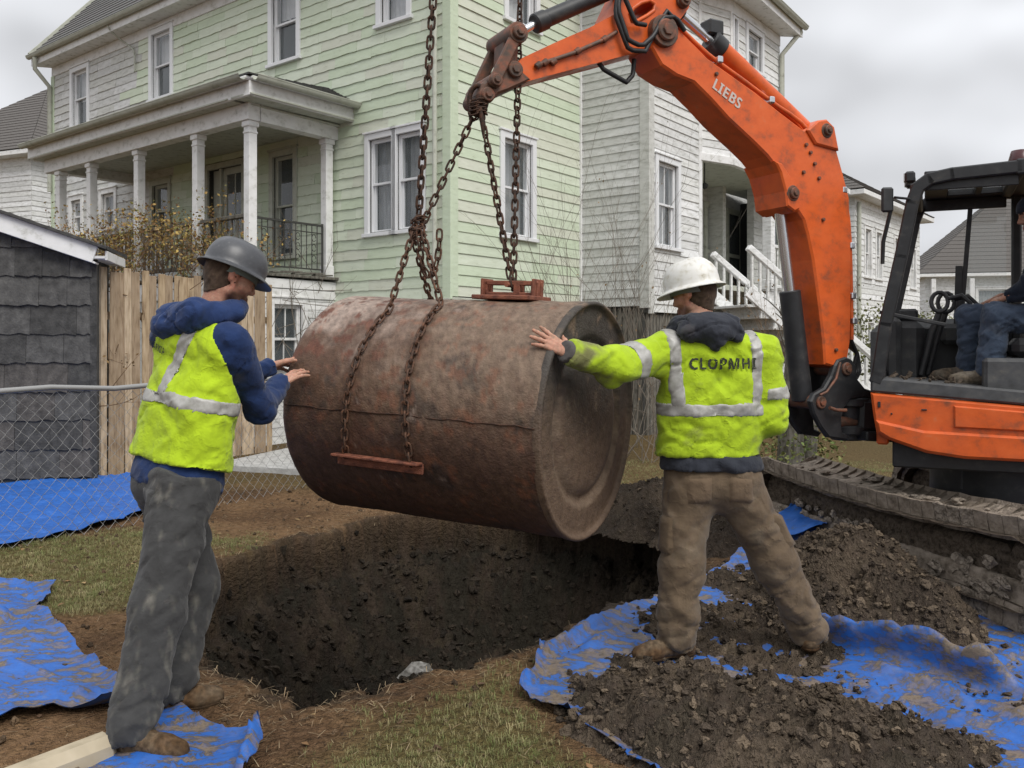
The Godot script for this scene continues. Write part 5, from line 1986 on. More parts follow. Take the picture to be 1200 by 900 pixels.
	# travel levers: stalk and looped grip
	for e in [[0.36, 0.62, 0.0], [0.40, 0.72, 0.08]]:
		var lv := MB.new()
		lv.tube([cp(e[0] - 0.08, 1.28, e[1]), cp(e[0] - 0.02, 1.55, e[1]), cp(e[0] + 0.03, 1.70, e[1])], [0.02, 0.024, 0.02], 8)
		var ring := []
		for i in 14:
			var a := TAU * i / 14.0
			ring.append(cp(e[0] + 0.03 + 0.05 * cos(a), 1.76 + 0.065 * sin(a), e[1] + 0.02 * sin(a)))
		lv.tube(ring, 0.014, 8, false, true)
		lv.tube([cp(e[0] + 0.08, 1.78, e[1]), cp(e[0] + 0.16, 1.80, e[1]), cp(e[0] + 0.22, 1.74, e[1])], [0.014, 0.016, 0.012], 8)
		put("travel_lever", lv, M.black_paint, cab)
	for e in [[0.66, 0.84]]:
		var js := MB.new()
		js.tube([cp(e[0], 1.5, e[1]), cp(e[0] - 0.03, 1.66, e[1]), cp(e[0] - 0.05, 1.74, e[1])], [0.014, 0.014, 0.024], 8)
		if e[1] > 0.5:
			box.call(js, e[0] - 0.1, e[0] + 0.3, 1.42, 1.50, e[1] - 0.05, e[1] + 0.05, 0.02)
		put("control_lever", js, M.black_paint, cab)
	# seat and its box
	var sb := MB.new()
	box.call(sb, 0.62, 1.32, 1.16, 1.40, 0.05, 0.92, 0.02)
	put("seat_box", sb, M.grey_paint, cab)
	var se := MB.new()
	box.call(se, 0.78, 1.22, 1.40, 1.52, 0.24, 0.74, 0.04)
	box.call(se, 1.16, 1.28, 1.48, 2.12, 0.26, 0.72, 0.05)
	put("seat", se, M.black_paint, cab)
	# loose leaves and mud on the floor
	var fl := MB.new()
	for i in 26:
		var p := cp(rng.randf_range(0.1, 0.6), 1.272 - 0.01 * i / 26.0, rng.randf_range(0.02, 0.5))
		p.y = 1.285 - 0.075 * ((p - CAB_O).dot(CAB_B))
		fl.box(Transform3D(Basis(Vector3(rng.randf(), 0.1, rng.randf()).normalized(), rng.randf_range(0, 6)), p), Vector3(rng.randf_range(0.02, 0.09), 0.008, rng.randf_range(0.01, 0.03)), 0.002)
	put("floor_mud", fl, M.dark_mud, cab).set_meta("kind", "stuff")
	# mirror, work lights, beacon
	var mi := MB.new()
	mi.box(Transform3D(cb.basis * Basis(Vector3.UP, 0.3), cp(0.10, 2.345, -0.12)), Vector3(0.07, 0.15, 0.025), 0.012)
	mi.tube([cp(0.22, 2.36, 0.0), cp(0.14, 2.36, -0.10)], 0.008, 6)
	mi.tube([cp(0.12, 2.29, -0.11), cp(0.075, 2.10, -0.06), cp(0.07, 1.97, -0.04)], 0.012, 6)
	put("mirror", mi, M.black_paint, cab)
	for k in [0.12, 0.30]:
		var wl := MB.new()
		box.call(wl, 0.19, 0.25, 2.48, 2.55, k, k + 0.09, 0.012)
		var lw := put("work_light", wl, M.black_paint, cab)
		var le := MB.new()
		box.call(le, 0.184, 0.19, 2.49, 2.54, k + 0.012, k + 0.078, 0.001)
		put("lens", le, M.lamp_lens, lw)
	var be := MB.new()
	be.lathe([V(0.0, 0), V(0.07, 0.0), V(0.065, 0.03), V(0.05, 0.085), V(0.0, 0.095)], Transform3D(Basis(), cp(0.82, 2.55, 0.2)), 18)
	put("beacon", be, M.beacon_red, cab)


func build_tracks(root: Node3D) -> void:
	# two mud-caked rubber tracks
	var u := Vector3(0.2425, 0, 0.9701)
	var w := Vector3(0.9701, 0, -0.2425)
	for s in 2:
		var c := Vector3(2.47, 0, -5.75) + w * 1.32 * s
		var h := 0.25
		var half := 1.22
		var width := 0.44
		var cy := 0.325
		# stadium path
		var path := []
		var n_end := 18
		for i in n_end + 1:
			var a := -PI / 2.0 + PI * i / n_end
			path.append([half + h * cos(a), cy + h * sin(a)])
		for i in range(1, 24):
			var k := i / 24.0
			path.append([lerpf(half, -half, k), cy + h - 0.045 * sin(PI * k)])
		for i in n_end + 1:
			var a := PI / 2.0 + PI * i / n_end
			path.append([-half + h * cos(a), cy + h * sin(a)])
		for i in range(1, 24):
			path.append([lerpf(-half, half, i / 24.0), cy - h])
		var n := path.size()
		var st := MB.new()
		st.smooth()
		# cross-section: raised lips at both edges, tread outside
		var prof := [[-0.48, -0.09], [-0.50, -0.03], [-0.52, 0.034], [-0.50, 0.040], [-0.475, 0.036], [-0.45, 0.008], [-0.36, -0.012], [-0.18, -0.026], [0.0, -0.028], [0.2, -0.02], [0.38, -0.004], [0.45, 0.008], [0.475, 0.034], [0.51, 0.03], [0.5, -0.05]]
		var rows := []
		for i in n:
			var a: Array = path[(i + n - 1) % n]
			var b: Array = path[(i + 1) % n]
			var d := Vector2(b[0] - a[0], b[1] - a[1]).normalized()
			var nn := Vector2(d.y, -d.x)
			var row := []
			for q in prof:
				var lug: float = 0.006 if i % 3 == 0 else 0.0
				var p: Vector3 = c + u * (path[i][0] + nn.x * (q[1] + lug)) + Vector3.UP * (path[i][1] + nn.y * (q[1] + lug)) + w * (q[0] * width)
				var nv := nz_fine.get_noise_3dv(p * 0.8) * 0.003
				row.append(p + (u * nn.x + Vector3.UP * nn.y) * nv + w * nz_fine.get_noise_3dv(p * 0.5 + Vector3(5, 0, 0)) * 0.001)
			rows.append(row)
		# inner belt, then a pad on every link
		for i in n:
			var r0: Array = rows[i]
			var r1: Array = rows[(i + 1) % n]
			var m := prof.size() - 1
			var mid: Vector3 = (r0[0] + r0[m]) * 0.5
			var up0: Vector3 = (r0[m / 2] - mid) * 0.6
			var up1: Vector3 = (r1[m / 2] - (r1[0] + r1[m]) * 0.5) * 0.6
			st.quad(r0[m] + up0, r0[0] + up0, r1[0] + up1, r1[m] + up1)
			st.quad(r0[0], r0[m], r1[m], r1[0])
		var tr := put("track", st, M.dark_mud, root)
		for i in n:
			var r0: Array = rows[i]
			var r1: Array = rows[(i + 1) % n]
			var pd := MB.new()
			var m := prof.size() - 1
			var a := []
			var b := []
			var jog := u * 0.0 + Vector3.UP * rng.randf_range(-0.0015, 0.0015) + w * rng.randf_range(-0.002, 0.002)
			for k in m + 1:
				a.append((r0[k] as Vector3).lerp(r1[k], 0.03) + jog)
				b.append((r0[k] as Vector3).lerp(r1[k], 0.97) + jog)
			for k in m:
				pd.quad(a[k + 1], a[k], b[k], b[k + 1])
			var ca: Vector3 = (a[0] + a[m]) * 0.5
			var cb2: Vector3 = (b[0] + b[m]) * 0.5
			for k in m:
				pd.tri(ca, a[k], a[k + 1])
				pd.tri(cb2, b[k + 1], b[k])
			put("track_pad", pd, M.track_clay if rng.randf() < 0.8 else M.caked_mud, tr)
		var fr := MB.new()
		var fb := Basis(w, Vector3.UP, w.cross(Vector3.UP))
		fr.box(Transform3D(fb, c + Vector3.UP * 0.33), Vector3(width * 0.62, 0.20, 2.1), 0.03)
		put("track_frame", fr, M.dark_mud, tr)
		for k in 5:
			var ro := MB.new()
			var pc := c + u * lerpf(-0.85, 0.85, k / 4.0) + Vector3.UP * 0.20
			ro.rod(pc - w * 0.15, pc + w * 0.15, 0.09, 16, 0.02)
			put("roller", ro, M.dark_mud, tr)
		for e in [-half, half]:
			var wh := MB.new()
			var pc: Vector3 = c + u * e + Vector3.UP * cy
			wh.rod(pc - w * 0.13, pc + w * 0.13, 0.19, 24, 0.03)
			put("sprocket" if e > 0 else "idler", wh, M.dark_mud, tr)
		# clay packed in slabs along the lower side
		var cb := []
		for e in [[-1.25, -0.85, 0.12, 0.10], [-0.78, -0.42, 0.13, 0.09], [-0.30, -0.02, 0.11, 0.08], [0.02, 0.55, 0.14, 0.10], [0.62, 1.3, 0.15, 0.11]]:
			for q in 2:
				cb.append(bone(c + u * (e[0] + 0.05) - w * (width * 0.42) + Vector3.UP * (e[2] + 0.10 * q), c + u * (e[1] - 0.05) - w * (width * 0.42) + Vector3.UP * (e[2] + 0.02 + 0.09 * q), e[3] * 0.9, e[3], w, 1.9))
		var cs := new_st()
		flesh(cs, cb, 0.018, 0.05, 0.0, func(_p: Vector3, _n: Vector3) -> Color: return Color.WHITE, {"wrinkle": func(q: Vector3, _n: Vector3) -> float: return nz_fine.get_noise_3dv(q * 0.6) * 0.010 + nz.get_noise_3dv(q * 1.6) * 0.012, "cuts": [[c - w * (width * 0.47), -w + Vector3.UP * 0.12], [c + Vector3.UP * 0.31, Vector3.UP - w * 0.25]]})
		if s == 0:
			put_st("packed_clay", cs, M.track_clay, tr)
		# lumps of dried mud wedged along the lower side
		var lump := []
		for i in 60:
			var k := rng.randf_range(-1.2, 1.25)
			var p: Vector3 = c + u * k - w * (width * 0.5 + rng.randf_range(-0.08, -0.01)) + Vector3.UP * rng.randf_range(0.08, 0.34)
			var sc := rng.randf_range(0.05, 0.12)
			lump.append(Transform3D(Basis(Vector3(rng.randf(), rng.randf(), rng.randf()).normalized(), rng.randf() * 6.0).scaled(Vector3(sc * 0.6, sc * 0.7, sc * 1.2)), p))
		for i in 30:
			var k := rng.randf_range(-1.2, 1.25)
			var p: Vector3 = c + u * k + w * rng.randf_range(-0.12, 0.17) + Vector3.UP * (cy + h - 0.03)
			var sc := rng.randf_range(0.03, 0.09)
			lump.append(Transform3D(Basis(Vector3.UP, rng.randf() * 6.0).scaled(Vector3(sc, sc * 0.4, sc)), p))
		many("mud_lumps", clod_mesh(3), M.caked_mud, lump, tr)
	var ax := MB.new()
	ax.bar(Vector3(2.47, 0.36, -5.75), Vector3(2.47, 0.36, -5.75) + w * 1.32, 0.7, 0.24, 0.03)
	put("axle_frame", ax, M.dark_mud, root)


var clods := {}


func clod_mesh(sd: int) -> ArrayMesh:
	# a rough lump of earth
	if clods.has(sd):
		return clods[sd]
	var st := SurfaceTool.new()
	st.begin(Mesh.PRIMITIVE_TRIANGLES)
	st.set_smooth_group(1)
	var rows := 6
	var seg := 8
	for j in rows + 1:
		var th := PI * j / rows
		for i in seg + 1:
			var a := TAU * (i % seg) / seg
			var p := Vector3(sin(th) * cos(a), cos(th), sin(th) * sin(a))
			var r := 0.5 * (1.0 + 0.75 * nz.get_noise_3dv(p * 1.0 + Vector3(sd * 7, 0, 0)) + 0.55 * nz_fine.get_noise_3dv(p * 0.4 + Vector3(0, sd * 5, 0)))
			st.add_vertex(p * r)
	for j in rows:
		for i in seg:
			var a := j * (seg + 1) + i
			var b := a + seg + 1
			for k in [a, a + 1, b, a + 1, b + 1, b]:
				st.add_index(k)
	st.deindex()
	st.set_smooth_group(-1)
	var src: Array = st.commit_to_arrays()
	var vs: PackedVector3Array = src[Mesh.ARRAY_VERTEX]
	var ft := SurfaceTool.new()
	ft.begin(Mesh.PRIMITIVE_TRIANGLES)
	ft.set_smooth_group(-1)
	for v in vs:
		ft.add_vertex(v)
	ft.generate_normals()
	clods[sd] = ft.commit()
	return clods[sd]


# ---- far houses

func far_house(label: String, f: Transform3D, w: float, deep: float, eave: float, rise: float, paint: String, wins: Array, called := "house", over := 0.4, side_wins := []) -> Node3D:
	# a boarded house with a hipped roof; f: its front wall, x to the right
	var root := thing(called, label, "house", f.origin)
	var holes := []
	for h in wins:
		holes.append(h)
	var sf := face(f * Vector3(0, 0, -deep), f.basis.z)
	var board_walls := [[f, w, holes], [sf, deep, side_wins], [face(f * Vector3(w, 0, 0), -f.basis.z), deep, []]]
	for e in board_walls:
		var fr: Transform3D = e[0]
		backing(fr, e[1], -0.3, eave, e[2], M[paint], root)
		var list := []
		var sk := []
		for h in e[2]:
			sk.append([h[0] - 0.1, h[1] + 0.1, h[2] - 0.07, h[3] + 0.12])
		course_list(fr, e[1], 0.4, eave - 0.15, 0.16, sk, [M[paint], M[paint + "_b"], M[paint + "_c"]], 3.0, 6.0, 0.022, list)
		lay(list, 0, unit_board, "clapboard", "clapboards", root)
		for h in e[2]:
			window(fr, h[0], h[1], h[2], h[3], root, {"paint": "trim_paint", "curtain": "curtain" if h.size() < 5 else h[4]})
	var up := Vector3.UP
	var a := f * Vector3(-over, eave, over)
	var b := f * Vector3(w + over, eave, over)
	var c := f * Vector3(w + over, eave, -deep - over)
	var d := f * Vector3(-over, eave, -deep - over)
	var ev := MB.new()
	ev.box(f * Transform3D(Basis(), Vector3(w * 0.5, eave + 0.06, -deep * 0.5)), Vector3(w + over * 2.0, 0.16, deep + over * 2.0), 0.02)
	put("eaves", ev, M.trim_paint, root)
	var rf := MB.new()
	var y := up * 0.15
	if w > deep:
		var r0 := f * Vector3(deep * 0.5, eave + rise, -deep * 0.5)
		var r1 := f * Vector3(w - deep * 0.5, eave + rise, -deep * 0.5)
		roof_plane(rf, a + y, b + y, r1, r0, 0.03, 22)
		roof_plane(rf, b + y, c + y, r1 + (c - b) * 0.001, r1, 0.03, 22)
		roof_plane(rf, c + y, d + y, r0, r1, 0.03, 8)
		roof_plane(rf, d + y, a + y, r0 + (a - d) * 0.001, r0, 0.03, 22)
	else:
		var r0 := f * Vector3(w * 0.5, eave + rise, -w * 0.5)
		var r1 := f * Vector3(w * 0.5, eave + rise, -deep + w * 0.5)
		roof_plane(rf, a + y, b + y, r0 + (b - a) * 0.001, r0, 0.03, 22)
		roof_plane(rf, b + y, c + y, r1, r0, 0.03, 22)
		roof_plane(rf, c + y, d + y, r1 + (d - c) * 0.001, r1, 0.03, 8)
		roof_plane(rf, d + y, a + y, r0, r1, 0.03, 22)
	put("roof", rf, M.roof_shingle_c, root)
	return root


func build_far_houses() -> void:
	var up := Vector3.UP
	# neighbour behind the excavator's boom: receding wall, two rows of windows
	var p0 := Vector3(9.95, 0, -26.0)
	var f0 := face(p0, Vector3(0.62, 0, -0.785))
	var h0 := far_house("white clapboard house with small chimney seen between boom and cab", f0, 7.1, 8.0, 5.75, 2.6, "white_paint", [[0.9, 1.45, 3.5, 4.9], [2.0, 2.55, 3.5, 4.9], [4.0, 4.6, 3.5, 4.9], [5.9, 6.5, 3.4, 4.7], [1.1, 1.65, 0.9, 2.1], [2.3, 2.8, 0.9, 2.2], [5.0, 5.6, 0.8, 1.7]])
	var ch := MB.new()
	ch.box(Transform3D(Basis(), f0 * Vector3(3.6, 8.1, -3.6)), Vector3(0.4, 1.3, 0.4), 0.02)
	ch.box(Transform3D(Basis(), f0 * Vector3(3.6, 8.75, -3.6)), Vector3(0.5, 0.12, 0.5), 0.02)
	ch.rod(f0 * Vector3(2.2, 7.9, -3.8), f0 * Vector3(2.2, 8.6, -3.8), 0.08, 10)
	put("chimney", ch, M.concrete, h0)
	var dp := MB.new()
	dp.tube([f0 * Vector3(0.15, 5.6, 0.08), f0 * Vector3(0.15, 0.0, 0.08)], 0.06, 8)
	put("downspout", dp, M.trim_dull, h0)
	# low house with a broad grey roof, beyond the cab
	var f1 := face(Vector3(18.9, 0, -41.0), Vector3(0.97, 0, 0.24))
	var h1 := far_house("low white house with broad sagging grey roof seen through the cab", f1, 15.0, 9.0, 4.5, 4.6, "white_paint", [[2.2, 3.6, 2.2, 3.9], [4.4, 5.3, 2.4, 3.9], [6.2, 7.4, 2.4, 3.8], [8.4, 10.2, 2.2, 3.8], [11.0, 12.4, 2.2, 3.8]])
	var pc := MB.new()
	for x in [0.3, 1.9, 3.9, 5.6, 7.8]:
		pc.box(f1 * Transform3D(Basis(), Vector3(x, 3.2, 0.25)), Vector3(0.2, 2.4, 0.2), 0.02)
	pc.box(f1 * Transform3D(Basis(), Vector3(7.5, 2.05, 0.3)), Vector3(15.0, 0.14, 0.4), 0.02)
	put("porch_posts", pc, M.trim_paint, h1)
	var vt := MB.new()
	vt.box(f1 * Transform3D(Basis(), Vector3(7.4, 6.9, -2.3)), Vector3(1.0, 0.35, 0.5), 0.05)
	vt.box(f1 * Transform3D(Basis(), Vector3(4.5, 6.5, -2.0)), Vector3(0.4, 0.3, 0.4), 0.03)
	put("roof_vent", vt, M.roof_shingle_b, h1)
	# neighbour at the left edge
	var f2 := face(Vector3(-21.6, 0, -31.0), Vector3(0.92, 0, 0.39))
	far_house("white clapboard house with grey roof at the left behind the shed", f2, 7.0, 9.0, 7.4, 3.4, "white_paint", [[2.0, 3.0, 4.6, 6.4, "curtain"], [4.4, 5.2, 4.6, 6.4, "blind"]])
	# bare street trees far off, and a hedge
	for e in [[Vector3(16.9, 0, -52.0), 9.4, "small round bare treetop above the far white house"], [Vector3(-27.5, 0, -45.0), 11.0, "bare treetop at the left edge behind the grey roof"], [Vector3(23.0, 0, -62.0), 9.6, "bare treetop between the two far roofs behind the cab"]]:
		bare_tree(e[0], e[1], e[2])
	leafy_bush(Vector3(7.3, 0.1, -17.0), 1.9, 1.0, "olive green bush behind the cab's front pillar", Color(0.13, 0.135, 0.045))
	leafy_bush(Vector3(9.3, 0.1, -20.0), 1.9, 1.1, "small green bush seen through the cab beside the white house", Color(0.12, 0.13, 0.05))


func grow(mb: MB, p: Vector3, d: Vector3, len_: float, r: float, depth: int, tips: Array, spread := 0.5) -> void:
	var pts := [p]
	var rs := [r]
	var n := 4
	for i in n:
		d = (d + Vector3(rng.randf_range(-1, 1), rng.randf_range(-0.6, 1.0), rng.randf_range(-1, 1)) * 0.16).normalized()
		p += d * len_ / n
		pts.append(p)
		rs.append(lerpf(r, r * 0.6, (i + 1.0) / n))
		if depth > 0 and i > 0:
			var b := (d + Vector3(rng.randf_range(-1, 1), rng.randf_range(-0.3, 1), rng.randf_range(-1, 1)) * spread * 1.4).normalized()
			grow(mb, p, b, len_ * rng.randf_range(0.45, 0.75), r * 0.5, depth - 1, tips, spread)
	tips.append(p)
	mb.tube(pts, rs, 5 if depth > 0 else 3, false)


func bare_tree(at: Vector3, h: float, label: String) -> void:
	var root := thing("bare_tree", label, "tree", at)
	var tr := MB.new()
	tr.tube([at - Vector3.UP * 0.2, at + Vector3(0.05, h * 0.25, 0), at + Vector3(0, h * 0.5, 0.1)], [h * 0.025, h * 0.02, h * 0.015], 8)
	put("trunk", tr, M.weathered_wood, root)
	var cr := MB.new()
	var tips := []
	for i in 7:
		grow(cr, at + Vector3(0, h * rng.randf_range(0.35, 0.5), 0.05), Vector3(rng.randf_range(-0.7, 0.7), 1, rng.randf_range(-0.7, 0.7)).normalized(), h * 0.34, h * 0.010, 3, tips)
	put("crown", cr, M.weathered_wood, root)


func leaf_shape() -> ArrayMesh:
	if clods.has("leaf"):
		return clods["leaf"]
	var mb := MB.new()
	var a := Vector3(0, 0, 0)
	var b := Vector3(0.32, 0.08, 0.45)
	var c := Vector3(0, 0.02, 1.0)
	var d := Vector3(-0.32, 0.08, 0.45)
	mb.tri(a, b, c)
	mb.tri(a, c, d)
	clods["leaf"] = mb.mesh()
	return clods["leaf"]


func rand_basis() -> Basis:
	return Basis(Vector3(rng.randf_range(-1, 1), rng.randf_range(-1, 1), rng.randf_range(-1, 1)).normalized(), rng.randf() * TAU)


func leafy_bush(at: Vector3, h: float, w: float, label: String, c: Color) -> void:
	var root := thing("bush", label, "bush", at)
	var st := MB.new()
	var tips := []
	for i in 9:
		grow(st, at, Vector3(rng.randf_range(-0.7, 0.7), 1, rng.randf_range(-0.7, 0.7)).normalized(), h * 0.6, 0.016, 2, tips)
	put("stems", st, M.weathered_wood, root)
	var wh := []
	var ti := []
	for i in 1500:
		var t: Vector3 = tips[rng.randi() % tips.size()]
		var s := rng.randf_range(0.05, 0.11)
		wh.append(Transform3D(rand_basis().scaled(Vector3.ONE * s), t + Vector3(rng.randf_range(-1, 1), rng.randf_range(-1, 0.6), rng.randf_range(-1, 1)) * w * 0.22))
		ti.append(c * rng.randf_range(0.6, 1.4))
	many("leaves", leaf_shape(), M.blade, wh, root, ti)


func bare_shrub(at: Vector3, h: float, w: float, n: int, label: String, col := "twig_grey", leaves := 0) -> Node3D:
	var root := thing("bare_shrub", label, "shrub", at)
	var st := MB.new()
	var tips := []
	for i in n:
		grow(st, at + Vector3(rng.randf_range(-w, w) * 0.35, 0, rng.randf_range(-0.15, 0.15)), Vector3(rng.randf_range(-w, w) / h, 1, rng.randf_range(-0.3, 0.3)).normalized(), h * rng.randf_range(0.55, 0.95), 0.006, 2, tips, 0.45 if w < 1.5 else 1.1)
	put("stems", st, M[col], root).set_meta("kind", "stuff")
	if leaves:
		var wh := []
		var ti := []
		for i in leaves:
			var t: Vector3 = tips[rng.randi() % tips.size()]
			wh.append(Transform3D(rand_basis().scaled(Vector3.ONE * rng.randf_range(0.02, 0.05)), t + Vector3(rng.randf_range(-1, 1), rng.randf_range(-1, 1), rng.randf_range(-1, 1)) * 0.1))
			ti.append(Color(0.2, 0.13, 0.06) * rng.randf_range(0.6, 1.5))
		many("leaves", leaf_shape(), M.blade, wh, root, ti)
	return root


# ---- yard: shed, fences, tarps, soil

func build_yard() -> void:
	plain("twig_grey", lin(0.17, 0.145, 0.115), 0.9)
	plain("twig_brown", lin(0.16, 0.10, 0.055), 0.9)
	build_shed()
	build_picket_fence()
	build_chain_fence()
	build_tarps()
	build_heaps()
	build_vegetation()


func build_shed() -> void:
	var x1 := -4.49
	var z := -9.6
	var root := thing("shed", "small dark shingled shed with white rake board at the left edge", "shed", Vector3(-5.6, 0, z))
	var f := face(Vector3(-7.2, 0, z), Vector3.RIGHT)
	var w := x1 + 7.2
	var eave := 2.42
	var slope := 0.40
	var roof_y := func(x: float) -> float: return eave + slope * minf(w - x, x + 0.3 + 0.0)
	# gable wall
	var pts := PackedVector2Array([V(0, -0.2), V(w, -0.2), V(w, eave), V(w * 0.5 - 0.15, eave + slope * (w * 0.5 + 0.15)), V(0, eave + 0.1)])
	var wl := MB.new()
	wl.extrude(pts, 0.1, Transform3D(f.basis, f.origin - Vector3(0, 0, 0.05)))
	var wall := put("gable_wall", wl, M.gap, root)
	var sw := MB.new()
	sw.box(Transform3D(Basis(), Vector3(x1 - 0.05, 1.1, z - 0.45)), Vector3(0.1, 2.6, 0.7))
	put("side_wall", sw, M.shed_shingle_b, root)
	var mats := [M.shed_shingle, M.shed_shingle, M.shed_shingle_b, M.shed_shingle_c]
	var list := []
	course_list(f, w, 0.06, eave + 1.1, 0.305, [], mats, 0.24, 0.46, 0.028, list)
	for e in list:
		# keep what lies under the rake
		var t: Transform3D = e[0]
		var xr: float = t.origin.x + t.basis.x.x - f.origin.x
		var xl: float = t.origin.x - f.origin.x
		var lim: float = minf(roof_y.call(xr), roof_y.call(xl)) - 0.05
		if t.origin.y > lim - 0.04:
			continue
		if t.origin.y + t.basis.y.y > lim:
			t.basis.y = Vector3(0, lim - t.origin.y, 0)
		piece("shingle", unit_shingle, e[1], t, wall)
	var cbm := MB.new()
	cbm.bar(Vector3(x1 + 0.01, -0.1, z + 0.0), Vector3(x1 + 0.01, eave - 0.02, z + 0.0), 0.05, 0.07, 0.004, Vector3.RIGHT)
	put("corner_board", cbm, M.shed_shingle_b, root)
	# roof, rake board, eave return
	var pk := Vector3(f.origin.x + w * 0.5 - 0.15, eave + slope * (w * 0.5 + 0.15), z)
	var lo := Vector3(x1 + 0.17, eave - 0.07 + 0.09, z)
	var out := Vector3(0, 0, 0.16)
	var rf := MB.new()
	for i in 9:
		var a := lo.lerp(pk, i / 9.0) + Vector3.UP * 0.06
		var b := lo.lerp(pk, (i + 1.08) / 9.0) + Vector3.UP * 0.035
		rf.quad_out(a + out + Vector3.UP * 0.02, b + out, b - Vector3(0, 0, 0.95), a - Vector3(0, 0, 0.95) + Vector3.UP * 0.02, a - Vector3.UP * 5.0)
		rf.quad_out(a + out + Vector3.UP * 0.02, a + out - Vector3.UP * 0.02, a - Vector3(0, 0, 0.95) - Vector3.UP * 0.02, a - Vector3(0, 0, 0.95) + Vector3.UP * 0.02, a - Vector3.RIGHT * 5.0)
	rf.bar(lo + out * 1.05 + Vector3.UP * 0.055, pk + out * 1.05 + Vector3.UP * 0.055, 0.04, 0.035, 0.004)
	var left_lo := Vector3(f.origin.x - 0.3, eave + 0.02, z)
	rf.quad_out(pk + out, left_lo + out, left_lo - Vector3(0, 0, 0.95), pk - Vector3(0, 0, 0.95), pk - Vector3.UP * 5.0)
	put("roof", rf, M.shed_shingle_b, root)
	var rk := MB.new()
	rk.bar(lo + out * 0.8 - Vector3(0.12, 0.06 - 0.048, 0), pk + out * 0.8 - Vector3(0, 0.06, 0), 0.03, 0.19, 0.005)
	rk.bar(lo + out * 0.3 - Vector3(0.12, 0.15 - 0.048, 0), pk + out * 0.3 - Vector3(0, 0.15, 0), 0.16, 0.02, 0.003)
	put("rake_board", rk, M.trim_paint, root)
	var so := MB.new()
	so.box(Transform3D(Basis(), Vector3(x1 + 0.085, eave - 0.02, z - 0.37)), Vector3(0.16, 0.03, 0.98), 0.004)
	so.box(Transform3D(Basis(), Vector3(x1 + 0.155, eave + 0.0, z - 0.37)), Vector3(0.025, 0.1, 0.98), 0.004)
	put("eave_board", so, M.trim_paint, root)
	var turn := deg_to_rad(13.0)
	root.rotation.y = turn
	var c := Vector3(x1, 0, z)
	root.position = c + (Vector3(-5.6, 0, z) - c).rotated(Vector3.UP, turn)


func build_picket_fence() -> void:
	var a := Vector3(-4.60, 0, -9.95)
	var b := Vector3(-3.30, 0, -12.3)
	var root := thing("picket_fence", "tan board fence of close upright pickets right of the shed", "fence", a)
	var n := 24
	var dir := (b - a).normalized()
	var nrm := dir.cross(Vector3.UP)
	var mats := [M.picket_wood, M.picket_wood_b, M.picket_wood_c]
	for i in n:
		var p := a.lerp(b, (i + 0.5) / n) + nrm * (0.014 * (i % 2)) 
		var top := lerpf(2.32, 2.30, float(i) / n) + rng.randf_range(-0.035, 0.03)
		var mb := MB.new()
		var w := 0.110 if i % 2 == 0 else 0.095
		var t := Transform3D(Basis(dir, Vector3.UP, nrm), p).rotated_local(Vector3(0, 0, 1), rng.randf_range(-0.012, 0.012))
		mb.box(t * Transform3D(Basis(), Vector3(0, top * 0.5 - 0.05, 0)), Vector3(w, top + 0.1, 0.018), 0.004)
		put("picket", mb, mats[rng.randi() % 3], root)
	var rl := MB.new()
	rl.bar(a + Vector3.UP * 0.5 - nrm * 0.05, b + Vector3.UP * 0.5 - nrm * 0.05, 0.04, 0.09)
	rl.bar(a + Vector3.UP * 1.8 - nrm * 0.05, b + Vector3.UP * 1.8 - nrm * 0.05, 0.04, 0.09)
	put("rail", rl, M.picket_wood_c, root)
	var ps := MB.new()
	ps.box(Transform3D(Basis(dir, Vector3.UP, nrm), a - dir * 0.05 + Vector3.UP * 1.15), Vector3(0.10, 2.4, 0.10), 0.006)
	put("post", ps, M.picket_wood, root)


func build_chain_fence() -> void:
	var a := Vector3(-4.2, 0, -5.2)
	var b := Vector3(-1.1, 0, -10.9)
	var d := (b - a)
	var length := d.length()
	d = d.normalized()
	var nrm := d.cross(Vector3.UP)
	var root := thing("chain_link_fence", "low galvanised chain-link fence with top rail crossing the yard at left", "fence", a)
	var top := 1.13
	var at := func(s: float, h: float) -> Vector3:
		var p := a + d * s
		p.y = lie(p.x, p.z)
		var sag := 0.035 * nz.get_noise_2d(s * 0.9, h * 1.1) + (0.03 * nz.get_noise_2d(s * 1.5 + 9.0, h * 2.0) if h < 0.9 else 0.0)
		return p + Vector3.UP * (h + 0.03 * nz.get_noise_2d(s * 1.2, 4.0 + h)) + nrm * sag * (1.0 - smoothstep(0.9, 1.1, h))
	var mb := MB.new()
	var pitch := 0.056
	var cols := int(length / pitch)
	var rows := int(top / pitch)
	for i in cols:
		var pts := []
		for j in rows + 1:
			var x := (i + (0.0 if (j + i) % 2 == 0 else 1.0)) * pitch
			pts.append(at.call(x, 0.02 + j * (top - 0.04) / rows) + nrm * (0.004 if (j + i) % 2 else -0.004))
		mb.tube(pts, 0.0022, 4, false)
	var m := put("wire_mesh", mb, M.galvanised, root)
	m.set_meta("kind", "stuff")
	var rl := MB.new()
	var rp := []
	for i in 13:
		rp.append(at.call(length * i / 12.0, top + 0.01) + nrm * 0.02)
	rl.tube(rp, 0.021, 10)
	put("top_rail", rl, M.galvanised, root)
	for s in [0.02, 2.95, length - 0.02]:
		var p := MB.new()
		p.rod(at.call(s, -0.2) - nrm * 0.03, at.call(s, top + 0.06) - nrm * 0.03, 0.026, 12, 0.008)
		put("post", p, M.galvanised, root)


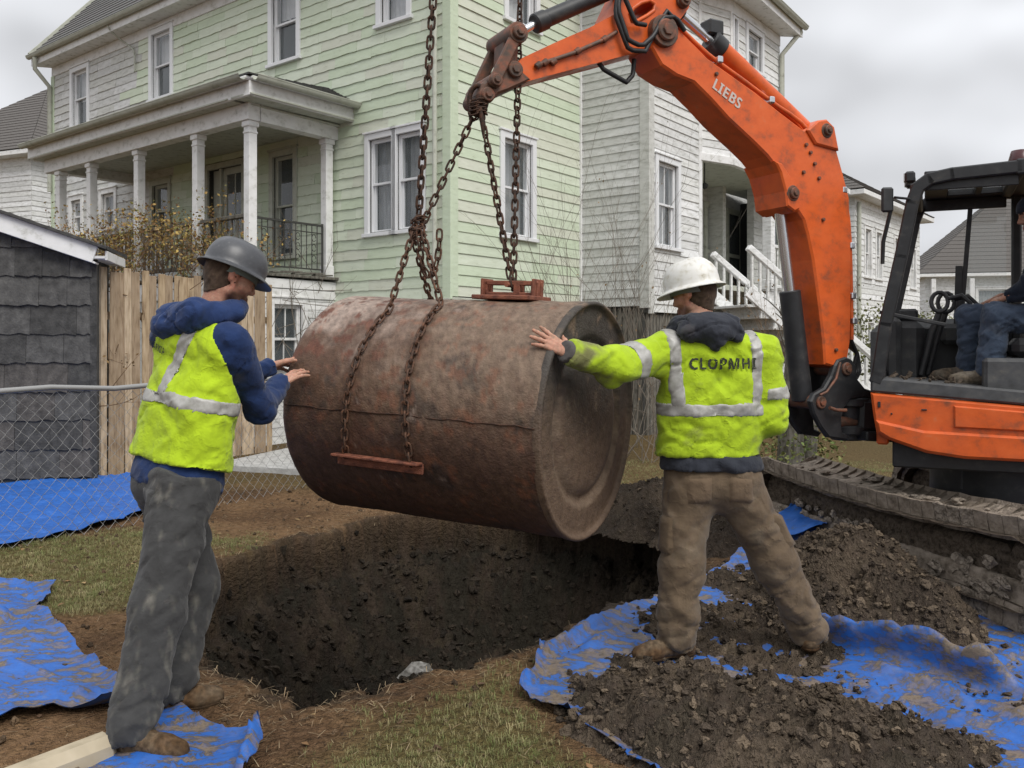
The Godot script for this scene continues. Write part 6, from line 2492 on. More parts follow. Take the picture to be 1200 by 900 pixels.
func poly_at(e: Array, k: float) -> Vector2:
	var total := 0.0
	for i in e.size() - 1:
		total += e[i].distance_to(e[i + 1])
	var t := k * total
	for i in e.size() - 1:
		var l: float = e[i].distance_to(e[i + 1])
		if t <= l or i == e.size() - 2:
			return e[i].lerp(e[i + 1], clampf(t / l, 0.0, 1.0))
		t -= l
	return e[0]


func seg_dist(p: Vector2, a: Vector2, b: Vector2) -> Array:
	var ab := b - a
	var t := clampf((p - a).dot(ab) / ab.length_squared(), 0.0, 1.0)
	var q := a + ab * t
	var s := (p - q).dot(Vector2(-ab.y, ab.x).normalized())
	return [p.distance_to(q), s, t]


func tarp(label: String, left: Array, right: Array, bottom: Array, top: Array, nu: int, nv: int, m: Material, folds: Array, lift := 0.012, curl := 0.03) -> void:
	# a sheet patched between four edges: left and right run from bottom to top, bottom and top from left to right
	var st := SurfaceTool.new()
	st.begin(Mesh.PRIMITIVE_TRIANGLES)
	st.set_smooth_group(1)
	for side in 2:
		for j in nv + 1:
			var v := float(j) / nv
			for i in nu + 1:
				var u := float(i) / nu
				var p := poly_at(left, v) * (1 - u) + poly_at(right, v) * u + poly_at(bottom, u) * (1 - v) + poly_at(top, u) * v
				p -= bottom[0] * (1 - u) * (1 - v) + bottom[bottom.size() - 1] * u * (1 - v) + top[0] * (1 - u) * v + top[top.size() - 1] * u * v
				var e := minf(minf(u * nu, (1 - u) * nu), minf(v * nv, (1 - v) * nv)) * 0.03
				# a torn, wandering hem
				p += Vector2(nz.get_noise_2d(p.x * 2.5, p.y * 2.5), nz.get_noise_2d(p.x * 2.5 + 30.0, p.y * 2.5)) * 0.05 * smoothstep(0.4, 0.0, e)
				var h := lift + absf(nz_soft.get_noise_2d(p.x * 1.5 + 11.0, p.y * 1.5)) * 0.035
				var wp := Vector2(p.x * 0.8 + p.y * 0.35, p.y * 1.5 - p.x * 0.3)
				h += 0.016 * smoothstep(0.045, 0.0, absf(nz_soft.get_noise_2d(wp.x * 1.5, wp.y * 1.5 + 3.0)))
				h += 0.008 * smoothstep(0.035, 0.0, absf(nz_soft.get_noise_2d(wp.y * 3.1 + 8.0, wp.x * 2.3)))
				h += nz_fine.get_noise_2d(p.x * 0.5, p.y * 0.5) * 0.006
				h += curl * smoothstep(0.12, 0.0, e) * (0.4 + 0.9 * absf(nz.get_noise_2d(p.x * 3.1, p.y * 3.1 + 50.0)))
				var q := p
				for f in folds:
					var sd := seg_dist(p, f[0], f[1])
					var k := smoothstep(f[3], 0.0, sd[0])
					var hh: float = f[2] * k * k * (0.75 + 0.5 * absf(nz.get_noise_2d(p.x * 4.0, p.y * 4.0)))
					h += hh
					if f.size() > 4:
						var ab: Vector2 = (f[1] - f[0]).normalized()
						q += Vector2(-ab.y, ab.x) * f[4] * hh
				var g := lie(p.x, p.y)
				var pd := pit_dist(p.x, p.y)
				if pd > 0.0:
					h -= 0.5 * smoothstep(0.0, 0.3, pd)
				st.add_vertex(Vector3(q.x, g + h - 0.003 * side, q.y))
	var base := 0
	for side in 2:
		for j in nv:
			for i in nu:
				var a := base + j * (nu + 1) + i
				var b := a + nu + 1
				for k in ([a, b, a + 1, a + 1, b, b + 1] if side == 0 else [a, a + 1, b, a + 1, b + 1, b]):
					st.add_index(k)
		base += (nu + 1) * (nv + 1)
	st.generate_normals()
	var o := put("tarpaulin", st.commit(), m)
	note(o, label, "tarp", "blue tarpaulins on the ground")


func build_tarps() -> void:
	var blue := lin(0.020, 0.105, 0.40)
	var blue2 := lin(0.030, 0.13, 0.45)
	var mudc := lin(0.10, 0.078, 0.058)
	var crease := noise_tex([], 0.02, 203, 512, 4, FastNoiseLite.TYPE_SIMPLEX_SMOOTH, 0.6, 20.0)
	var clean := noise_tex([[0.0, lin(0.12, 0.12, 0.13)], [0.16, blue.lerp(mudc, 0.4)], [0.26, blue], [0.7, blue2], [1.0, lin(0.07, 0.19, 0.58)]], 0.012, 201, 1024, 5)
	mat("tarp_clean", clean, 0.5, 0.7, {"bump": crease, "bump_cm": 0.25, "spec": 0.45})
	var dirty := noise_tex([[0.0, mudc * 0.7], [0.35, mudc * 1.4], [0.475, mudc * 0.9], [0.505, lin(0.06, 0.085, 0.17)], [0.54, blue], [0.8, blue2], [1.0, lin(0.06, 0.165, 0.45)]], 0.008, 202, 1024, 8, FastNoiseLite.TYPE_SIMPLEX_SMOOTH, 0.74, 10.0)
	mat("tarp_dirty", dirty, 0.55, 0.9, {"scale": Vector3(0.55, 0.9, 0.8), "bump": crease, "bump_cm": 0.25, "spec": 0.45})
	var mid := noise_tex([[0.0, mudc * 0.8], [0.3, mudc * 1.4], [0.425, mudc * 0.9], [0.455, lin(0.06, 0.085, 0.17)], [0.49, blue], [0.8, blue2], [1.0, lin(0.055, 0.16, 0.45)]], 0.009, 204, 1024, 8, FastNoiseLite.TYPE_SIMPLEX_SMOOTH, 0.74, 10.0)
	mat("tarp_muddy", mid, 0.55, 0.9, {"scale": Vector3(0.4, 0.9, 1.0), "bump": crease, "bump_cm": 0.25, "spec": 0.45})
	var A := func(list: Array) -> Array:
		var out := []
		for i in range(0, list.size(), 2):
			out.append(Vector2(list[i], list[i + 1]))
		return out
	tarp("clean blue tarp spread between the chain-link fence and the shed", A.call([-5.9, -6.0, -6.1, -9.45]), A.call([-3.5, -6.55, -3.2, -7.5, -3.0, -8.3, -4.15, -9.9]), A.call([-5.9, -6.0, -4.5, -5.9, -3.5, -6.55]), A.call([-6.1, -9.45, -5.0, -9.5, -4.15, -9.9]), 60, 90, M.tarp_clean, [], 0.02, 0.02)
	tarp("mud-smeared blue tarp at the left edge in front of the fence", A.call([-2.6, -3.05, -3.6, -4.2, -3.75, -5.65]), A.call([-1.52, -3.56, -1.62, -3.8, -2.02, -4.25, -2.3, -4.6, -2.62, -4.95, -2.8, -5.5]), A.call([-2.6, -3.05, -2.05, -3.38, -1.86, -3.62, -1.52, -3.56]), A.call([-3.75, -5.65, -3.3, -5.62, -2.8, -5.5]), 70, 90, M.tarp_muddy, [[Vector2(-2.35, -3.2), Vector2(-1.55, -3.62), 0.06, 0.10, 0.3], [Vector2(-3.2, -4.9), Vector2(-2.7, -4.75), 0.09, 0.10], [Vector2(-2.9, -4.3), Vector2(-2.1, -4.0), 0.04, 0.08], [Vector2(-2.6, -3.7), Vector2(-1.8, -3.75), 0.04, 0.07]], 0.014, 0.03)
	tarp("torn end of blue tarp by the left worker's boots", A.call([-1.6, -2.7, -1.5, -3.2, -1.44, -3.62]), A.call([-0.85, -2.7, -0.88, -3.0, -0.93, -3.36]), A.call([-1.6, -2.7, -0.85, -2.7]), A.call([-1.44, -3.62, -1.25, -3.52, -1.06, -3.36, -0.93, -3.36]), 40, 50, M.tarp_muddy, [[Vector2(-0.92, -3.30), Vector2(-0.88, -2.95), 0.10, 0.07, 0.2]], 0.014, 0.02)
	tarp("turned-up clean corner of blue tarp behind the tallest soil heap", A.call([1.75, -6.05, 1.95, -6.55, 2.35, -6.95]), A.call([2.55, -6.25, 2.85, -6.75, 3.0, -7.45]), A.call([1.75, -6.05, 2.55, -6.25]), A.call([2.35, -6.95, 3.0, -7.45]), 40, 50, M.tarp_clean, [[Vector2(2.3, -6.7), Vector2(2.85, -7.1), 0.12, 0.35], [Vector2(2.5, -6.5), Vector2(2.75, -7.2), 0.04, 0.06]], 0.06, 0.03)
	tarp("large dirt-covered blue tarp under the soil heaps at right", A.call([0.03, -3.74, 0.14, -4.25, 0.47, -4.78, 0.86, -5.24, 1.9, -6.5, 2.75, -7.45]), A.call([1.7, -1.9, 3.9, -2.9, 3.6, -4.4, 2.86, -5.3, 2.85, -6.9, 3.02, -7.35]), A.call([0.03, -3.74, 0.52, -3.02, 1.7, -1.9]), A.call([2.75, -7.45, 2.9, -7.48, 3.02, -7.35]), 120, 190, M.tarp_dirty,
		[[Vector2(1.58, -4.42), Vector2(2.10, -3.88), 0.20, 0.14, 0.7], [Vector2(2.12, -3.80), Vector2(2.4, -3.30), 0.06, 0.10, 0.3], [Vector2(1.65, -4.0), Vector2(2.0, -3.5), 0.05, 0.08], [Vector2(1.5, -3.75), Vector2(1.95, -3.3), 0.045, 0.07], [Vector2(0.10, -4.2), Vector2(0.04, -3.78), 0.05, 0.09], [Vector2(0.16, -4.2), Vector2(0.46, -4.7), 0.05, 0.07], [Vector2(0.35, -4.3), Vector2(0.75, -4.9), 0.03, 0.06], [Vector2(1.95, -4.05), Vector2(2.5, -4.2), 0.05, 0.12], [Vector2(2.35, -6.75), Vector2(2.85, -7.15), 0.10, 0.35]], 0.014, 0.035)


func heap(label: String, blobs: Array, seed_off: float, clump: int, tint := 1.0) -> void:
	var lo := Vector2(1e9, 1e9)
	var hi := Vector2(-1e9, -1e9)
	for b in blobs:
		lo = lo.min(Vector2(b[0] - b[2] * 1.15, b[1] - b[3] * 1.15))
		hi = hi.max(Vector2(b[0] + b[2] * 1.15, b[1] + b[3] * 1.15))
	var step := 0.02
	var nx := int((hi.x - lo.x) / step)
	var ny := int((hi.y - lo.y) / step)
	var height := func(x: float, z: float) -> float:
		var h := -0.05
		var wx := x + nz.get_noise_2d(x * 1.5 + seed_off, z * 1.5) * 0.16
		var wz := z + nz.get_noise_2d(x * 1.5, z * 1.5 + seed_off) * 0.16
		for b in blobs:
			var dx: float = (wx - b[0]) / b[2]
			var dz: float = (wz - b[1]) / b[3]
			var r := dx * dx + dz * dz
			if r < 1.0:
				h = maxf(h, lerpf(-0.05, b[4], pow(1.0 - r, 0.9)))
		var k := smoothstep(-0.05, 0.06, h)
		h += (nz_fine.get_noise_2d(x * 0.9 + seed_off, z * 0.9) * 0.05 + nz_fine.get_noise_2d(x * 2.4, z * 2.4 + seed_off) * 0.042) * k
		h += nz.get_noise_2d(x * 3.0, z * 3.0 + seed_off) * 0.04 * k
		return h
	var hs := PackedFloat32Array()
	hs.resize((nx + 1) * (ny + 1))
	var st := SurfaceTool.new()
	st.begin(Mesh.PRIMITIVE_TRIANGLES)
	st.set_smooth_group(1)
	for j in ny + 1:
		for i in nx + 1:
			var x := lo.x + i * step
			var z := lo.y + j * step
			var h: float = height.call(x, z)
			hs[j * (nx + 1) + i] = h
			var v := nz.get_noise_2d(x * 1.4 + 3.0 + seed_off, z * 1.4) * 0.5 + 0.5
			var c := Color(0.066, 0.054, 0.044).lerp(Color(0.125, 0.101, 0.078), smoothstep(0.3, 0.8, v))
			st.set_color(c * tint)
			st.add_vertex(Vector3(x, lie(x, z) + h, z))
	for j in ny:
		for i in nx:
			var a := j * (nx + 1) + i
			var b := a + nx + 1
			if maxf(maxf(hs[a], hs[a + 1]), maxf(hs[b], hs[b + 1])) < -0.03:
				continue
			for k in [a, a + 1, b, a + 1, b + 1, b]:
				st.add_index(k)
	st.generate_normals()
	var root := thing("soil_heap", label, "soil heap", Vector3(blobs[0][0], lie(blobs[0][0], blobs[0][1]), blobs[0][1]), "heaps of dug soil")
	put("mound", st.commit(), M.heap_soil, root)
	# lumps lying on it, several shapes
	for s in 3:
		var wh := []
		var ti := []
		for i in clump / 3:
			var x := rng.randf_range(lo.x, hi.x)
			var z := rng.randf_range(lo.y, hi.y)
			var h: float = height.call(x, z)
			if h < -0.02 + 0.02 * rng.randf():
				continue
			var r := 0.006 + 0.028 * pow(rng.randf(), 5.0)
			var sc := Vector3(rng.randf_range(0.7, 1.3), rng.randf_range(0.5, 0.9), rng.randf_range(0.7, 1.3)) * r * 1.4
			wh.append(Transform3D(rand_basis().scaled_local(sc), Vector3(x, lie(x, z) + h + r * 0.22, z)))
			var v := rng.randf()
			ti.append((Color(0.06, 0.049, 0.04).lerp(Color(0.155, 0.126, 0.096), v * v)) * tint * rng.randf_range(0.8, 1.25))
		many("lumps", clod_mesh(s), M.clod_soil, wh, root, ti)


func build_heaps() -> void:
	heap("tallest dark soil heap on the tarp in front of the excavator track", [[1.90, -5.10, 0.56, 0.72, 0.40], [2.12, -4.66, 0.42, 0.46, 0.24], [1.62, -4.72, 0.45, 0.46, 0.20]], 3.0, 6000, 1.55)
	heap("low brown soil heap in the right foreground spilling off the tarp", [[0.82, -3.50, 0.72, 0.50, 0.15], [1.12, -3.15, 0.62, 0.50, 0.17], [0.52, -3.70, 0.36, 0.33, 0.09], [1.0, -2.6, 0.8, 0.5, 0.14]], 9.0, 7000, 1.6)
	heap("thin trampled layer of soil around the right worker's boots", [[1.0, -4.62, 0.62, 0.85, 0.06], [0.75, -4.15, 0.5, 0.4, 0.045], [1.35, -4.3, 0.5, 0.5, 0.05], [1.4, -5.4, 0.5, 0.7, 0.06]], 15.0, 4200, 1.4)
	heap("dark soil mound behind the tank's right end", [[1.25, -7.6, 0.75, 0.7, 0.30], [1.45, -6.7, 0.35, 0.6, 0.10], [0.8, -8.0, 0.7, 0.45, 0.16]], 21.0, 2600, 1.15)


func build_vegetation() -> void:
	# short turf, mixed with dry blades
	var bl := MB.new()
	for k in 4:
		var a := TAU * k / 4.0 + 0.4
		var d := Vector3(cos(a), 0, sin(a))
		var s := Vector3(-d.z, 0, d.x) * 0.045
		var p0 := d * 0.12
		var p1 := d * 0.34 + Vector3.UP * 0.65
		var p2 := d * 0.85 + Vector3.UP * (1.0 - 0.25 * (k % 2))
		bl.quad(p0 - s, p0 + s, p1 + s * 0.8, p1 - s * 0.8)
		bl.tri(p1 - s * 0.8, p1 + s * 0.8, p2)
	var tuft := bl.mesh()
	var wh := []
	var ti := []
	for i in 95000:
		var x := rng.randf_range(-4.4, 1.4)
		var z := -rng.randf_range(2.6, 8.0)
		if i > 80000:
			x = rng.randf_range(1.0, 4.6)
			z = -rng.randf_range(8.6, 11.5)
		var g := grassy(x, z)
		if g < rng.randf() * 0.9 + 0.08 or pit_dist(x, z) > -0.03:
			continue
		var h := rng.randf_range(0.010, 0.024) + 0.022 * maxf(0.0, nz.get_noise_2d(x * 2.4, z * 2.4 + 70.0))
		wh.append(Transform3D(Basis(Vector3.UP, rng.randf() * TAU).scaled(Vector3(h * 0.9, h, h * 0.9)), Vector3(x, ground_at(x, z), z)))
		var c := Color(0.16, 0.19, 0.06).lerp(Color(0.38, 0.32, 0.17), clampf(pow(rng.randf(), 1.4) + nz.get_noise_2d(x * 1.7, z * 1.7 + 20.0) * 0.6, 0.0, 1.0))
		ti.append(c * rng.randf_range(0.7, 1.25))
	note(many("grass", tuft, M.blade, wh, self, ti), "short patchy olive and straw-coloured turf round the pit", "grass")
	# straw and dead blades lying about, thick along the pit's rim
	var stw := MB.new()
	stw.quad(Vector3(-0.5, 0.0, -0.03), Vector3(-0.5, 0.0, 0.03), Vector3(0.1, 0.06, 0.025), Vector3(0.1, 0.06, -0.025))
	stw.tri(Vector3(0.1, 0.06, -0.025), Vector3(0.1, 0.06, 0.025), Vector3(0.5, 0.02, 0.0))
	var sm := stw.mesh()
	wh = []
	ti = []
	for i in 42000:
		var x := rng.randf_range(-4.2, 3.6)
		var z := -rng.randf_range(2.6, 9.4)
		var pd := pit_dist(x, z)
		if pd > 0.03 or (pd < -0.25 and rng.randf() > 0.18):
			continue
		if x > 0.2 and x + 0.86 * (z + 3.74) * -1.0 > 0.0 and rng.randf() > 0.35:
			continue
		var l := rng.randf_range(0.02, 0.07)
		var b := Basis(Vector3.UP, rng.randf() * TAU) * Basis(Vector3.FORWARD, rng.randf_range(-0.4, 0.4 if pd < -0.06 else 1.2))
		wh.append(Transform3D(b.scaled_local(Vector3(l, l, l * 0.8)), Vector3(x, ground_at(x, z) + 0.004, z)))
		ti.append(Color(0.24, 0.165, 0.095).lerp(Color(0.36, 0.28, 0.17), rng.randf()) * rng.randf_range(0.5, 1.15))
	note(many("dead_grass_litter", sm, M.blade, wh, self, ti), "dead straw and grass litter scattered over the bare ground", "straw")
	wh = []
	ti = []
	for i in 420:
		var x := rng.randf_range(-4.2, 3.4)
		var z := -rng.randf_range(2.7, 9.4)
		if pit_dist(x, z) > -0.05:
			continue
		wh.append(Transform3D(Basis(Vector3.UP, rng.randf() * TAU) * Basis(Vector3.RIGHT, rng.randf_range(-0.3, 0.3)).scaled(Vector3.ONE * rng.randf_range(0.025, 0.055)), Vector3(x, ground_at(x, z) + 0.012, z)))
		ti.append([Color(0.22, 0.12, 0.05), Color(0.30, 0.2, 0.09), Color(0.14, 0.08, 0.045)][rng.randi() % 3] * rng.randf_range(0.7, 1.2))
	note(many("fallen_leaves", leaf_shape(), M.blade, wh, self, ti), "brown fallen leaves lying here and there on the ground", "leaves")
	# crumbs of earth on the pit walls and the bare ground
	for s in 3:
		wh = []
		ti = []
		for i in 3200:
			var x := rng.randf_range(-2.4, 1.5)
			var z := -rng.randf_range(3.5, 8.4)
			var pd := pit_dist(x, z)
			if pd < 0.02:
				continue
			var r := 0.006 + 0.050 * pow(rng.randf(), 4.5)
			var sc := Vector3(rng.randf_range(0.7, 1.3), rng.randf_range(0.5, 0.9), rng.randf_range(0.7, 1.3)) * r * 1.4
			wh.append(Transform3D(rand_basis().scaled_local(sc), Vector3(x, ground_at(x, z) + r * 0.15, z)))
			ti.append(Color(0.04, 0.034, 0.028).lerp(Color(0.088, 0.072, 0.055), rng.randf()) * (0.85 if pd > 0.0 else 1.3))
		note(many("earth_crumbs", clod_mesh(s), M.clod_soil, wh, self, ti), "dark crumbly earth sticking to the sides and floor of the pit", "earth")
	for s in 2:
		wh = []
		ti = []
		for i in 1800:
			var x := rng.randf_range(-3.6, 3.4)
			var z := -rng.randf_range(2.7, 9.0)
			if pit_dist(x, z) > -0.05:
				continue
			var r := 0.005 + 0.022 * pow(rng.randf(), 4.0)
			wh.append(Transform3D(rand_basis().scaled_local(Vector3(1.2, 0.8, 1.0) * r * 1.4), Vector3(x, ground_at(x, z) + r * 0.2, z)))
			ti.append(Color(0.09, 0.066, 0.046).lerp(Color(0.22, 0.155, 0.10), rng.randf()))
		note(many("loose_soil", clod_mesh(s + 1), M.clod_soil, wh, self, ti), "loose soil crumbs and clods strewn over the yard", "soil")
	wh = []
	ti = []
	for i in 2600:
		var k := rng.randf()
		var x := lerpf(0.1, 2.7, k) + rng.randf_range(-0.1, 0.9)
		var z := lerpf(-4.2, -6.2, k) + rng.randf_range(0.0, 2.0)
		if x < 0.2 or pit_dist(x, z) > -0.1 or nz.get_noise_2d(x * 1.8 + 60.0, z * 1.8) < 0.02:
			continue
		var r := 0.004 + 0.018 * pow(rng.randf(), 4.0)
		wh.append(Transform3D(rand_basis().scaled_local(Vector3(1.2, 0.8, 1.0) * r * 1.4), Vector3(x, lie(x, z) + 0.03, z)))
		ti.append(Color(0.07, 0.055, 0.042).lerp(Color(0.16, 0.125, 0.09), rng.randf()))
	note(many("spilled_soil", clod_mesh(2), M.clod_soil, wh, self, ti), "soil crumbs spilled over the large blue tarp", "soil")
	# vine over the porch rail and fence
	var vine := thing("climbing_vine", "tangled vine with yellowing leaves over the porch railing", "vine", Vector3(-4.6, 2.2, -12.6))
	var vs := MB.new()
	var tips := []
	var corner := Vector3(-3.742, 0, -12.80)
	var nl := wall_left.basis.z
	for i in 80:
		var s := rng.randf_range(0.0, 5.4)
		var p := corner - U_LEFT * s + nl * rng.randf_range(0.05, 0.25) + Vector3.UP * rng.randf_range(2.2, 2.7)
		grow(vs, p, Vector3(rng.randf_range(-0.8, 0.8), rng.randf_range(0.2, 1.0), rng.randf_range(-0.2, 0.5)).normalized(), rng.randf_range(0.4, 0.75), 0.007, 2, tips, 0.7)
	put("stems", vs, M.twig_brown, vine).set_meta("kind", "stuff")
	wh = []
	ti = []
	for i in 6500:
		var t: Vector3 = tips[rng.randi() % tips.size()]
		wh.append(Transform3D(rand_basis().scaled(Vector3.ONE * rng.randf_range(0.025, 0.065)), t + Vector3(rng.randf_range(-1, 1), rng.randf_range(-0.9, 0.6), rng.randf_range(-1, 1)) * 0.11))
		ti.append([Color(0.42, 0.30, 0.09), Color(0.34, 0.22, 0.07), Color(0.24, 0.22, 0.07), Color(0.26, 0.14, 0.06)][rng.randi() % 4] * rng.randf_range(0.6, 1.2))
	many("leaves", leaf_shape(), M.blade, wh, vine, ti)
	# dry creeper on the pickets
	var cr := thing("dry_creeper", "thin dry brown creeper hanging on the tan board fence", "creeper", Vector3(-4.4, 1.0, -10.0))
	var cs := MB.new()
	var ct := []
	for i in 16:
		var k := rng.randf()
		var p := Vector3(-4.60, 0, -9.95).lerp(Vector3(-3.7, 0, -11.6), k * k * 0.8) + Vector3(0.03, rng.randf_range(0.3, 2.3), 0.05)
		grow(cs, p, Vector3(rng.randf_range(-0.3, 0.6), rng.randf_range(-1.0, 1.0), 0.0).normalized(), rng.randf_range(0.25, 0.6), 0.006, 1, ct, 0.6)
	put("stems", cs, M.twig_brown, cr).set_meta("kind", "stuff")
	wh = []
	ti = []
	for i in 160:
		var t: Vector3 = ct[rng.randi() % ct.size()]
		wh.append(Transform3D(rand_basis().scaled(Vector3.ONE * rng.randf_range(0.02, 0.05)), t + Vector3(rng.randf_range(-1, 1), rng.randf_range(-1, 1), rng.randf_range(0, 0.5)) * 0.05))
		ti.append(Color(0.22, 0.14, 0.06) * rng.randf_range(0.6, 1.3))
	many("leaves", leaf_shape(), M.blade, wh, cr, ti)
	# creeper on the porch base
	var pb := thing("bare_creeper", "bare grey creeper stems across the basement window under the porch", "creeper", Vector3(-3.4, 0.2, -13.0))
	var ps := MB.new()
	var side := face(corner, U_RIGHT)
	var dummy := []
	for i in 26:
		grow(ps, side * Vector3(rng.randf_range(-0.05, 1.3), rng.randf_range(0.2, 2.4), 0.10), Vector3(rng.randf_range(-0.7, 0.7), rng.randf_range(-0.6, 1.0), 0.0).normalized(), rng.randf_range(0.5, 1.1), 0.006, 1, dummy, 0.5)
	put("stems", ps, M.twig_grey, pb).set_meta("kind", "stuff")
	# bare shrubs by the white return wall and behind the tank
	bare_shrub(Vector3(0.95, 0.0, -13.2), 3.3, 1.1, 14, "tall bare twiggy shrub against the green wall by the white return")
	bare_shrub(Vector3(1.75, 0.0, -12.8), 2.9, 0.9, 12, "bare twiggy shrub in front of the grey-white return wall", "twig_grey", 40)
	bare_shrub(Vector3(1.95, 0.0, -11.2), 1.5, 1.9, 22, "dense dry thicket behind the tank's right end", "twig_grey", 160)
	bare_shrub(Vector3(3.5, 0.1, -11.0), 1.6, 0.7, 18, "brown weedy bush between the right worker and the boom cylinder", "twig_brown", 260)
	# old trunk with ivy left of the boom cylinder
	var tr := thing("ivy_stump", "old broken tree trunk with ivy left of the boom cylinder", "tree", Vector3(3.18, 0.1, -10.2))
	var tm := MB.new()
	tm.tube([Vector3(3.18, 0.0, -10.2), Vector3(3.17, 0.7, -10.2), Vector3(3.22, 1.2, -10.2), Vector3(3.20, 1.62, -10.2), Vector3(3.26, 1.78, -10.2)], [0.17, 0.13, 0.115, 0.09, 0.02], 12)
	tm.tube([Vector3(3.36, 0.0, -10.15), Vector3(3.40, 0.6, -10.15), Vector3(3.38, 1.3, -10.2), Vector3(3.42, 1.55, -10.2)], [0.08, 0.07, 0.05, 0.015], 9)
	var tt := []
	for i in 8:
		grow(tm, Vector3(3.2, rng.randf_range(0.9, 1.6), -10.2), Vector3(rng.randf_range(-1, 1), 0.5, 0.3).normalized(), 0.35, 0.02, 1, tt, 0.6)
	put("trunk", tm, M.weathered_wood, tr)
	wh = []
	ti = []
	for i in 900:
		var y := rng.randf_range(0.0, 1.1) * rng.randf_range(0.3, 1.0)
		var a := rng.randf() * TAU
		var r := 0.16 + rng.randf() * (0.45 - y * 0.3)
		wh.append(Transform3D(rand_basis().scaled(Vector3.ONE * rng.randf_range(0.035, 0.07)), Vector3(3.24 + cos(a) * r, 0.1 + y, -10.15 + sin(a) * r)))
		ti.append(Color(0.10, 0.15, 0.035).lerp(Color(0.2, 0.2, 0.06), rng.randf()) * rng.randf_range(0.5, 1.2))
	many("ivy", leaf_shape(), M.blade, wh, tr, ti)
	# stone in the pit, beam end in the near left corner
	var rk := many_one("rock", Vector3(-0.69, ground_at(-0.69, -6.75) + 0.04, -6.75), Vector3(0.26, 0.17, 0.22))
	note(rk, "pale grey stone lying on the pit floor", "stone")
	var tb := MB.new()
	var e0 := Vector3(-1.43, 0.035, -3.22)
	var e1 := Vector3(-1.86, 0.02, -2.67)
	tb.bar(e0, e1, 0.105, 0.13, 0.03)
	var wood := noise_tex([[0.2, lin(0.30, 0.25, 0.17)], [0.6, lin(0.42, 0.355, 0.25)], [1.0, lin(0.5, 0.43, 0.32)]], 0.012, 211, 256, 5)
	mat("beam_wood", wood, 0.8, 1.5)
	note(put("timber_beam", tb, M.beam_wood), "pale timber beam end in the near left corner", "beam")


func many_one(called: String, p: Vector3, s: Vector3) -> MeshInstance3D:
	if not M.has("stone"):
		mat("stone", noise_tex([[0.2, lin(0.07, 0.065, 0.055)], [0.5, lin(0.2, 0.19, 0.17)], [0.8, lin(0.36, 0.345, 0.32)], [1.0, lin(0.42, 0.4, 0.38)]], 0.03, 212, 256, 5), 0.9, 2.0)
	var o := MeshInstance3D.new()
	o.name = called
	o.mesh = clod_mesh(5)
	o.material_override = M.stone
	add_child(o, true)
	o.transform = Transform3D(Basis(Vector3.UP, 0.4).scaled_local(s), p)
	return o


# ---- people: tapered bones joined smoothly on a grid, then meshed as surface nets

func bone(a: Vector3, b: Vector3, ra: float, rb: float, n := Vector3.ZERO, f := 1.0) -> Array:
	return [a, b, ra, rb, n, f]


func bone_dist(q: Array, p: Vector3) -> float:
	var pa: Vector3 = p - q[0]
	var ba: Vector3 = q[1] - q[0]
	if q[5] != 1.0:
		pa += q[4] * (pa.dot(q[4]) * (q[5] - 1.0))
		ba += q[4] * (ba.dot(q[4]) * (q[5] - 1.0))
	var t := clampf(pa.dot(ba) / maxf(ba.length_squared(), 1e-9), 0.0, 1.0)
	return (pa - ba * t).length() - lerpf(q[2], q[3], t)


func field_at(bones: Array, p: Vector3, k: float, grow := 0.0) -> float:
	var f := 1.0
	for q in bones:
		var d := bone_dist(q, p) - grow
		var h := maxf(k - absf(f - d), 0.0) / k
		f = minf(f, d) - h * h * k * 0.25
	return f


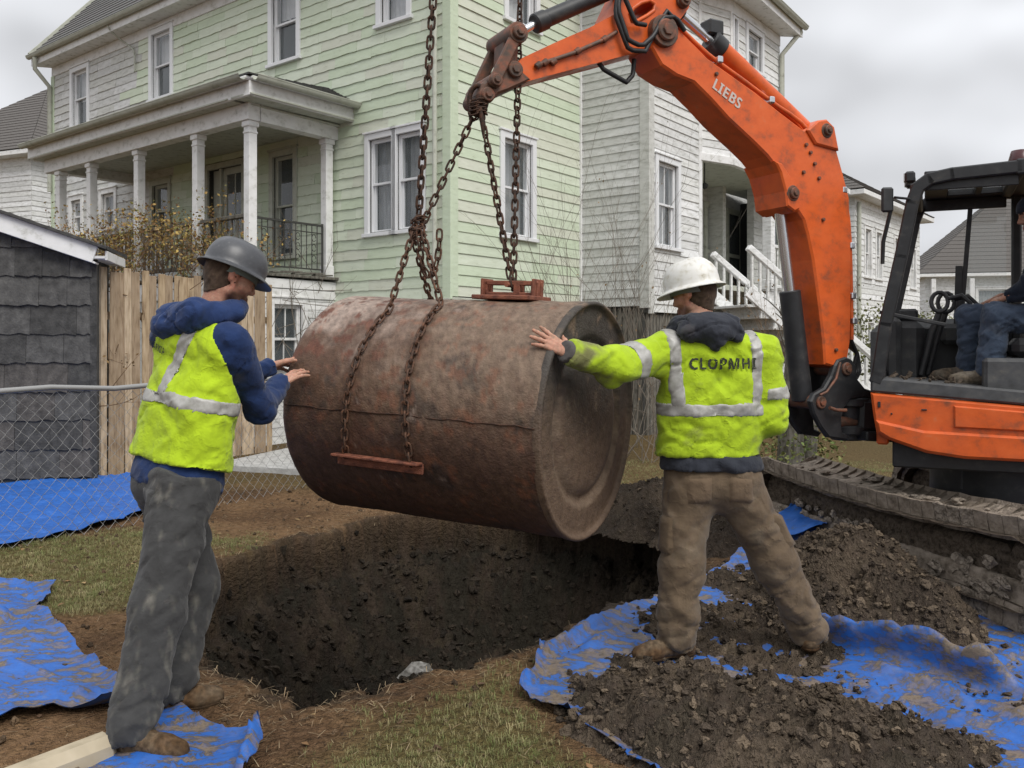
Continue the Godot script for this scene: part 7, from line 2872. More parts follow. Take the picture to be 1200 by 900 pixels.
func flesh(st: SurfaceTool, bones: Array, cell: float, k: float, grow: float, color: Callable, opt := {}) -> void:
	# opt: cuts [[point, normal]] keep the side behind the normal; carve [bones]; wrinkle Callable(p, n) -> push along the normal
	var lo := Vector3.ONE * 1e9
	var hi := -lo
	for q in bones:
		var r: float = maxf(q[2], q[3]) + grow + cell * 2.5
		for e in 2:
			lo = lo.min(q[e] - Vector3.ONE * r)
			hi = hi.max(q[e] + Vector3.ONE * r)
	if opt.has("lo"):
		lo = lo.max(opt.lo)
		hi = hi.min(opt.hi)
	var nx := int((hi.x - lo.x) / cell) + 2
	var ny := int((hi.y - lo.y) / cell) + 2
	var nz_ := int((hi.z - lo.z) / cell) + 2
	var F := PackedFloat32Array()
	F.resize(nx * ny * nz_)
	F.fill(1.0)
	var sy := nx
	var sz := nx * ny
	for q in bones:
		var a: Vector3 = q[0]
		var ba: Vector3 = q[1] - q[0]
		var ra: float = q[2] + grow
		var rb: float = q[3] + grow
		var n: Vector3 = q[4]
		var fl: float = q[5] - 1.0
		var m := maxf(ra, rb) + k + cell * 2.0
		var l: Vector3 = (q[0].min(q[1]) - Vector3.ONE * m - lo) / cell
		var h: Vector3 = (q[0].max(q[1]) + Vector3.ONE * m - lo) / cell
		if fl != 0.0:
			ba += n * (ba.dot(n) * fl)
		var bb := maxf(ba.length_squared(), 1e-9)
		var x0 := maxi(0, int(l.x))
		var x1 := mini(nx - 1, int(h.x) + 1)
		var y0 := maxi(0, int(l.y))
		var y1 := mini(ny - 1, int(h.y) + 1)
		var z0 := maxi(0, int(l.z))
		var z1 := mini(nz_ - 1, int(h.z) + 1)
		for z in range(z0, z1 + 1):
			for y in range(y0, y1 + 1):
				var at := z * sz + y * sy
				var pa := Vector3(lo.x + x0 * cell, lo.y + y * cell, lo.z + z * cell) - a
				for x in range(x0, x1 + 1):
					var pp := pa
					if fl != 0.0:
						pp += n * (pa.dot(n) * fl)
					var t := clampf(pp.dot(ba) / bb, 0.0, 1.0)
					var d := (pp - ba * t).length() - ra - (rb - ra) * t
					var f := F[at + x]
					var g := f - d
					if g > k:
						F[at + x] = d
					elif g > -k:
						var hh := (k - absf(g)) / k
						F[at + x] = (d if g > 0.0 else f) - hh * hh * k * 0.25
					pa.x += cell
	for c in opt.get("carve", []):
		var r: float = maxf(c[2], c[3]) + cell * 2.0
		var l: Vector3 = ((c[0] as Vector3).min(c[1]) - Vector3.ONE * r - lo) / cell
		var h: Vector3 = ((c[0] as Vector3).max(c[1]) + Vector3.ONE * r - lo) / cell
		for z in range(maxi(0, int(l.z)), mini(nz_ - 1, int(h.z) + 1) + 1):
			for y in range(maxi(0, int(l.y)), mini(ny - 1, int(h.y) + 1) + 1):
				for x in range(maxi(0, int(l.x)), mini(nx - 1, int(h.x) + 1) + 1):
					var i := z * sz + y * sy + x
					F[i] = maxf(F[i], -bone_dist(c, lo + Vector3(x, y, z) * cell))
	for c in opt.get("cuts", []):
		var pn: Vector3 = c[1].normalized()
		var off: float = pn.dot(c[0])
		for z in nz_:
			for y in ny:
				var at := z * sz + y * sy
				var d := pn.dot(lo + Vector3(0, y, z) * cell) - off
				for x in nx:
					if d > F[at + x]:
						F[at + x] = d
					d += pn.x * cell
	# surface nets
	var vid := PackedInt32Array()
	vid.resize(nx * ny * nz_)
	vid.fill(-1)
	var vs := PackedVector3Array()
	var ns := PackedVector3Array()
	var cells := PackedInt32Array()
	var lim := cell * 1.8
	var offs := [0, 1, sy, sy + 1, sz, sz + 1, sz + sy, sz + sy + 1]
	var edges := [[0, 1], [2, 3], [4, 5], [6, 7], [0, 2], [1, 3], [4, 6], [5, 7], [0, 4], [1, 5], [2, 6], [3, 7]]
	var cp_ := [Vector3(0, 0, 0), Vector3(1, 0, 0), Vector3(0, 1, 0), Vector3(1, 1, 0), Vector3(0, 0, 1), Vector3(1, 0, 1), Vector3(0, 1, 1), Vector3(1, 1, 1)]
	var v := [0.0, 0.0, 0.0, 0.0, 0.0, 0.0, 0.0, 0.0]
	for z in nz_ - 1:
		for y in ny - 1:
			var row := z * sz + y * sy
			for x in nx - 1:
				var i := row + x
				if absf(F[i]) > lim:
					continue
				var s := 0
				for c in 8:
					var w := F[i + offs[c]]
					v[c] = w
					if w < 0.0:
						s += 1
				if s == 0 or s == 8:
					continue
				var sum := Vector3.ZERO
				var cnt := 0
				for e in edges:
					var p: float = v[e[0]]
					var q: float = v[e[1]]
					if (p < 0.0) != (q < 0.0):
						sum += (cp_[e[0]] as Vector3).lerp(cp_[e[1]], p / (p - q))
						cnt += 1
				vid[i] = vs.size()
				cells.append(i)
				vs.append(lo + (Vector3(x, y, z) + sum / cnt) * cell)
				ns.append(Vector3(v[1] + v[3] + v[5] + v[7] - v[0] - v[2] - v[4] - v[6], v[2] + v[3] + v[6] + v[7] - v[0] - v[1] - v[4] - v[5], v[4] + v[5] + v[6] + v[7] - v[0] - v[1] - v[2] - v[3]).normalized())
	var wr = opt.get("wrinkle")
	var cols := PackedColorArray()
	cols.resize(vs.size())
	for i in vs.size():
		cols[i] = color.call(vs[i], ns[i])
	if wr != null:
		var wc: Callable = wr
		for i in vs.size():
			vs[i] += ns[i] * float(wc.call(vs[i], ns[i]))
	var put_ := func(a: int, b: int, c: int, d: int) -> void:
		for q in [a, b, c, a, c, d]:
			st.set_color(cols[q])
			st.add_vertex(vs[q])
	var axes := [1, sy, sz]
	for ci in cells.size():
		var i := cells[ci]
		var f0 := F[i]
		for e in 3:
			var j: int = i + axes[e]
			if j >= F.size():
				continue
			var f1 := F[j]
			if (f0 < 0.0) == (f1 < 0.0):
				continue
			var du: int = axes[(e + 1) % 3]
			var dv: int = axes[(e + 2) % 3]
			if i - du - dv < 0:
				continue
			var q0 := vid[i]
			var q1 := vid[i - du]
			var q2 := vid[i - du - dv]
			var q3 := vid[i - dv]
			if q0 < 0 or q1 < 0 or q2 < 0 or q3 < 0:
				continue
			if f0 < 0.0:
				put_.call(q0, q3, q2, q1)
			else:
				put_.call(q0, q1, q2, q3)


func new_st() -> SurfaceTool:
	var st := SurfaceTool.new()
	st.begin(Mesh.PRIMITIVE_TRIANGLES)
	st.set_smooth_group(1)
	return st


func put_st(called: String, st: SurfaceTool, m: Material, parent: Node3D) -> MeshInstance3D:
	st.generate_normals()
	st.index()
	return put(called, st.commit(), m, parent)


class Pose:
	var hip_l: Vector3
	var hip_r: Vector3
	var knee_l: Vector3
	var knee_r: Vector3
	var ank_l: Vector3
	var ank_r: Vector3
	var toe_l: Vector3
	var toe_r: Vector3
	var sh_l: Vector3
	var sh_r: Vector3
	var elb_l: Vector3
	var elb_r: Vector3
	var wr_l: Vector3
	var wr_r: Vector3
	var tip_l: Vector3
	var tip_r: Vector3
	var palm_l := Vector3.DOWN
	var palm_r := Vector3.DOWN
	var neck: Vector3
	var head: Vector3
	var look: Vector3
	var head_up := Vector3.UP
	var fwd: Vector3
	var girth := 1.0
	var curl_l := 0.3
	var curl_r := 0.3
	var spread := 0.10


func torso_bones(p: Pose, w: float) -> Array:
	# w scales the girth; the trunk is flattened front to back
	var f := p.fwd
	var hc := (p.hip_l + p.hip_r) * 0.5
	var sc := (p.sh_l + p.sh_r) * 0.5
	var r := (p.sh_r - p.sh_l).normalized()
	var mid := hc.lerp(sc, 0.5)
	var g := w * p.girth
	return [
		bone(hc - r * 0.07, hc + r * 0.07, 0.125 * g, 0.125 * g, f, 1.12),
		bone(hc + r * 0.03, mid + r * 0.045, 0.13 * g, 0.135 * g, f, 1.22),
		bone(hc - r * 0.03, mid - r * 0.045, 0.13 * g, 0.135 * g, f, 1.22),
		bone(mid + r * 0.05, sc.lerp(p.sh_r, 0.38) - Vector3.UP * 0.09, 0.135 * g, 0.125 * g, f, 1.25),
		bone(mid - r * 0.05, sc.lerp(p.sh_l, 0.38) - Vector3.UP * 0.09, 0.135 * g, 0.125 * g, f, 1.25),
		bone(sc.lerp(p.sh_r, 0.85), sc.lerp(p.sh_l, 0.85), 0.078 * g, 0.078 * g),
		bone(sc, p.neck, 0.10 * g, 0.065 * g),
	]


func arm_bones(p: Pose, right: bool, ru: float, re: float, rw: float) -> Array:
	var s := p.sh_r if right else p.sh_l
	var e := p.elb_r if right else p.elb_l
	var w := p.wr_r if right else p.wr_l
	return [bone(s, e, ru, re), bone(e, w, re, rw)]


func leg_bones(p: Pose, right: bool, rt: float, rk: float, ra: float) -> Array:
	var h := p.hip_r if right else p.hip_l
	var k := p.knee_r if right else p.knee_l
	var a := p.ank_r if right else p.ank_l
	return [bone(h, k, rt, rk), bone(k, a, rk, ra)]


func hand_bones(wrist: Vector3, tip: Vector3, palm: Vector3, right: bool, curl: float, spread: float) -> Array:
	# a palm of four rays, four fingers of three bones, a thumb from the side of the palm
	var d := (tip - wrist).normalized()
	palm = (palm - d * palm.dot(d)).normalized()
	var side := d.cross(palm).normalized()      # towards the thumb of a right hand, palm down
	if not right:
		side = -side
	var out := []
	var kn := [0.030, 0.010, -0.010, -0.028]
	var reach := [0.092, 0.096, 0.091, 0.083]
	var lens := [[0.040, 0.025, 0.020], [0.044, 0.029, 0.021], [0.041, 0.027, 0.021], [0.033, 0.020, 0.018]]
	out.append(bone(wrist - d * 0.03, wrist + d * 0.012, 0.027, 0.026, palm, 1.25))
	for i in 4:
		var k: Vector3 = wrist + d * reach[i] + side * kn[i] - palm * (0.004 if i == 1 or i == 2 else 0.0)
		out.append(bone(wrist + d * 0.015 + side * kn[i] * 0.55, k, 0.0165, 0.0125, palm, 1.15))
		var ang := curl * (0.7 + 0.22 * i) * 0.55
		var fd := (d + side * spread * (1.5 - i)).normalized()
		var p := k
		for s in 3:
			var q: Vector3 = p + (fd * cos(ang) + palm * sin(ang)) * lens[i][s]
			var r0: float = [0.0100, 0.0090, 0.0080][s] * (0.9 if i == 3 else 1.0)
			out.append(bone(p, q, r0, r0 * 0.9))
			p = q
			ang += curl * (0.65 if s == 0 else 0.45)
	var t0 := wrist + d * 0.022 + side * 0.022 + palm * 0.006
	var t1 := t0 + (d * 0.62 + side * 0.72 + palm * 0.22).normalized() * 0.044
	var t2 := t1 + (d * 0.84 + side * 0.46 + palm * 0.25).normalized() * 0.032
	var t3 := t2 + (d * 0.95 + side * 0.18 + palm * 0.30).normalized() * 0.024
	out.append(bone(t0, t1, 0.0165, 0.0125))
	out.append(bone(t1, t2, 0.0115, 0.0105))
	out.append(bone(t2, t3, 0.0105, 0.0085))
	return out


func head_frame(p: Pose) -> Transform3D:
	var z := p.look.normalized()
	var x := p.head_up.cross(z).normalized()   # towards the person's left
	return Transform3D(Basis(x, z.cross(x), z), p.head)


func head_bones(h: Transform3D, neck: Vector3) -> Array:
	var X := h.basis.x
	var b := []
	var P := func(x: float, y: float, z: float) -> Vector3: return h * Vector3(x, y, z)
	b.append(bone(P.call(0, 0.038, -0.030), P.call(0, 0.042, 0.026), 0.084, 0.078, X, 1.10))
	b.append(bone(P.call(0, 0.0, -0.045), P.call(0, -0.03, -0.035), 0.060, 0.052))
	b.append(bone(P.call(0, 0.01, 0.034), P.call(0, -0.062, 0.040), 0.062, 0.044, X, 1.05))
	for s in [-1.0, 1.0]:
		b.append(bone(P.call(s * 0.050, -0.045, 0.0), P.call(s * 0.012, -0.095, 0.062), 0.024, 0.018))
		b.append(bone(P.call(s * 0.038, -0.012, 0.066), P.call(s * 0.046, -0.010, 0.040), 0.022, 0.024))
		b.append(bone(P.call(s * 0.014, 0.036, 0.092), P.call(s * 0.040, 0.034, 0.078), 0.011, 0.010))
		b.append(bone(P.call(s * 0.0745, 0.018, -0.012), P.call(s * 0.071, -0.022, -0.002), 0.017, 0.010, X, 1.9))
		b.append(bone(P.call(s * 0.079, 0.024, -0.020), P.call(s * 0.080, 0.002, -0.022), 0.007, 0.006))
		b.append(bone(P.call(s * 0.012, -0.018, 0.098), P.call(s * 0.010, -0.020, 0.094), 0.009, 0.009))
	b.append(bone(P.call(0, 0.026, 0.096), P.call(0, -0.014, 0.114), 0.008, 0.011))
	b.append(bone(P.call(-0.018, -0.050, 0.088), P.call(0.018, -0.050, 0.088), 0.007, 0.007))
	b.append(bone(P.call(-0.016, -0.062, 0.086), P.call(0.016, -0.062, 0.086), 0.0075, 0.0075))
	b.append(bone(P.call(0, -0.098, 0.066), P.call(0, -0.094, 0.060), 0.018, 0.02))
	b.append(bone(P.call(0, -0.045, -0.025), neck, 0.054, 0.060))
	return b


func hat_mesh(parent: Node3D, h: Transform3D, called: String, m: Material, strap: Material, scale := 1.0) -> void:
	# full-brim helmet: ribbed dome, rolled brim, suspension strap underneath
	var st := new_st()
	var rows := []
	var seg := 64
	var shape := func(v: float, a: float, inset: float) -> Vector3:
		# v 0..1 from the crown to the rim, 1..1.5 along the brim
		var cz := cos(a)
		var cx := sin(a)
		if v <= 1.0:
			var phi := v * PI * 0.5
			var rr := pow(sin(phi), 0.82)
			var y := 0.128 * pow(cos(phi), 0.75)
			var p := Vector3(cx * rr * (0.116 - inset), y - inset, cz * rr * (0.140 - inset))
			var rib := maxf(0.0, 1.0 - absf(p.x) / 0.020) * 0.007 + maxf(0.0, 1.0 - absf(absf(p.x) - 0.045) / 0.010) * 0.004
			p.y += rib * smoothstep(0.95, 0.6, v)
			return p
		var k := (v - 1.0) / 0.5
		var ext := 0.025 + 0.018 * maxf(cz, 0.0) * absf(cz)
		return Vector3(cx * (0.116 + ext * k), -0.004 - 0.016 * k - 0.006 * k * k * maxf(cz, 0.0) - inset, cz * (0.140 + ext * k))
	var vs := [0.0, 0.08, 0.16, 0.25, 0.35, 0.45, 0.55, 0.65, 0.75, 0.84, 0.91, 0.96, 1.0, 1.04, 1.15, 1.3, 1.42, 1.5]
	for side in 2:
		for j in vs.size():
			for i in seg:
				rows.append(h * ((shape.call(vs[j], TAU * i / seg, 0.004 * side) as Vector3) * scale))
	var n := vs.size()
	for side in 2:
		for j in n - 1:
			for i in seg:
				var a: Vector3 = rows[(side * n + j) * seg + i]
				var b: Vector3 = rows[(side * n + j) * seg + (i + 1) % seg]
				var c: Vector3 = rows[(side * n + j + 1) * seg + (i + 1) % seg]
				var d: Vector3 = rows[(side * n + j + 1) * seg + i]
				for q in ([a, c, b, a, d, c] if side == 0 else [a, b, c, a, c, d]):
					st.add_vertex(q)
	var e := n - 1
	st.set_smooth_group(2)
	for i in seg:
		var a: Vector3 = rows[e * seg + i]
		var b: Vector3 = rows[e * seg + (i + 1) % seg]
		var c: Vector3 = rows[(n + e) * seg + (i + 1) % seg]
		var d: Vector3 = rows[(n + e) * seg + i]
		for q in [a, c, b, a, d, c]:
			st.add_vertex(q)
	var hat := put_st(called, st, m, parent)
	var sm := MB.new()
	sm.smooth()
	for i in 40:
		var a0 := TAU * i / 40.0
		var a1 := TAU * (i + 1) / 40.0
		var w0 := 0.030 + 0.012 * maxf(0.0, -cos(a0))
		var w1 := 0.030 + 0.012 * maxf(0.0, -cos(a1))
		var p0 := Vector3(sin(a0) * 0.093, 0, cos(a0) * 0.113) * scale
		var p1 := Vector3(sin(a1) * 0.093, 0, cos(a1) * 0.113) * scale
		var dn0 := Vector3.DOWN * (0.006 + w0)
		var dn1 := Vector3.DOWN * (0.006 + w1)
		sm.quad(h * (p0 + dn0), h * (p1 + dn1), h * (p1 + Vector3.UP * 0.01), h * (p0 + Vector3.UP * 0.01))
		sm.quad(h * (p1 * 0.97 + dn1), h * (p0 * 0.97 + dn0), h * (p0 * 0.97 + Vector3.UP * 0.01), h * (p1 * 0.97 + Vector3.UP * 0.01))
		sm.quad(h * (p0 * 0.97 + dn0), h * (p1 * 0.97 + dn1), h * (p1 + dn1), h * (p0 + dn0))
	put("head_strap", sm, strap, hat)


func print_text(text: String, parent: Node3D, bones: Array, k: float, grow: float, origin: Vector3, right: Vector3, up: Vector3, towards: Vector3, size: float, m: Material, ragged := 0.0) -> void:
	# worn print: flat letters laid onto the cloth beneath them
	var tm := TextMesh.new()
	var f := SystemFont.new()
	f.font_names = PackedStringArray(["Droid Sans"])
	f.font_weight = 700
	tm.font = f
	tm.text = text
	tm.font_size = 48
	tm.pixel_size = size / 48.0
	tm.depth = 0.0
	tm.curve_step = 1.0
	var arr := tm.get_mesh_arrays()
	var pv: PackedVector3Array = arr[Mesh.ARRAY_VERTEX]
	var ix: PackedInt32Array = arr[Mesh.ARRAY_INDEX]
	var st := new_st()
	var cache := {}
	var lay_on := func(q: Vector2) -> Vector3:
		var key := Vector2i(roundi(q.x * 4000.0), roundi(q.y * 4000.0))
		if cache.has(key):
			return cache[key]
		q += Vector2(nz_fine.get_noise_2d(q.x * 9.0, q.y * 9.0), nz_fine.get_noise_2d(q.x * 9.0 + 40.0, q.y * 9.0)) * ragged
		var p := origin + right * q.x + up * q.y - towards * 0.25
		for i in 40:
			var d := field_at(bones, p, k, grow) - 0.011
			if d < 0.0005:
				break
			p += towards * maxf(d * 0.8, 0.0008)
		cache[key] = p
		return p
	var emit := func(a: Vector2, b: Vector2, c: Vector2, depth: int, me: Callable) -> void:
		if depth > 0 and maxf(a.distance_to(b), maxf(b.distance_to(c), c.distance_to(a))) > 0.02:
			var ab := (a + b) * 0.5
			var bc := (b + c) * 0.5
			var ca := (c + a) * 0.5
			me.call(a, ab, ca, depth - 1, me)
			me.call(ab, b, bc, depth - 1, me)
			me.call(ca, bc, c, depth - 1, me)
			me.call(ab, bc, ca, depth - 1, me)
			return
		for q in [a, b, c]:
			st.add_vertex(lay_on.call(q))
	for i in range(0, ix.size(), 3):
		var a := pv[ix[i]]
		var b := pv[ix[i + 1]]
		var c := pv[ix[i + 2]]
		emit.call(Vector2(a.x, a.y), Vector2(b.x, b.y), Vector2(c.x, c.y), 3, emit)
	put_st("lettering", st, m, parent)


func patch(called: String, parent: Node3D, bones: Array, k: float, grow: float, o: Vector3, right: Vector3, up: Vector3, towards: Vector3, w: float, h: float, m: Material, c: Color, thick := 0.006) -> void:
	# a sewn-on pocket or flap lying on the cloth
	var st := new_st()
	var n := 8
	var g := []
	for j in n + 1:
		for i in n + 1:
			var u := (float(i) / n - 0.5) * w
			var v := (float(j) / n - 0.5) * h
			var p := o + right * u + up * v - towards * 0.2
			for s in 40:
				var d := field_at(bones, p, k, grow)
				if d < 0.0008:
					break
				p += towards * maxf(d * 0.85, 0.0008)
			var e := 1.0 if (i > 0 and j > 0 and i < n and j < n) else -0.6
			g.append(p - towards * thick * e)
	for j in n:
		for i in n:
			var a: Vector3 = g[j * (n + 1) + i]
			var b: Vector3 = g[j * (n + 1) + i + 1]
			var d: Vector3 = g[(j + 1) * (n + 1) + i]
			var e: Vector3 = g[(j + 1) * (n + 1) + i + 1]
			for q in [a, e, b, a, d, e]:
				st.set_color(c)
				st.add_vertex(q)
	put_st(called, st, m, parent)


func boot(parent: Node3D, ank: Vector3, toe: Vector3, ground: float, leather: Material, sole: Material, c: Color) -> void:
	var d := Vector3(toe.x - ank.x, 0, toe.z - ank.z).normalized()
	var heel := Vector3(ank.x, ground + 0.045, ank.z) - d * 0.045
	var ball := Vector3(ank.x, ground + 0.042, ank.z) + d * 0.135
	var tip := Vector3(ank.x, ground + 0.040, ank.z) + d * 0.185
	var bs := [
		bone(ank + Vector3.UP * 0.06, Vector3(ank.x, ground + 0.075, ank.z), 0.050, 0.050),
		bone(heel, Vector3(ank.x, ground + 0.05, ank.z), 0.044, 0.046),
		bone(Vector3(ank.x, ground + 0.065, ank.z) + d * 0.02, ball, 0.052, 0.046, Vector3.UP, 1.15),
		bone(ball, tip, 0.049, 0.042, Vector3.UP, 1.1),
	]
	var st := new_st()
	var dust := Color(0.20, 0.15, 0.10)
	flesh(st, bs, 0.008, 0.03, 0.0, func(p: Vector3, _n: Vector3) -> Color: return c.lerp(dust, clampf(0.35 + nz_fine.get_noise_3dv(p * 1.2) * 1.2, 0.0, 0.8)),
		{"cuts": [[Vector3(0, ground + 0.018, 0), Vector3.DOWN]], "wrinkle": func(p: Vector3, _n: Vector3) -> float: return nz_fine.get_noise_3dv(p * 2.0) * 0.003})
	var b := put_st("boot", st, leather, parent)
	var so := new_st()
	flesh(so, bs.slice(1), 0.008, 0.03, 0.007, func(_p: Vector3, _n: Vector3) -> Color: return c * 0.45, {"cuts": [[Vector3(0, ground - 0.004, 0), Vector3.DOWN], [Vector3(0, ground + 0.026, 0), Vector3.UP]]})
	put_st("sole", so, sole, b)


func skin_color(h: Transform3D, beard: float) -> Callable:
	return func(p: Vector3, _n: Vector3) -> Color:
		var q := h.affine_inverse() * p
		var c := Color(0.50, 0.29, 0.205)
		c = c.lerp(Color(0.53, 0.255, 0.18), clampf(0.2 + nz_fine.get_noise_3dv(p * 1.3), 0.0, 0.6))
		if absf(q.x) > 0.066 and q.y > -0.04 and q.z < 0.02:
			c = c.lerp(Color(0.55, 0.235, 0.17), 0.6)
		if q.length() < 0.18:
			var s := smoothstep(-0.030, -0.050, q.y) * smoothstep(-0.015, 0.02, q.z + 0.012) * smoothstep(-0.15, -0.11, q.y)
			s = maxf(s, smoothstep(0.010, 0.0, absf(q.y + 0.036)) * smoothstep(0.08, 0.09, q.z) * smoothstep(0.03, 0.02, absf(q.x)))
			if q.y > -0.068 and q.y < -0.046 and q.z > 0.084 and absf(q.x) < 0.022:
				c = Color(0.36, 0.12, 0.10)
			else:
				c = c.lerp(Color(0.055, 0.032, 0.022), s * beard)
			if q.y > 0.028 and q.y < 0.044 and q.z > 0.07 and absf(q.x) > 0.010 and absf(q.x) < 0.045:
				c = Color(0.05, 0.03, 0.02)
			if q.y < -0.10 or q.z < -0.06:
				c = c.lerp(Color(0.46, 0.23, 0.16), 0.5)
		else:
			c = c.lerp(Color(0.22, 0.15, 0.10), clampf(nz_fine.get_noise_3dv(p * 3.0) * 1.4, 0.0, 0.55))
		return c


func body(root: Node3D, p: Pose, beard: float) -> void:
	# the continuous figure under the clothes, with a finer head and hands in the same mesh
	var bs := torso_bones(p, 0.84)
	for r in [true, false]:
		bs.append_array(arm_bones(p, r, 0.042, 0.036, 0.026))
		bs.append_array(leg_bones(p, r, 0.072, 0.05, 0.036))
		var a := p.ank_r if r else p.ank_l
		var t := p.toe_r if r else p.toe_l
		bs.append(bone(a, a.lerp(t, 0.7), 0.032, 0.024))
	bs.append(bone(p.neck, p.head, 0.05, 0.05))
	var h := head_frame(p)
	var col := skin_color(h, beard)
	var st := new_st()
	flesh(st, bs, 0.022, 0.05, 0.0, col)
	var sockets := []
	for s in [-1.0, 1.0]:
		sockets.append(bone(h * Vector3(s * 0.031, 0.014, 0.102), h * Vector3(s * 0.034, 0.014, 0.100), 0.0125, 0.0125))
	flesh(st, head_bones(h, p.neck), 0.0048, 0.016, 0.0, col, {"carve": sockets})
	flesh(st, hand_bones(p.wr_r, p.tip_r, p.palm_r, true, p.curl_r, p.spread), 0.0036, 0.007, 0.0, col)
	flesh(st, hand_bones(p.wr_l, p.tip_l, p.palm_l, false, p.curl_l, p.spread), 0.0036, 0.007, 0.0, col)
	var b := put_st("body", st, M.skin, root)
	for s in [-1.0, 1.0]:
		var e := MB.new()
		e.lathe([V(0.0, -0.0115), V(0.006, -0.0098), V(0.0115, 0.0), V(0.006, 0.0098), V(0.0, 0.0115)], Transform3D(h.basis, h * Vector3(s * 0.031, 0.013, 0.083)), 12)
		put("eye", e, M.eye, b)
	var hs := new_st()
	flesh(hs, [bone(h * Vector3(0, 0.038, -0.030), h * Vector3(0, 0.042, 0.026), 0.084, 0.078, h.basis.x, 1.10), bone(h * Vector3(0, 0.0, -0.045), h * Vector3(0, -0.03, -0.035), 0.060, 0.052), bone(h * Vector3(0, -0.03, -0.035), h * Vector3(0, -0.065, -0.035), 0.052, 0.048)], 0.006, 0.02, 0.002,
		func(q: Vector3, _n: Vector3) -> Color: return Color(0.085, 0.058, 0.042) * (1.0 + 0.8 * nz_fine.get_noise_3dv(q * 6.0)),
		{"cuts": [[h * Vector3(0, -0.055, -0.05), h.basis * Vector3(0, -0.9, 0.75)], [h * Vector3(0, 0.0, 0.012), h.basis * Vector3(0, -0.35, 1.0)]], "wrinkle": func(q: Vector3, _n: Vector3) -> float: return nz_fine.get_noise_3dv(q * 8.0) * 0.002})
	put_st("hair", hs, M.cloth, b)


func folds(p: Vector3, amp: float, sx: float, sy: float) -> float:
	# soft cloth folds: ridges that run mostly across, and a finer crumple
	# creases: narrow valleys between soft billows
	var q := Vector3(p.x * sx, p.y * sy, p.z * sx)
	var s := nz.get_noise_3dv(q * 0.9 + Vector3(9, 0, 0))
	var a := absf(nz_soft.get_noise_3dv(q * 1.15 + Vector3(s, 0.6 * s, s) * 0.7))
	var b := absf(nz_soft.get_noise_3dv(q * 2.3 + Vector3(31, 4.0 + s, 7)))
	# drag lines: long folds that run aslant
	var u := p.x * 0.55 + p.y * 0.75 + p.z * 0.35
	var v := p.x * 0.75 - p.y * 0.6
	var dr := nz_soft.get_noise_3d(u * 11.0, v * 2.2, p.z * 2.5 + 3.0)
	var dr2 := nz_soft.get_noise_3d((p.y * 0.8 - p.x * 0.6) * 13.0, (p.x * 0.8 + p.y * 0.6) * 2.5 + 7.0, p.z * 2.5)
	return amp * (0.9 * dr * absf(dr) * 2.0 + 0.55 * dr2 * absf(dr2) * 2.0 + s * 0.18 - 0.75 * smoothstep(0.16, 0.0, a) - 0.35 * smoothstep(0.14, 0.0, b) + 0.25)


func grimy(c: Color, dirt: Color, p: Vector3, amount: float, freq := 1.0) -> Color:
	var n := nz_fine.get_noise_3dv(p * freq * 0.55) * 0.9 + nz.get_noise_3dv(p * freq * 2.0) * 0.5
	return c.lerp(dirt, clampf((n + amount - 0.35) * 1.6, 0.0, 0.85))


func build_people() -> void:
	var weave := noise_tex([], 0.18, 301, 512, 3)
	var crumple := noise_tex([[0.0, Color.BLACK], [0.42, Color(0.55, 0.55, 0.55)], [0.5, Color(0.75, 0.75, 0.75)], [0.58, Color(0.55, 0.55, 0.55)], [1.0, Color.BLACK]], 0.007, 310, 1024, 4, FastNoiseLite.TYPE_SIMPLEX_SMOOTH, 0.45, 30.0)
	mat("cloth", noise_tex([[0.2, Color(0.86, 0.86, 0.86)], [0.8, Color.WHITE]], 0.03, 302, 512, 5), 0.9, 0.75, {"vertex": true, "bump": crumple, "bump_cm": 1.0, "spec": 0.2})
	M.cloth.rim_enabled = true
	M.cloth.rim = 0.25
	M.cloth.rim_tint = 0.8
	mat("skin", noise_tex([[0.2, Color(0.88, 0.85, 0.85)], [0.8, Color.WHITE]], 0.05, 303, 256, 4), 0.55, 6.0, {"vertex": true, "bump": weave, "bump_cm": 0.06, "spec": 0.35})
	M.skin.subsurf_scatter_enabled = true
	M.skin.subsurf_scatter_strength = 0.12
	mat("reflective", noise_tex([[0.2, lin(0.23, 0.225, 0.20)], [0.7, lin(0.38, 0.375, 0.355)], [1.0, lin(0.45, 0.445, 0.43)]], 0.025, 304, 256, 5), 0.45, 3.0, {"spec": 0.6})
	mat("leather", noise_tex([[0.2, Color(0.6, 0.6, 0.6)], [0.8, Color.WHITE]], 0.03, 305, 256, 5), 0.8, 4.0, {"vertex": true, "bump": weave, "bump_cm": 0.15, "spec": 0.3})
	plain("eye", lin(0.25, 0.23, 0.21), 0.2)
	plain("print_black", lin(0.02, 0.022, 0.016), 0.8)
	mat("hat_grey", noise_tex([[0.1, lin(0.05, 0.052, 0.058)], [0.75, lin(0.07, 0.073, 0.08)], [0.9, lin(0.15, 0.15, 0.15)], [1.0, lin(0.3, 0.29, 0.28)]], 0.02, 306, 512, 6), 0.38, 4.0)
	mat("hat_white", noise_tex([[0.0, lin(0.28, 0.24, 0.17)], [0.25, lin(0.55, 0.53, 0.46)], [0.5, lin(0.68, 0.675, 0.64)], [1.0, lin(0.74, 0.735, 0.71)]], 0.014, 307, 512, 6), 0.4, 3.0)
	plain("strap_green", lin(0.17, 0.22, 0.20), 0.7)
	plain("strap_grey", lin(0.16, 0.165, 0.175), 0.7)
	left_worker()
	right_worker()
	operator()


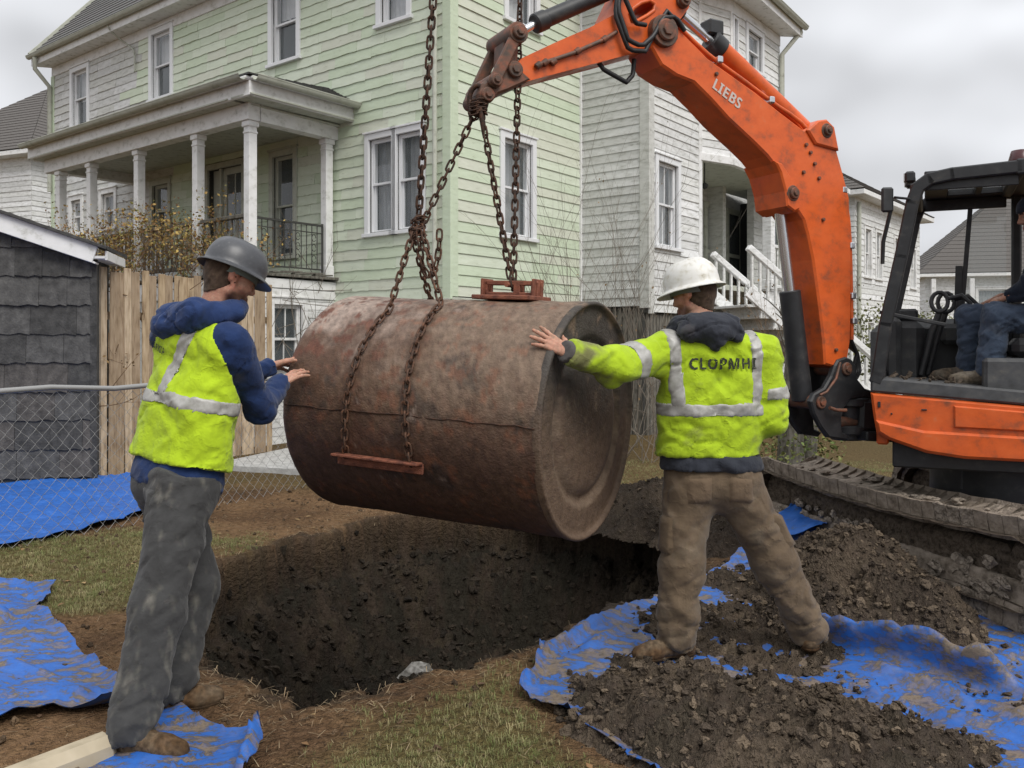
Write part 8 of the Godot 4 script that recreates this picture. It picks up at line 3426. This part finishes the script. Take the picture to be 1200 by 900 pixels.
func left_worker() -> void:
	var p := Pose.new()
	p.hip_r = Vector3(-1.315, 0.92, -3.60)
	p.hip_l = Vector3(-1.455, 0.91, -3.80)
	p.knee_r = Vector3(-1.345, 0.475, -3.40)
	p.knee_l = Vector3(-1.335, 0.455, -3.77)
	p.ank_r = Vector3(-1.372, 0.085, -3.235)
	p.ank_l = Vector3(-1.385, 0.085, -3.60)
	p.toe_r = Vector3(-1.13, 0.03, -3.175)
	p.toe_l = Vector3(-1.165, 0.03, -3.745)
	p.sh_r = Vector3(-1.135, 1.485, -3.65)
	p.sh_l = Vector3(-1.475, 1.52, -3.87)
	p.elb_r = Vector3(-1.085, 1.205, -3.86)
	p.elb_l = Vector3(-1.36, 1.27, -4.10)
	p.wr_r = Vector3(-1.072, 1.298, -4.13)
	p.wr_l = Vector3(-1.165, 1.375, -4.30)
	p.tip_r = Vector3(-0.985, 1.372, -4.275)
	p.tip_l = Vector3(-1.07, 1.40, -4.46)
	p.palm_r = Vector3(0.45, -0.25, -0.85)
	p.palm_l = Vector3(0.7, -0.3, -0.6)
	p.curl_r = 0.22
	p.spread = 0.20
	p.neck = Vector3(-1.262, 1.61, -3.755)
	p.head = Vector3(-1.192, 1.752, -3.775)
	p.fwd = Vector3(0.62, 0.0, -0.785).normalized()
	p.look = Vector3(0.74, -0.32, -0.60)
	p.head_up = Vector3(0.10, 1, 0.0)
	p.girth = 1.02
	var root := thing("person", "person in dark grey hard hat and lime vest, hands on the tank's left end", "person", Vector3(-1.33, 0.0, -3.5), "workers at the tank lift")
	body(root, p, 0.85)
	var navy := Color(0.022, 0.042, 0.115)
	var trunk := torso_bones(p, 1.0)
	var hood_st := new_st()
	var r := (p.sh_r - p.sh_l).normalized()
	var up := (p.neck - (p.hip_l + p.hip_r) * 0.5).normalized()
	# hoodie: trunk, sleeves, hem band
	var hb := trunk.duplicate()
	hb.append_array(arm_bones(p, true, 0.072, 0.057, 0.046))
	hb.append_array(arm_bones(p, false, 0.075, 0.063, 0.047))
	var hc := (p.hip_l + p.hip_r) * 0.5
	hb.append(bone(hc + up * 0.02 - r * 0.08, hc + up * 0.02 + r * 0.08, 0.138, 0.138, p.fwd, 1.1))
	var hst := new_st()
	flesh(hst, hb, 0.0125, 0.06, 0.0, func(q: Vector3, _n: Vector3) -> Color: return grimy(navy, Color(0.075, 0.075, 0.085), q, 0.08, 1.6),
		{"cuts": [[hc + up * -0.015, -up], [p.neck + Vector3.UP * 0.03, Vector3.UP]],
		"carve": [bone(p.wr_r + (p.wr_r - p.elb_r).normalized() * 0.085, p.wr_r + (p.wr_r - p.elb_r).normalized() * 0.14, 0.072, 0.072), bone(p.wr_l + (p.wr_l - p.elb_l).normalized() * 0.085, p.wr_l + (p.wr_l - p.elb_l).normalized() * 0.14, 0.072, 0.072)],
		"wrinkle": func(q: Vector3, _n: Vector3) -> float: return folds(q, 0.009, 2.6, 3.6)})
	var hoodie := put_st("hoodie", hst, M.cloth, root)
	# hood lying on the back, collar round the neck
	var N := p.neck
	var f := p.fwd
	var hoodb := []
	for i in 9:
		var a := lerpf(-2.5, 2.5, i / 8.0)
		var b := lerpf(-2.5, 2.5, (i + 1) / 8.0)
		if i < 8:
			hoodb.append(bone(N + (-f * cos(a) + r * sin(a)) * 0.105 + Vector3.UP * (0.012 - 0.03 * cos(a)), N + (-f * cos(b) + r * sin(b)) * 0.105 + Vector3.UP * (0.012 - 0.03 * cos(b)), 0.036, 0.036))
	hoodb.append(bone(N - f * 0.10 - r * 0.11 - Vector3.UP * 0.035, N - f * 0.11 + r * 0.05 + Vector3.UP * 0.0, 0.078, 0.068))
	hoodb.append(bone(N - f * 0.14 - r * 0.07 - Vector3.UP * 0.045, N - f * 0.13 + r * 0.02 - Vector3.UP * 0.03, 0.045, 0.04))
	flesh(hood_st, hoodb, 0.0095, 0.035, 0.0, func(q: Vector3, _n: Vector3) -> Color: return grimy(navy * 1.25, Color(0.07, 0.07, 0.08), q, 0.02, 1.6),
		{"wrinkle": func(q: Vector3, _n: Vector3) -> float: return folds(q, 0.014, 3.4, 6.0)})
	put_st("hood", hood_st, M.cloth, hoodie)
	# vest
	var lime := Color(0.46, 0.64, 0.03)
	var vb := torso_bones(p, 1.17)
	vb.append(bone(hc + up * 0.08 - r * 0.115, hc + up * 0.34 - r * 0.075, 0.150, 0.135, p.fwd, 1.15))
	vb.append(bone(hc + up * 0.08 + r * 0.095, hc + up * 0.34 + r * 0.065, 0.150, 0.135, p.fwd, 1.15))
	var vcut := [[hc + up * 0.085, -up], [N + Vector3.UP * 0.0, Vector3.UP * 0.9 + f * 0.5]]
	var vcarve := [bone(p.sh_r + r * 0.055 + Vector3.UP * 0.05, p.elb_r.lerp(p.sh_r, 0.42) + r * 0.055, 0.110, 0.105), bone(p.sh_l - r * 0.02 + Vector3.UP * 0.05, p.elb_l.lerp(p.sh_l, 0.42) - r * 0.03, 0.125, 0.115)]
	var wr := func(q: Vector3, _n: Vector3) -> float: return folds(q, 0.008, 2.2, 2.0)
	var vst := new_st()
	flesh(vst, vb, 0.0105, 0.06, 0.0, func(q: Vector3, _n: Vector3) -> Color: return grimy(lime, Color(0.26, 0.30, 0.04), q, -0.02, 2.2), {"cuts": vcut, "carve": vcarve, "wrinkle": wr})
	var vest := put_st("vest", vst, M.cloth, root)
	var bands := [[[hc + up * 0.365, up], [hc + up * 0.308, -up]]]
	var sd := Vector3(1.0, -0.50, 0.0).normalized()
	var s0 := Vector3(-1.40, 1.35, -3.7)
	bands.append([[s0 + sd * 0.030, sd], [s0 - sd * 0.026, -sd], [hc + up * 0.34, -up]])
	for b in bands:
		var bst := new_st()
		flesh(bst, vb, 0.0085, 0.06, 0.0035, func(_q: Vector3, _n: Vector3) -> Color: return Color.WHITE, {"cuts": vcut + b, "carve": vcarve, "wrinkle": wr})
		put_st("reflective_band", bst, M.reflective, vest)
	print_text("MCARKIA", vest, vb, 0.06, 0.0, Vector3(-1.405, 1.475, -3.84), (r * 0.98 - up * 0.16).normalized(), up, f, 0.040, M.print_black, 0.004)
	# trousers
	var tb := [bone(hc - r * 0.07, hc + r * 0.07, 0.145, 0.145, f, 1.08)]
	tb.append_array(leg_bones(p, true, 0.125, 0.098, 0.090))
	tb.append_array(leg_bones(p, false, 0.125, 0.094, 0.088))
	var grey := Color(0.060, 0.060, 0.060)
	var tst := new_st()
	flesh(tst, tb, 0.0115, 0.045, 0.0, func(q: Vector3, _n: Vector3) -> Color:
		return grimy(grey, Color(0.19, 0.18, 0.155), q * Vector3(1.2, 0.45, 1.2), 0.10 + 0.12 * smoothstep(0.9, 0.2, q.y), 3.4),
		{"cuts": [[hc + up * 0.06, up], [p.ank_r + Vector3(0, -0.03, 0), Vector3.DOWN]],
		"wrinkle": func(q: Vector3, _n: Vector3) -> float: return folds(q, 0.007 + 0.010 * smoothstep(0.35, 0.1, q.y), 1.8, 3.4)})
	var tr := put_st("trousers", tst, M.cloth, root)
	patch("back_pocket", tr, tb, 0.045, 0.0, hc + r * 0.05 - up * 0.06 - f * 0.12, r, up, f, 0.13, 0.14, M.cloth, grey * 1.15, 0.011)
	boot(root, p.ank_r, p.toe_r, 0.0, M.leather, M.leather, Color(0.13, 0.075, 0.038))
	boot(root, p.ank_l, p.toe_l, -0.005, M.leather, M.leather, Color(0.15, 0.088, 0.045))
	var hu := Vector3(0.29, 0.92, -0.24).normalized()
	var hz := (p.look - hu * p.look.dot(hu)).normalized()
	var hx := hu.cross(hz)
	hat_mesh(root, Transform3D(Basis(hx, hu, hz), p.head + hu * 0.058 + hz * 0.004), "hard_hat", M.hat_grey, M.strap_green, 0.96)


func right_worker() -> void:
	var p := Pose.new()
	p.hip_l = Vector3(0.835, 0.86, -4.20)
	p.hip_r = Vector3(1.035, 0.86, -4.20)
	p.knee_l = Vector3(0.785, 0.46, -4.16)
	p.knee_r = Vector3(1.235, 0.47, -4.22)
	p.ank_l = Vector3(0.765, 0.12, -4.14)
	p.ank_r = Vector3(1.405, 0.13, -4.24)
	p.toe_l = Vector3(0.58, 0.06, -4.08)
	p.toe_r = Vector3(1.46, 0.06, -4.50)
	p.sh_l = Vector3(0.705, 1.445, -4.17)
	p.sh_r = Vector3(1.175, 1.445, -4.21)
	p.elb_l = Vector3(0.452, 1.385, -3.97)
	p.elb_r = Vector3(1.215, 1.14, -4.18)
	p.wr_l = Vector3(0.236, 1.452, -3.80)
	p.wr_r = Vector3(1.145, 1.05, -4.44)
	p.tip_l = Vector3(0.088, 1.535, -3.865)
	p.tip_r = Vector3(1.08, 1.05, -4.60)
	p.palm_l = Vector3(-0.35, -0.35, -0.87)
	p.palm_r = Vector3(-0.8, -0.4, -0.2)
	p.curl_l = 0.12
	p.spread = 0.17
	p.neck = Vector3(0.885, 1.60, -4.205)
	p.head = Vector3(0.862, 1.706, -4.235)
	p.fwd = Vector3(-0.10, 0.0, -1.0).normalized()
	p.look = Vector3(-0.70, -0.16, -0.70)
	p.head_up = Vector3(-0.06, 1, 0.0)
	var root := thing("person", "person in white hard hat and lime jacket, left hand on the tank's rim", "person", Vector3(1.05, 0.05, -4.2), "workers at the tank lift")
	body(root, p, 0.6)
	var lime := Color(0.42, 0.59, 0.028)
	var muck := Color(0.17, 0.145, 0.095)
	var r := (p.sh_r - p.sh_l).normalized()
	var f := p.fwd
	var up := Vector3.UP
	var hc := (p.hip_l + p.hip_r) * 0.5
	var jb := torso_bones(p, 1.14)
	jb.append(bone(hc + up * 0.10 - r * 0.115, hc + up * 0.40 - r * 0.10, 0.150, 0.145, f, 1.12))
	jb.append(bone(hc + up * 0.10 + r * 0.095, hc + up * 0.40 + r * 0.085, 0.140, 0.135, f, 1.12))
	jb.append_array(arm_bones(p, true, 0.084, 0.066, 0.054))
	jb.append(bone(p.sh_l, p.elb_l, 0.095, 0.080))
	jb.append(bone(p.elb_l, p.wr_l, 0.080, 0.056))
	var cuts := [[hc + up * 0.105, -up], [p.wr_r, p.wr_r - p.elb_r], [p.wr_l, p.wr_l - p.elb_l], [p.neck + up * 0.02, up]]
	var wr := func(q: Vector3, _n: Vector3) -> float: return folds(q, 0.011, 2.0, 2.6)
	var jst := new_st()
	flesh(jst, jb, 0.0115, 0.06, 0.0, func(q: Vector3, _n: Vector3) -> Color:
		var along: float = smoothstep(0.50, 0.30, q.x)
		return grimy(lime, muck, q, 0.03 + 0.75 * along + 0.16 * smoothstep(1.12, 0.98, q.y) + (0.2 if q.x < 0.62 and q.y < 1.36 else 0.0), 2.0), {"cuts": cuts, "wrinkle": wr})
	var jacket := put_st("jacket", jst, M.cloth, root)
	var al := (p.elb_l - p.sh_l).normalized()
	var bands := [
		[[hc + up * 0.352, up], [hc + up * 0.296, -up], [hc + r * 0.215, r], [hc - r * 0.262, -r]],
		[[hc - r * 0.118, (r + up * 0.10).normalized()], [hc - r * 0.176, -(r + up * 0.10).normalized()], [hc + up * 0.33, -up]],
		[[hc + r * 0.205, r], [hc + r * 0.152, -r], [hc + up * 0.33, -up]],
		[[p.sh_l.lerp(p.elb_l, 0.76), al], [p.sh_l.lerp(p.elb_l, 0.54), -al]],
		[[p.sh_r.lerp(p.elb_r, 0.74), (p.elb_r - p.sh_r)], [p.sh_r.lerp(p.elb_r, 0.56), -(p.elb_r - p.sh_r)], [p.sh_r - r * 0.01, -r]],
	]
	for b in bands:
		var bst := new_st()
		flesh(bst, jb, 0.0085, 0.06, 0.0035, func(_q: Vector3, _n: Vector3) -> Color: return Color.WHITE, {"cuts": cuts + b, "wrinkle": wr})
		put_st("reflective_band", bst, M.reflective, jacket)
	print_text("CLOPMHI", jacket, jb, 0.06, 0.0, hc + up * 0.535 + r * 0.012, r, up, f, 0.070, M.print_black, 0.005)
	# grey knitted waistband and cuffs, hooded sweatshirt at the neck
	var grey := Color(0.042, 0.044, 0.055)
	var wst := new_st()
	flesh(wst, [bone(hc + up * 0.06 - r * 0.085, hc + up * 0.06 + r * 0.085, 0.155, 0.155, f, 1.08)], 0.0115, 0.05, 0.0, func(q: Vector3, _n: Vector3) -> Color: return grimy(grey, Color(0.1, 0.09, 0.08), q, -0.05, 2.0), {"cuts": [[hc + up * 0.118, up], [hc + up * 0.045, -up]], "wrinkle": wr})
	put_st("waistband", wst, M.cloth, jacket)
	var wd := (p.wr_l - p.elb_l).normalized()
	var cst := new_st()
	flesh(cst, [bone(p.elb_l, p.wr_l + wd * 0.03, 0.080, 0.043)], 0.007, 0.04, 0.003, func(q: Vector3, _n: Vector3) -> Color: return grimy(Color(0.11, 0.105, 0.10), muck, q, 0.1, 2.0), {"cuts": [[p.wr_l + wd * 0.022, wd], [p.wr_l - wd * 0.02, -wd]]})
	put_st("cuff", cst, M.cloth, jacket)
	var N := p.neck
	var hb := []
	for i in 8:
		var a := lerpf(-2.6, 2.6, i / 8.0)
		var b := lerpf(-2.6, 2.6, (i + 1) / 8.0)
		hb.append(bone(N + (-f * cos(a) + r * sin(a)) * 0.115 + up * (-0.03 + 0.01 * cos(a)), N + (-f * cos(b) + r * sin(b)) * 0.115 + up * (-0.03 + 0.01 * cos(b)), 0.038, 0.038))
	hb.append(bone(N - f * 0.115 - r * 0.075 - up * 0.045, N - f * 0.115 + r * 0.115 - up * 0.045, 0.054, 0.056))
	hb.append(bone(N - f * 0.13 + r * 0.02 - up * 0.065, N - f * 0.145 + r * 0.035 - up * 0.115, 0.066, 0.036))
	var hst := new_st()
	flesh(hst, hb, 0.009, 0.035, 0.0, func(q: Vector3, _n: Vector3) -> Color: return grimy(grey * 1.1, Color(0.09, 0.085, 0.085), q, -0.05, 2.0), {"wrinkle": func(q: Vector3, _n: Vector3) -> float: return folds(q, 0.014, 3.6, 7.0)})
	put_st("hood", hst, M.cloth, jacket)
	# trousers with back and cargo pockets
	var tan_ := Color(0.145, 0.105, 0.070)
	var tb := [bone(hc - r * 0.065 - up * 0.02, hc + r * 0.065 - up * 0.02, 0.142, 0.142, f, 1.08)]
	tb.append_array(leg_bones(p, false, 0.122, 0.098, 0.092))
	tb.append_array(leg_bones(p, true, 0.122, 0.098, 0.090))
	var tst := new_st()
	flesh(tst, tb, 0.0115, 0.045, 0.0, func(q: Vector3, _n: Vector3) -> Color: return grimy(tan_, Color(0.075, 0.06, 0.045), q, 0.05 + 0.10 * smoothstep(0.5, 0.1, q.y), 1.4).lerp(Color(0.25, 0.2, 0.145), clampf(nz_fine.get_noise_3dv(q * 0.9 + Vector3(7, 7, 7)) * 0.9, 0.0, 0.5)),
		{"cuts": [[hc + up * 0.075, up], [Vector3(0, 0.075, 0), Vector3.DOWN]],
		"wrinkle": func(q: Vector3, _n: Vector3) -> float: return folds(q, 0.007 + 0.010 * smoothstep(0.5, 0.12, q.y), 1.8, 3.6)})
	var tr := put_st("trousers", tst, M.cloth, root)
	for s in [-1.0, 1.0]:
		patch("back_pocket", tr, tb, 0.045, 0.0, hc + r * 0.095 * s - up * 0.04 - f * 0.1, (r - up * 0.06 * s).normalized(), up, f, 0.125, 0.13, M.cloth, tan_ * 1.12, 0.012)
	patch("cargo_pocket", tr, tb, 0.045, 0.0, p.hip_r.lerp(p.knee_r, 0.62) + r * 0.12 - f * 0.05, (f + r * -0.4).normalized(), (p.hip_r - p.knee_r).normalized(), (-r + f * 0.45).normalized(), 0.15, 0.19, M.cloth, tan_ * 0.95, 0.018)
	patch("cargo_pocket", tr, tb, 0.045, 0.0, p.hip_l.lerp(p.knee_l, 0.62) - r * 0.12 - f * 0.05, (-f + r * -0.4).normalized(), (p.hip_l - p.knee_l).normalized(), (r + f * 0.45).normalized(), 0.15, 0.19, M.cloth, tan_ * 0.95, 0.018)
	boot(root, p.ank_l, p.toe_l, 0.035, M.leather, M.leather, Color(0.14, 0.08, 0.04))
	boot(root, p.ank_r, p.toe_r, 0.045, M.leather, M.leather, Color(0.15, 0.085, 0.042))
	var hu := Vector3(-0.17, 0.97, -0.10).normalized()
	var hz := (p.look - hu * p.look.dot(hu)).normalized()
	hat_mesh(root, Transform3D(Basis(hu.cross(hz), hu, hz), p.head + hu * 0.055 + hz * 0.004), "hard_hat", M.hat_white, M.strap_grey, 1.0)


func operator() -> void:
	var p := Pose.new()
	p.hip_l = cp(1.06, 1.615, 0.40)
	p.hip_r = cp(1.06, 1.615, 0.56)
	p.knee_l = cp(0.70, 1.655, 0.34)
	p.knee_r = cp(0.575, 1.66, 0.60)
	p.ank_l = cp(0.66, 1.315, 0.33)
	p.ank_r = cp(0.56, 1.33, 0.60)
	p.toe_l = cp(0.46, 1.25, 0.33)
	p.toe_r = cp(0.36, 1.26, 0.58)
	p.sh_l = cp(1.0, 2.06, 0.28)
	p.sh_r = cp(1.0, 2.06, 0.68)
	p.elb_l = cp(0.92, 1.83, 0.27)
	p.elb_r = cp(0.92, 1.82, 0.70)
	p.wr_l = cp(0.76, 1.77, 0.36)
	p.wr_r = cp(0.73, 1.78, 0.72)
	p.tip_l = cp(0.665, 1.745, 0.46)
	p.tip_r = cp(0.64, 1.73, 0.78)
	p.palm_l = Vector3(0.2, -0.8, -0.4)
	p.palm_r = Vector3(0.0, -1.0, 0.2)
	p.curl_l = 0.6
	p.curl_r = 0.7
	p.neck = cp(0.985, 2.15, 0.48)
	p.head = cp(0.945, 2.27, 0.48)
	p.fwd = -CAB_B
	p.look = -CAB_B + Vector3(0, -0.15, 0.1)
	p.girth = 0.95
	var root := thing("person", "person in navy hooded jacket and blue jeans seated at the excavator's controls", "person", cp(1.05, 1.5, 0.48))
	body(root, p, 0.5)
	var navy := Color(0.022, 0.028, 0.045)
	var jb := torso_bones(p, 1.12)
	jb.append_array(arm_bones(p, true, 0.078, 0.07, 0.05))
	jb.append_array(arm_bones(p, false, 0.078, 0.07, 0.05))
	var N := p.neck
	var r := (p.sh_r - p.sh_l).normalized()
	jb.append(bone(N + CAB_B * 0.11 - r * 0.08, N + CAB_B * 0.11 + r * 0.08, 0.07, 0.07))
	var st := new_st()
	flesh(st, jb, 0.013, 0.05, 0.0, func(q: Vector3, _n: Vector3) -> Color: return grimy(navy, Color(0.06, 0.06, 0.065), q, 0.0, 1.6), {"cuts": [[p.wr_l, p.wr_l - p.elb_l], [p.wr_r, p.wr_r - p.elb_r], [p.hip_l - Vector3.UP * 0.06, Vector3.DOWN]], "wrinkle": func(q: Vector3, _n: Vector3) -> float: return folds(q, 0.014, 3.0, 4.2)})
	put_st("jacket", st, M.cloth, root)
	var hc := (p.hip_l + p.hip_r) * 0.5
	var tb := [bone(hc - r * 0.07, hc + r * 0.07, 0.125, 0.125)]
	tb.append_array(leg_bones(p, true, 0.100, 0.080, 0.072))
	tb.append_array(leg_bones(p, false, 0.100, 0.080, 0.072))
	var ts := new_st()
	flesh(ts, tb, 0.0115, 0.04, 0.0, func(q: Vector3, _n: Vector3) -> Color: return grimy(Color(0.068, 0.092, 0.135), Color(0.13, 0.14, 0.16), q, 0.1, 1.6), {"cuts": [[p.ank_l - Vector3.UP * 0.02, Vector3.DOWN]], "wrinkle": func(q: Vector3, _n: Vector3) -> float: return folds(q, 0.014, 3.2, 4.5)})
	put_st("jeans", ts, M.cloth, root)
	boot(root, p.ank_l, p.toe_l, 1.222, M.leather, M.leather, Color(0.27, 0.235, 0.185))
	boot(root, p.ank_r, p.toe_r, 1.236, M.leather, M.leather, Color(0.17, 0.145, 0.115))
	var hs := new_st()
	var h := head_frame(p)
	flesh(hs, [bone(h * Vector3(0, 0.05, -0.025), h * Vector3(0, 0.055, 0.03), 0.09, 0.084, h.basis.x, 1.08)], 0.009, 0.02, 0.006, func(_q: Vector3, _n: Vector3) -> Color: return navy * 1.3, {"cuts": [[h * Vector3(0, 0.04, 0), -h.basis.y]]})
	put_st("knit_cap", hs, M.cloth, root)


func build_details() -> void:
	pass
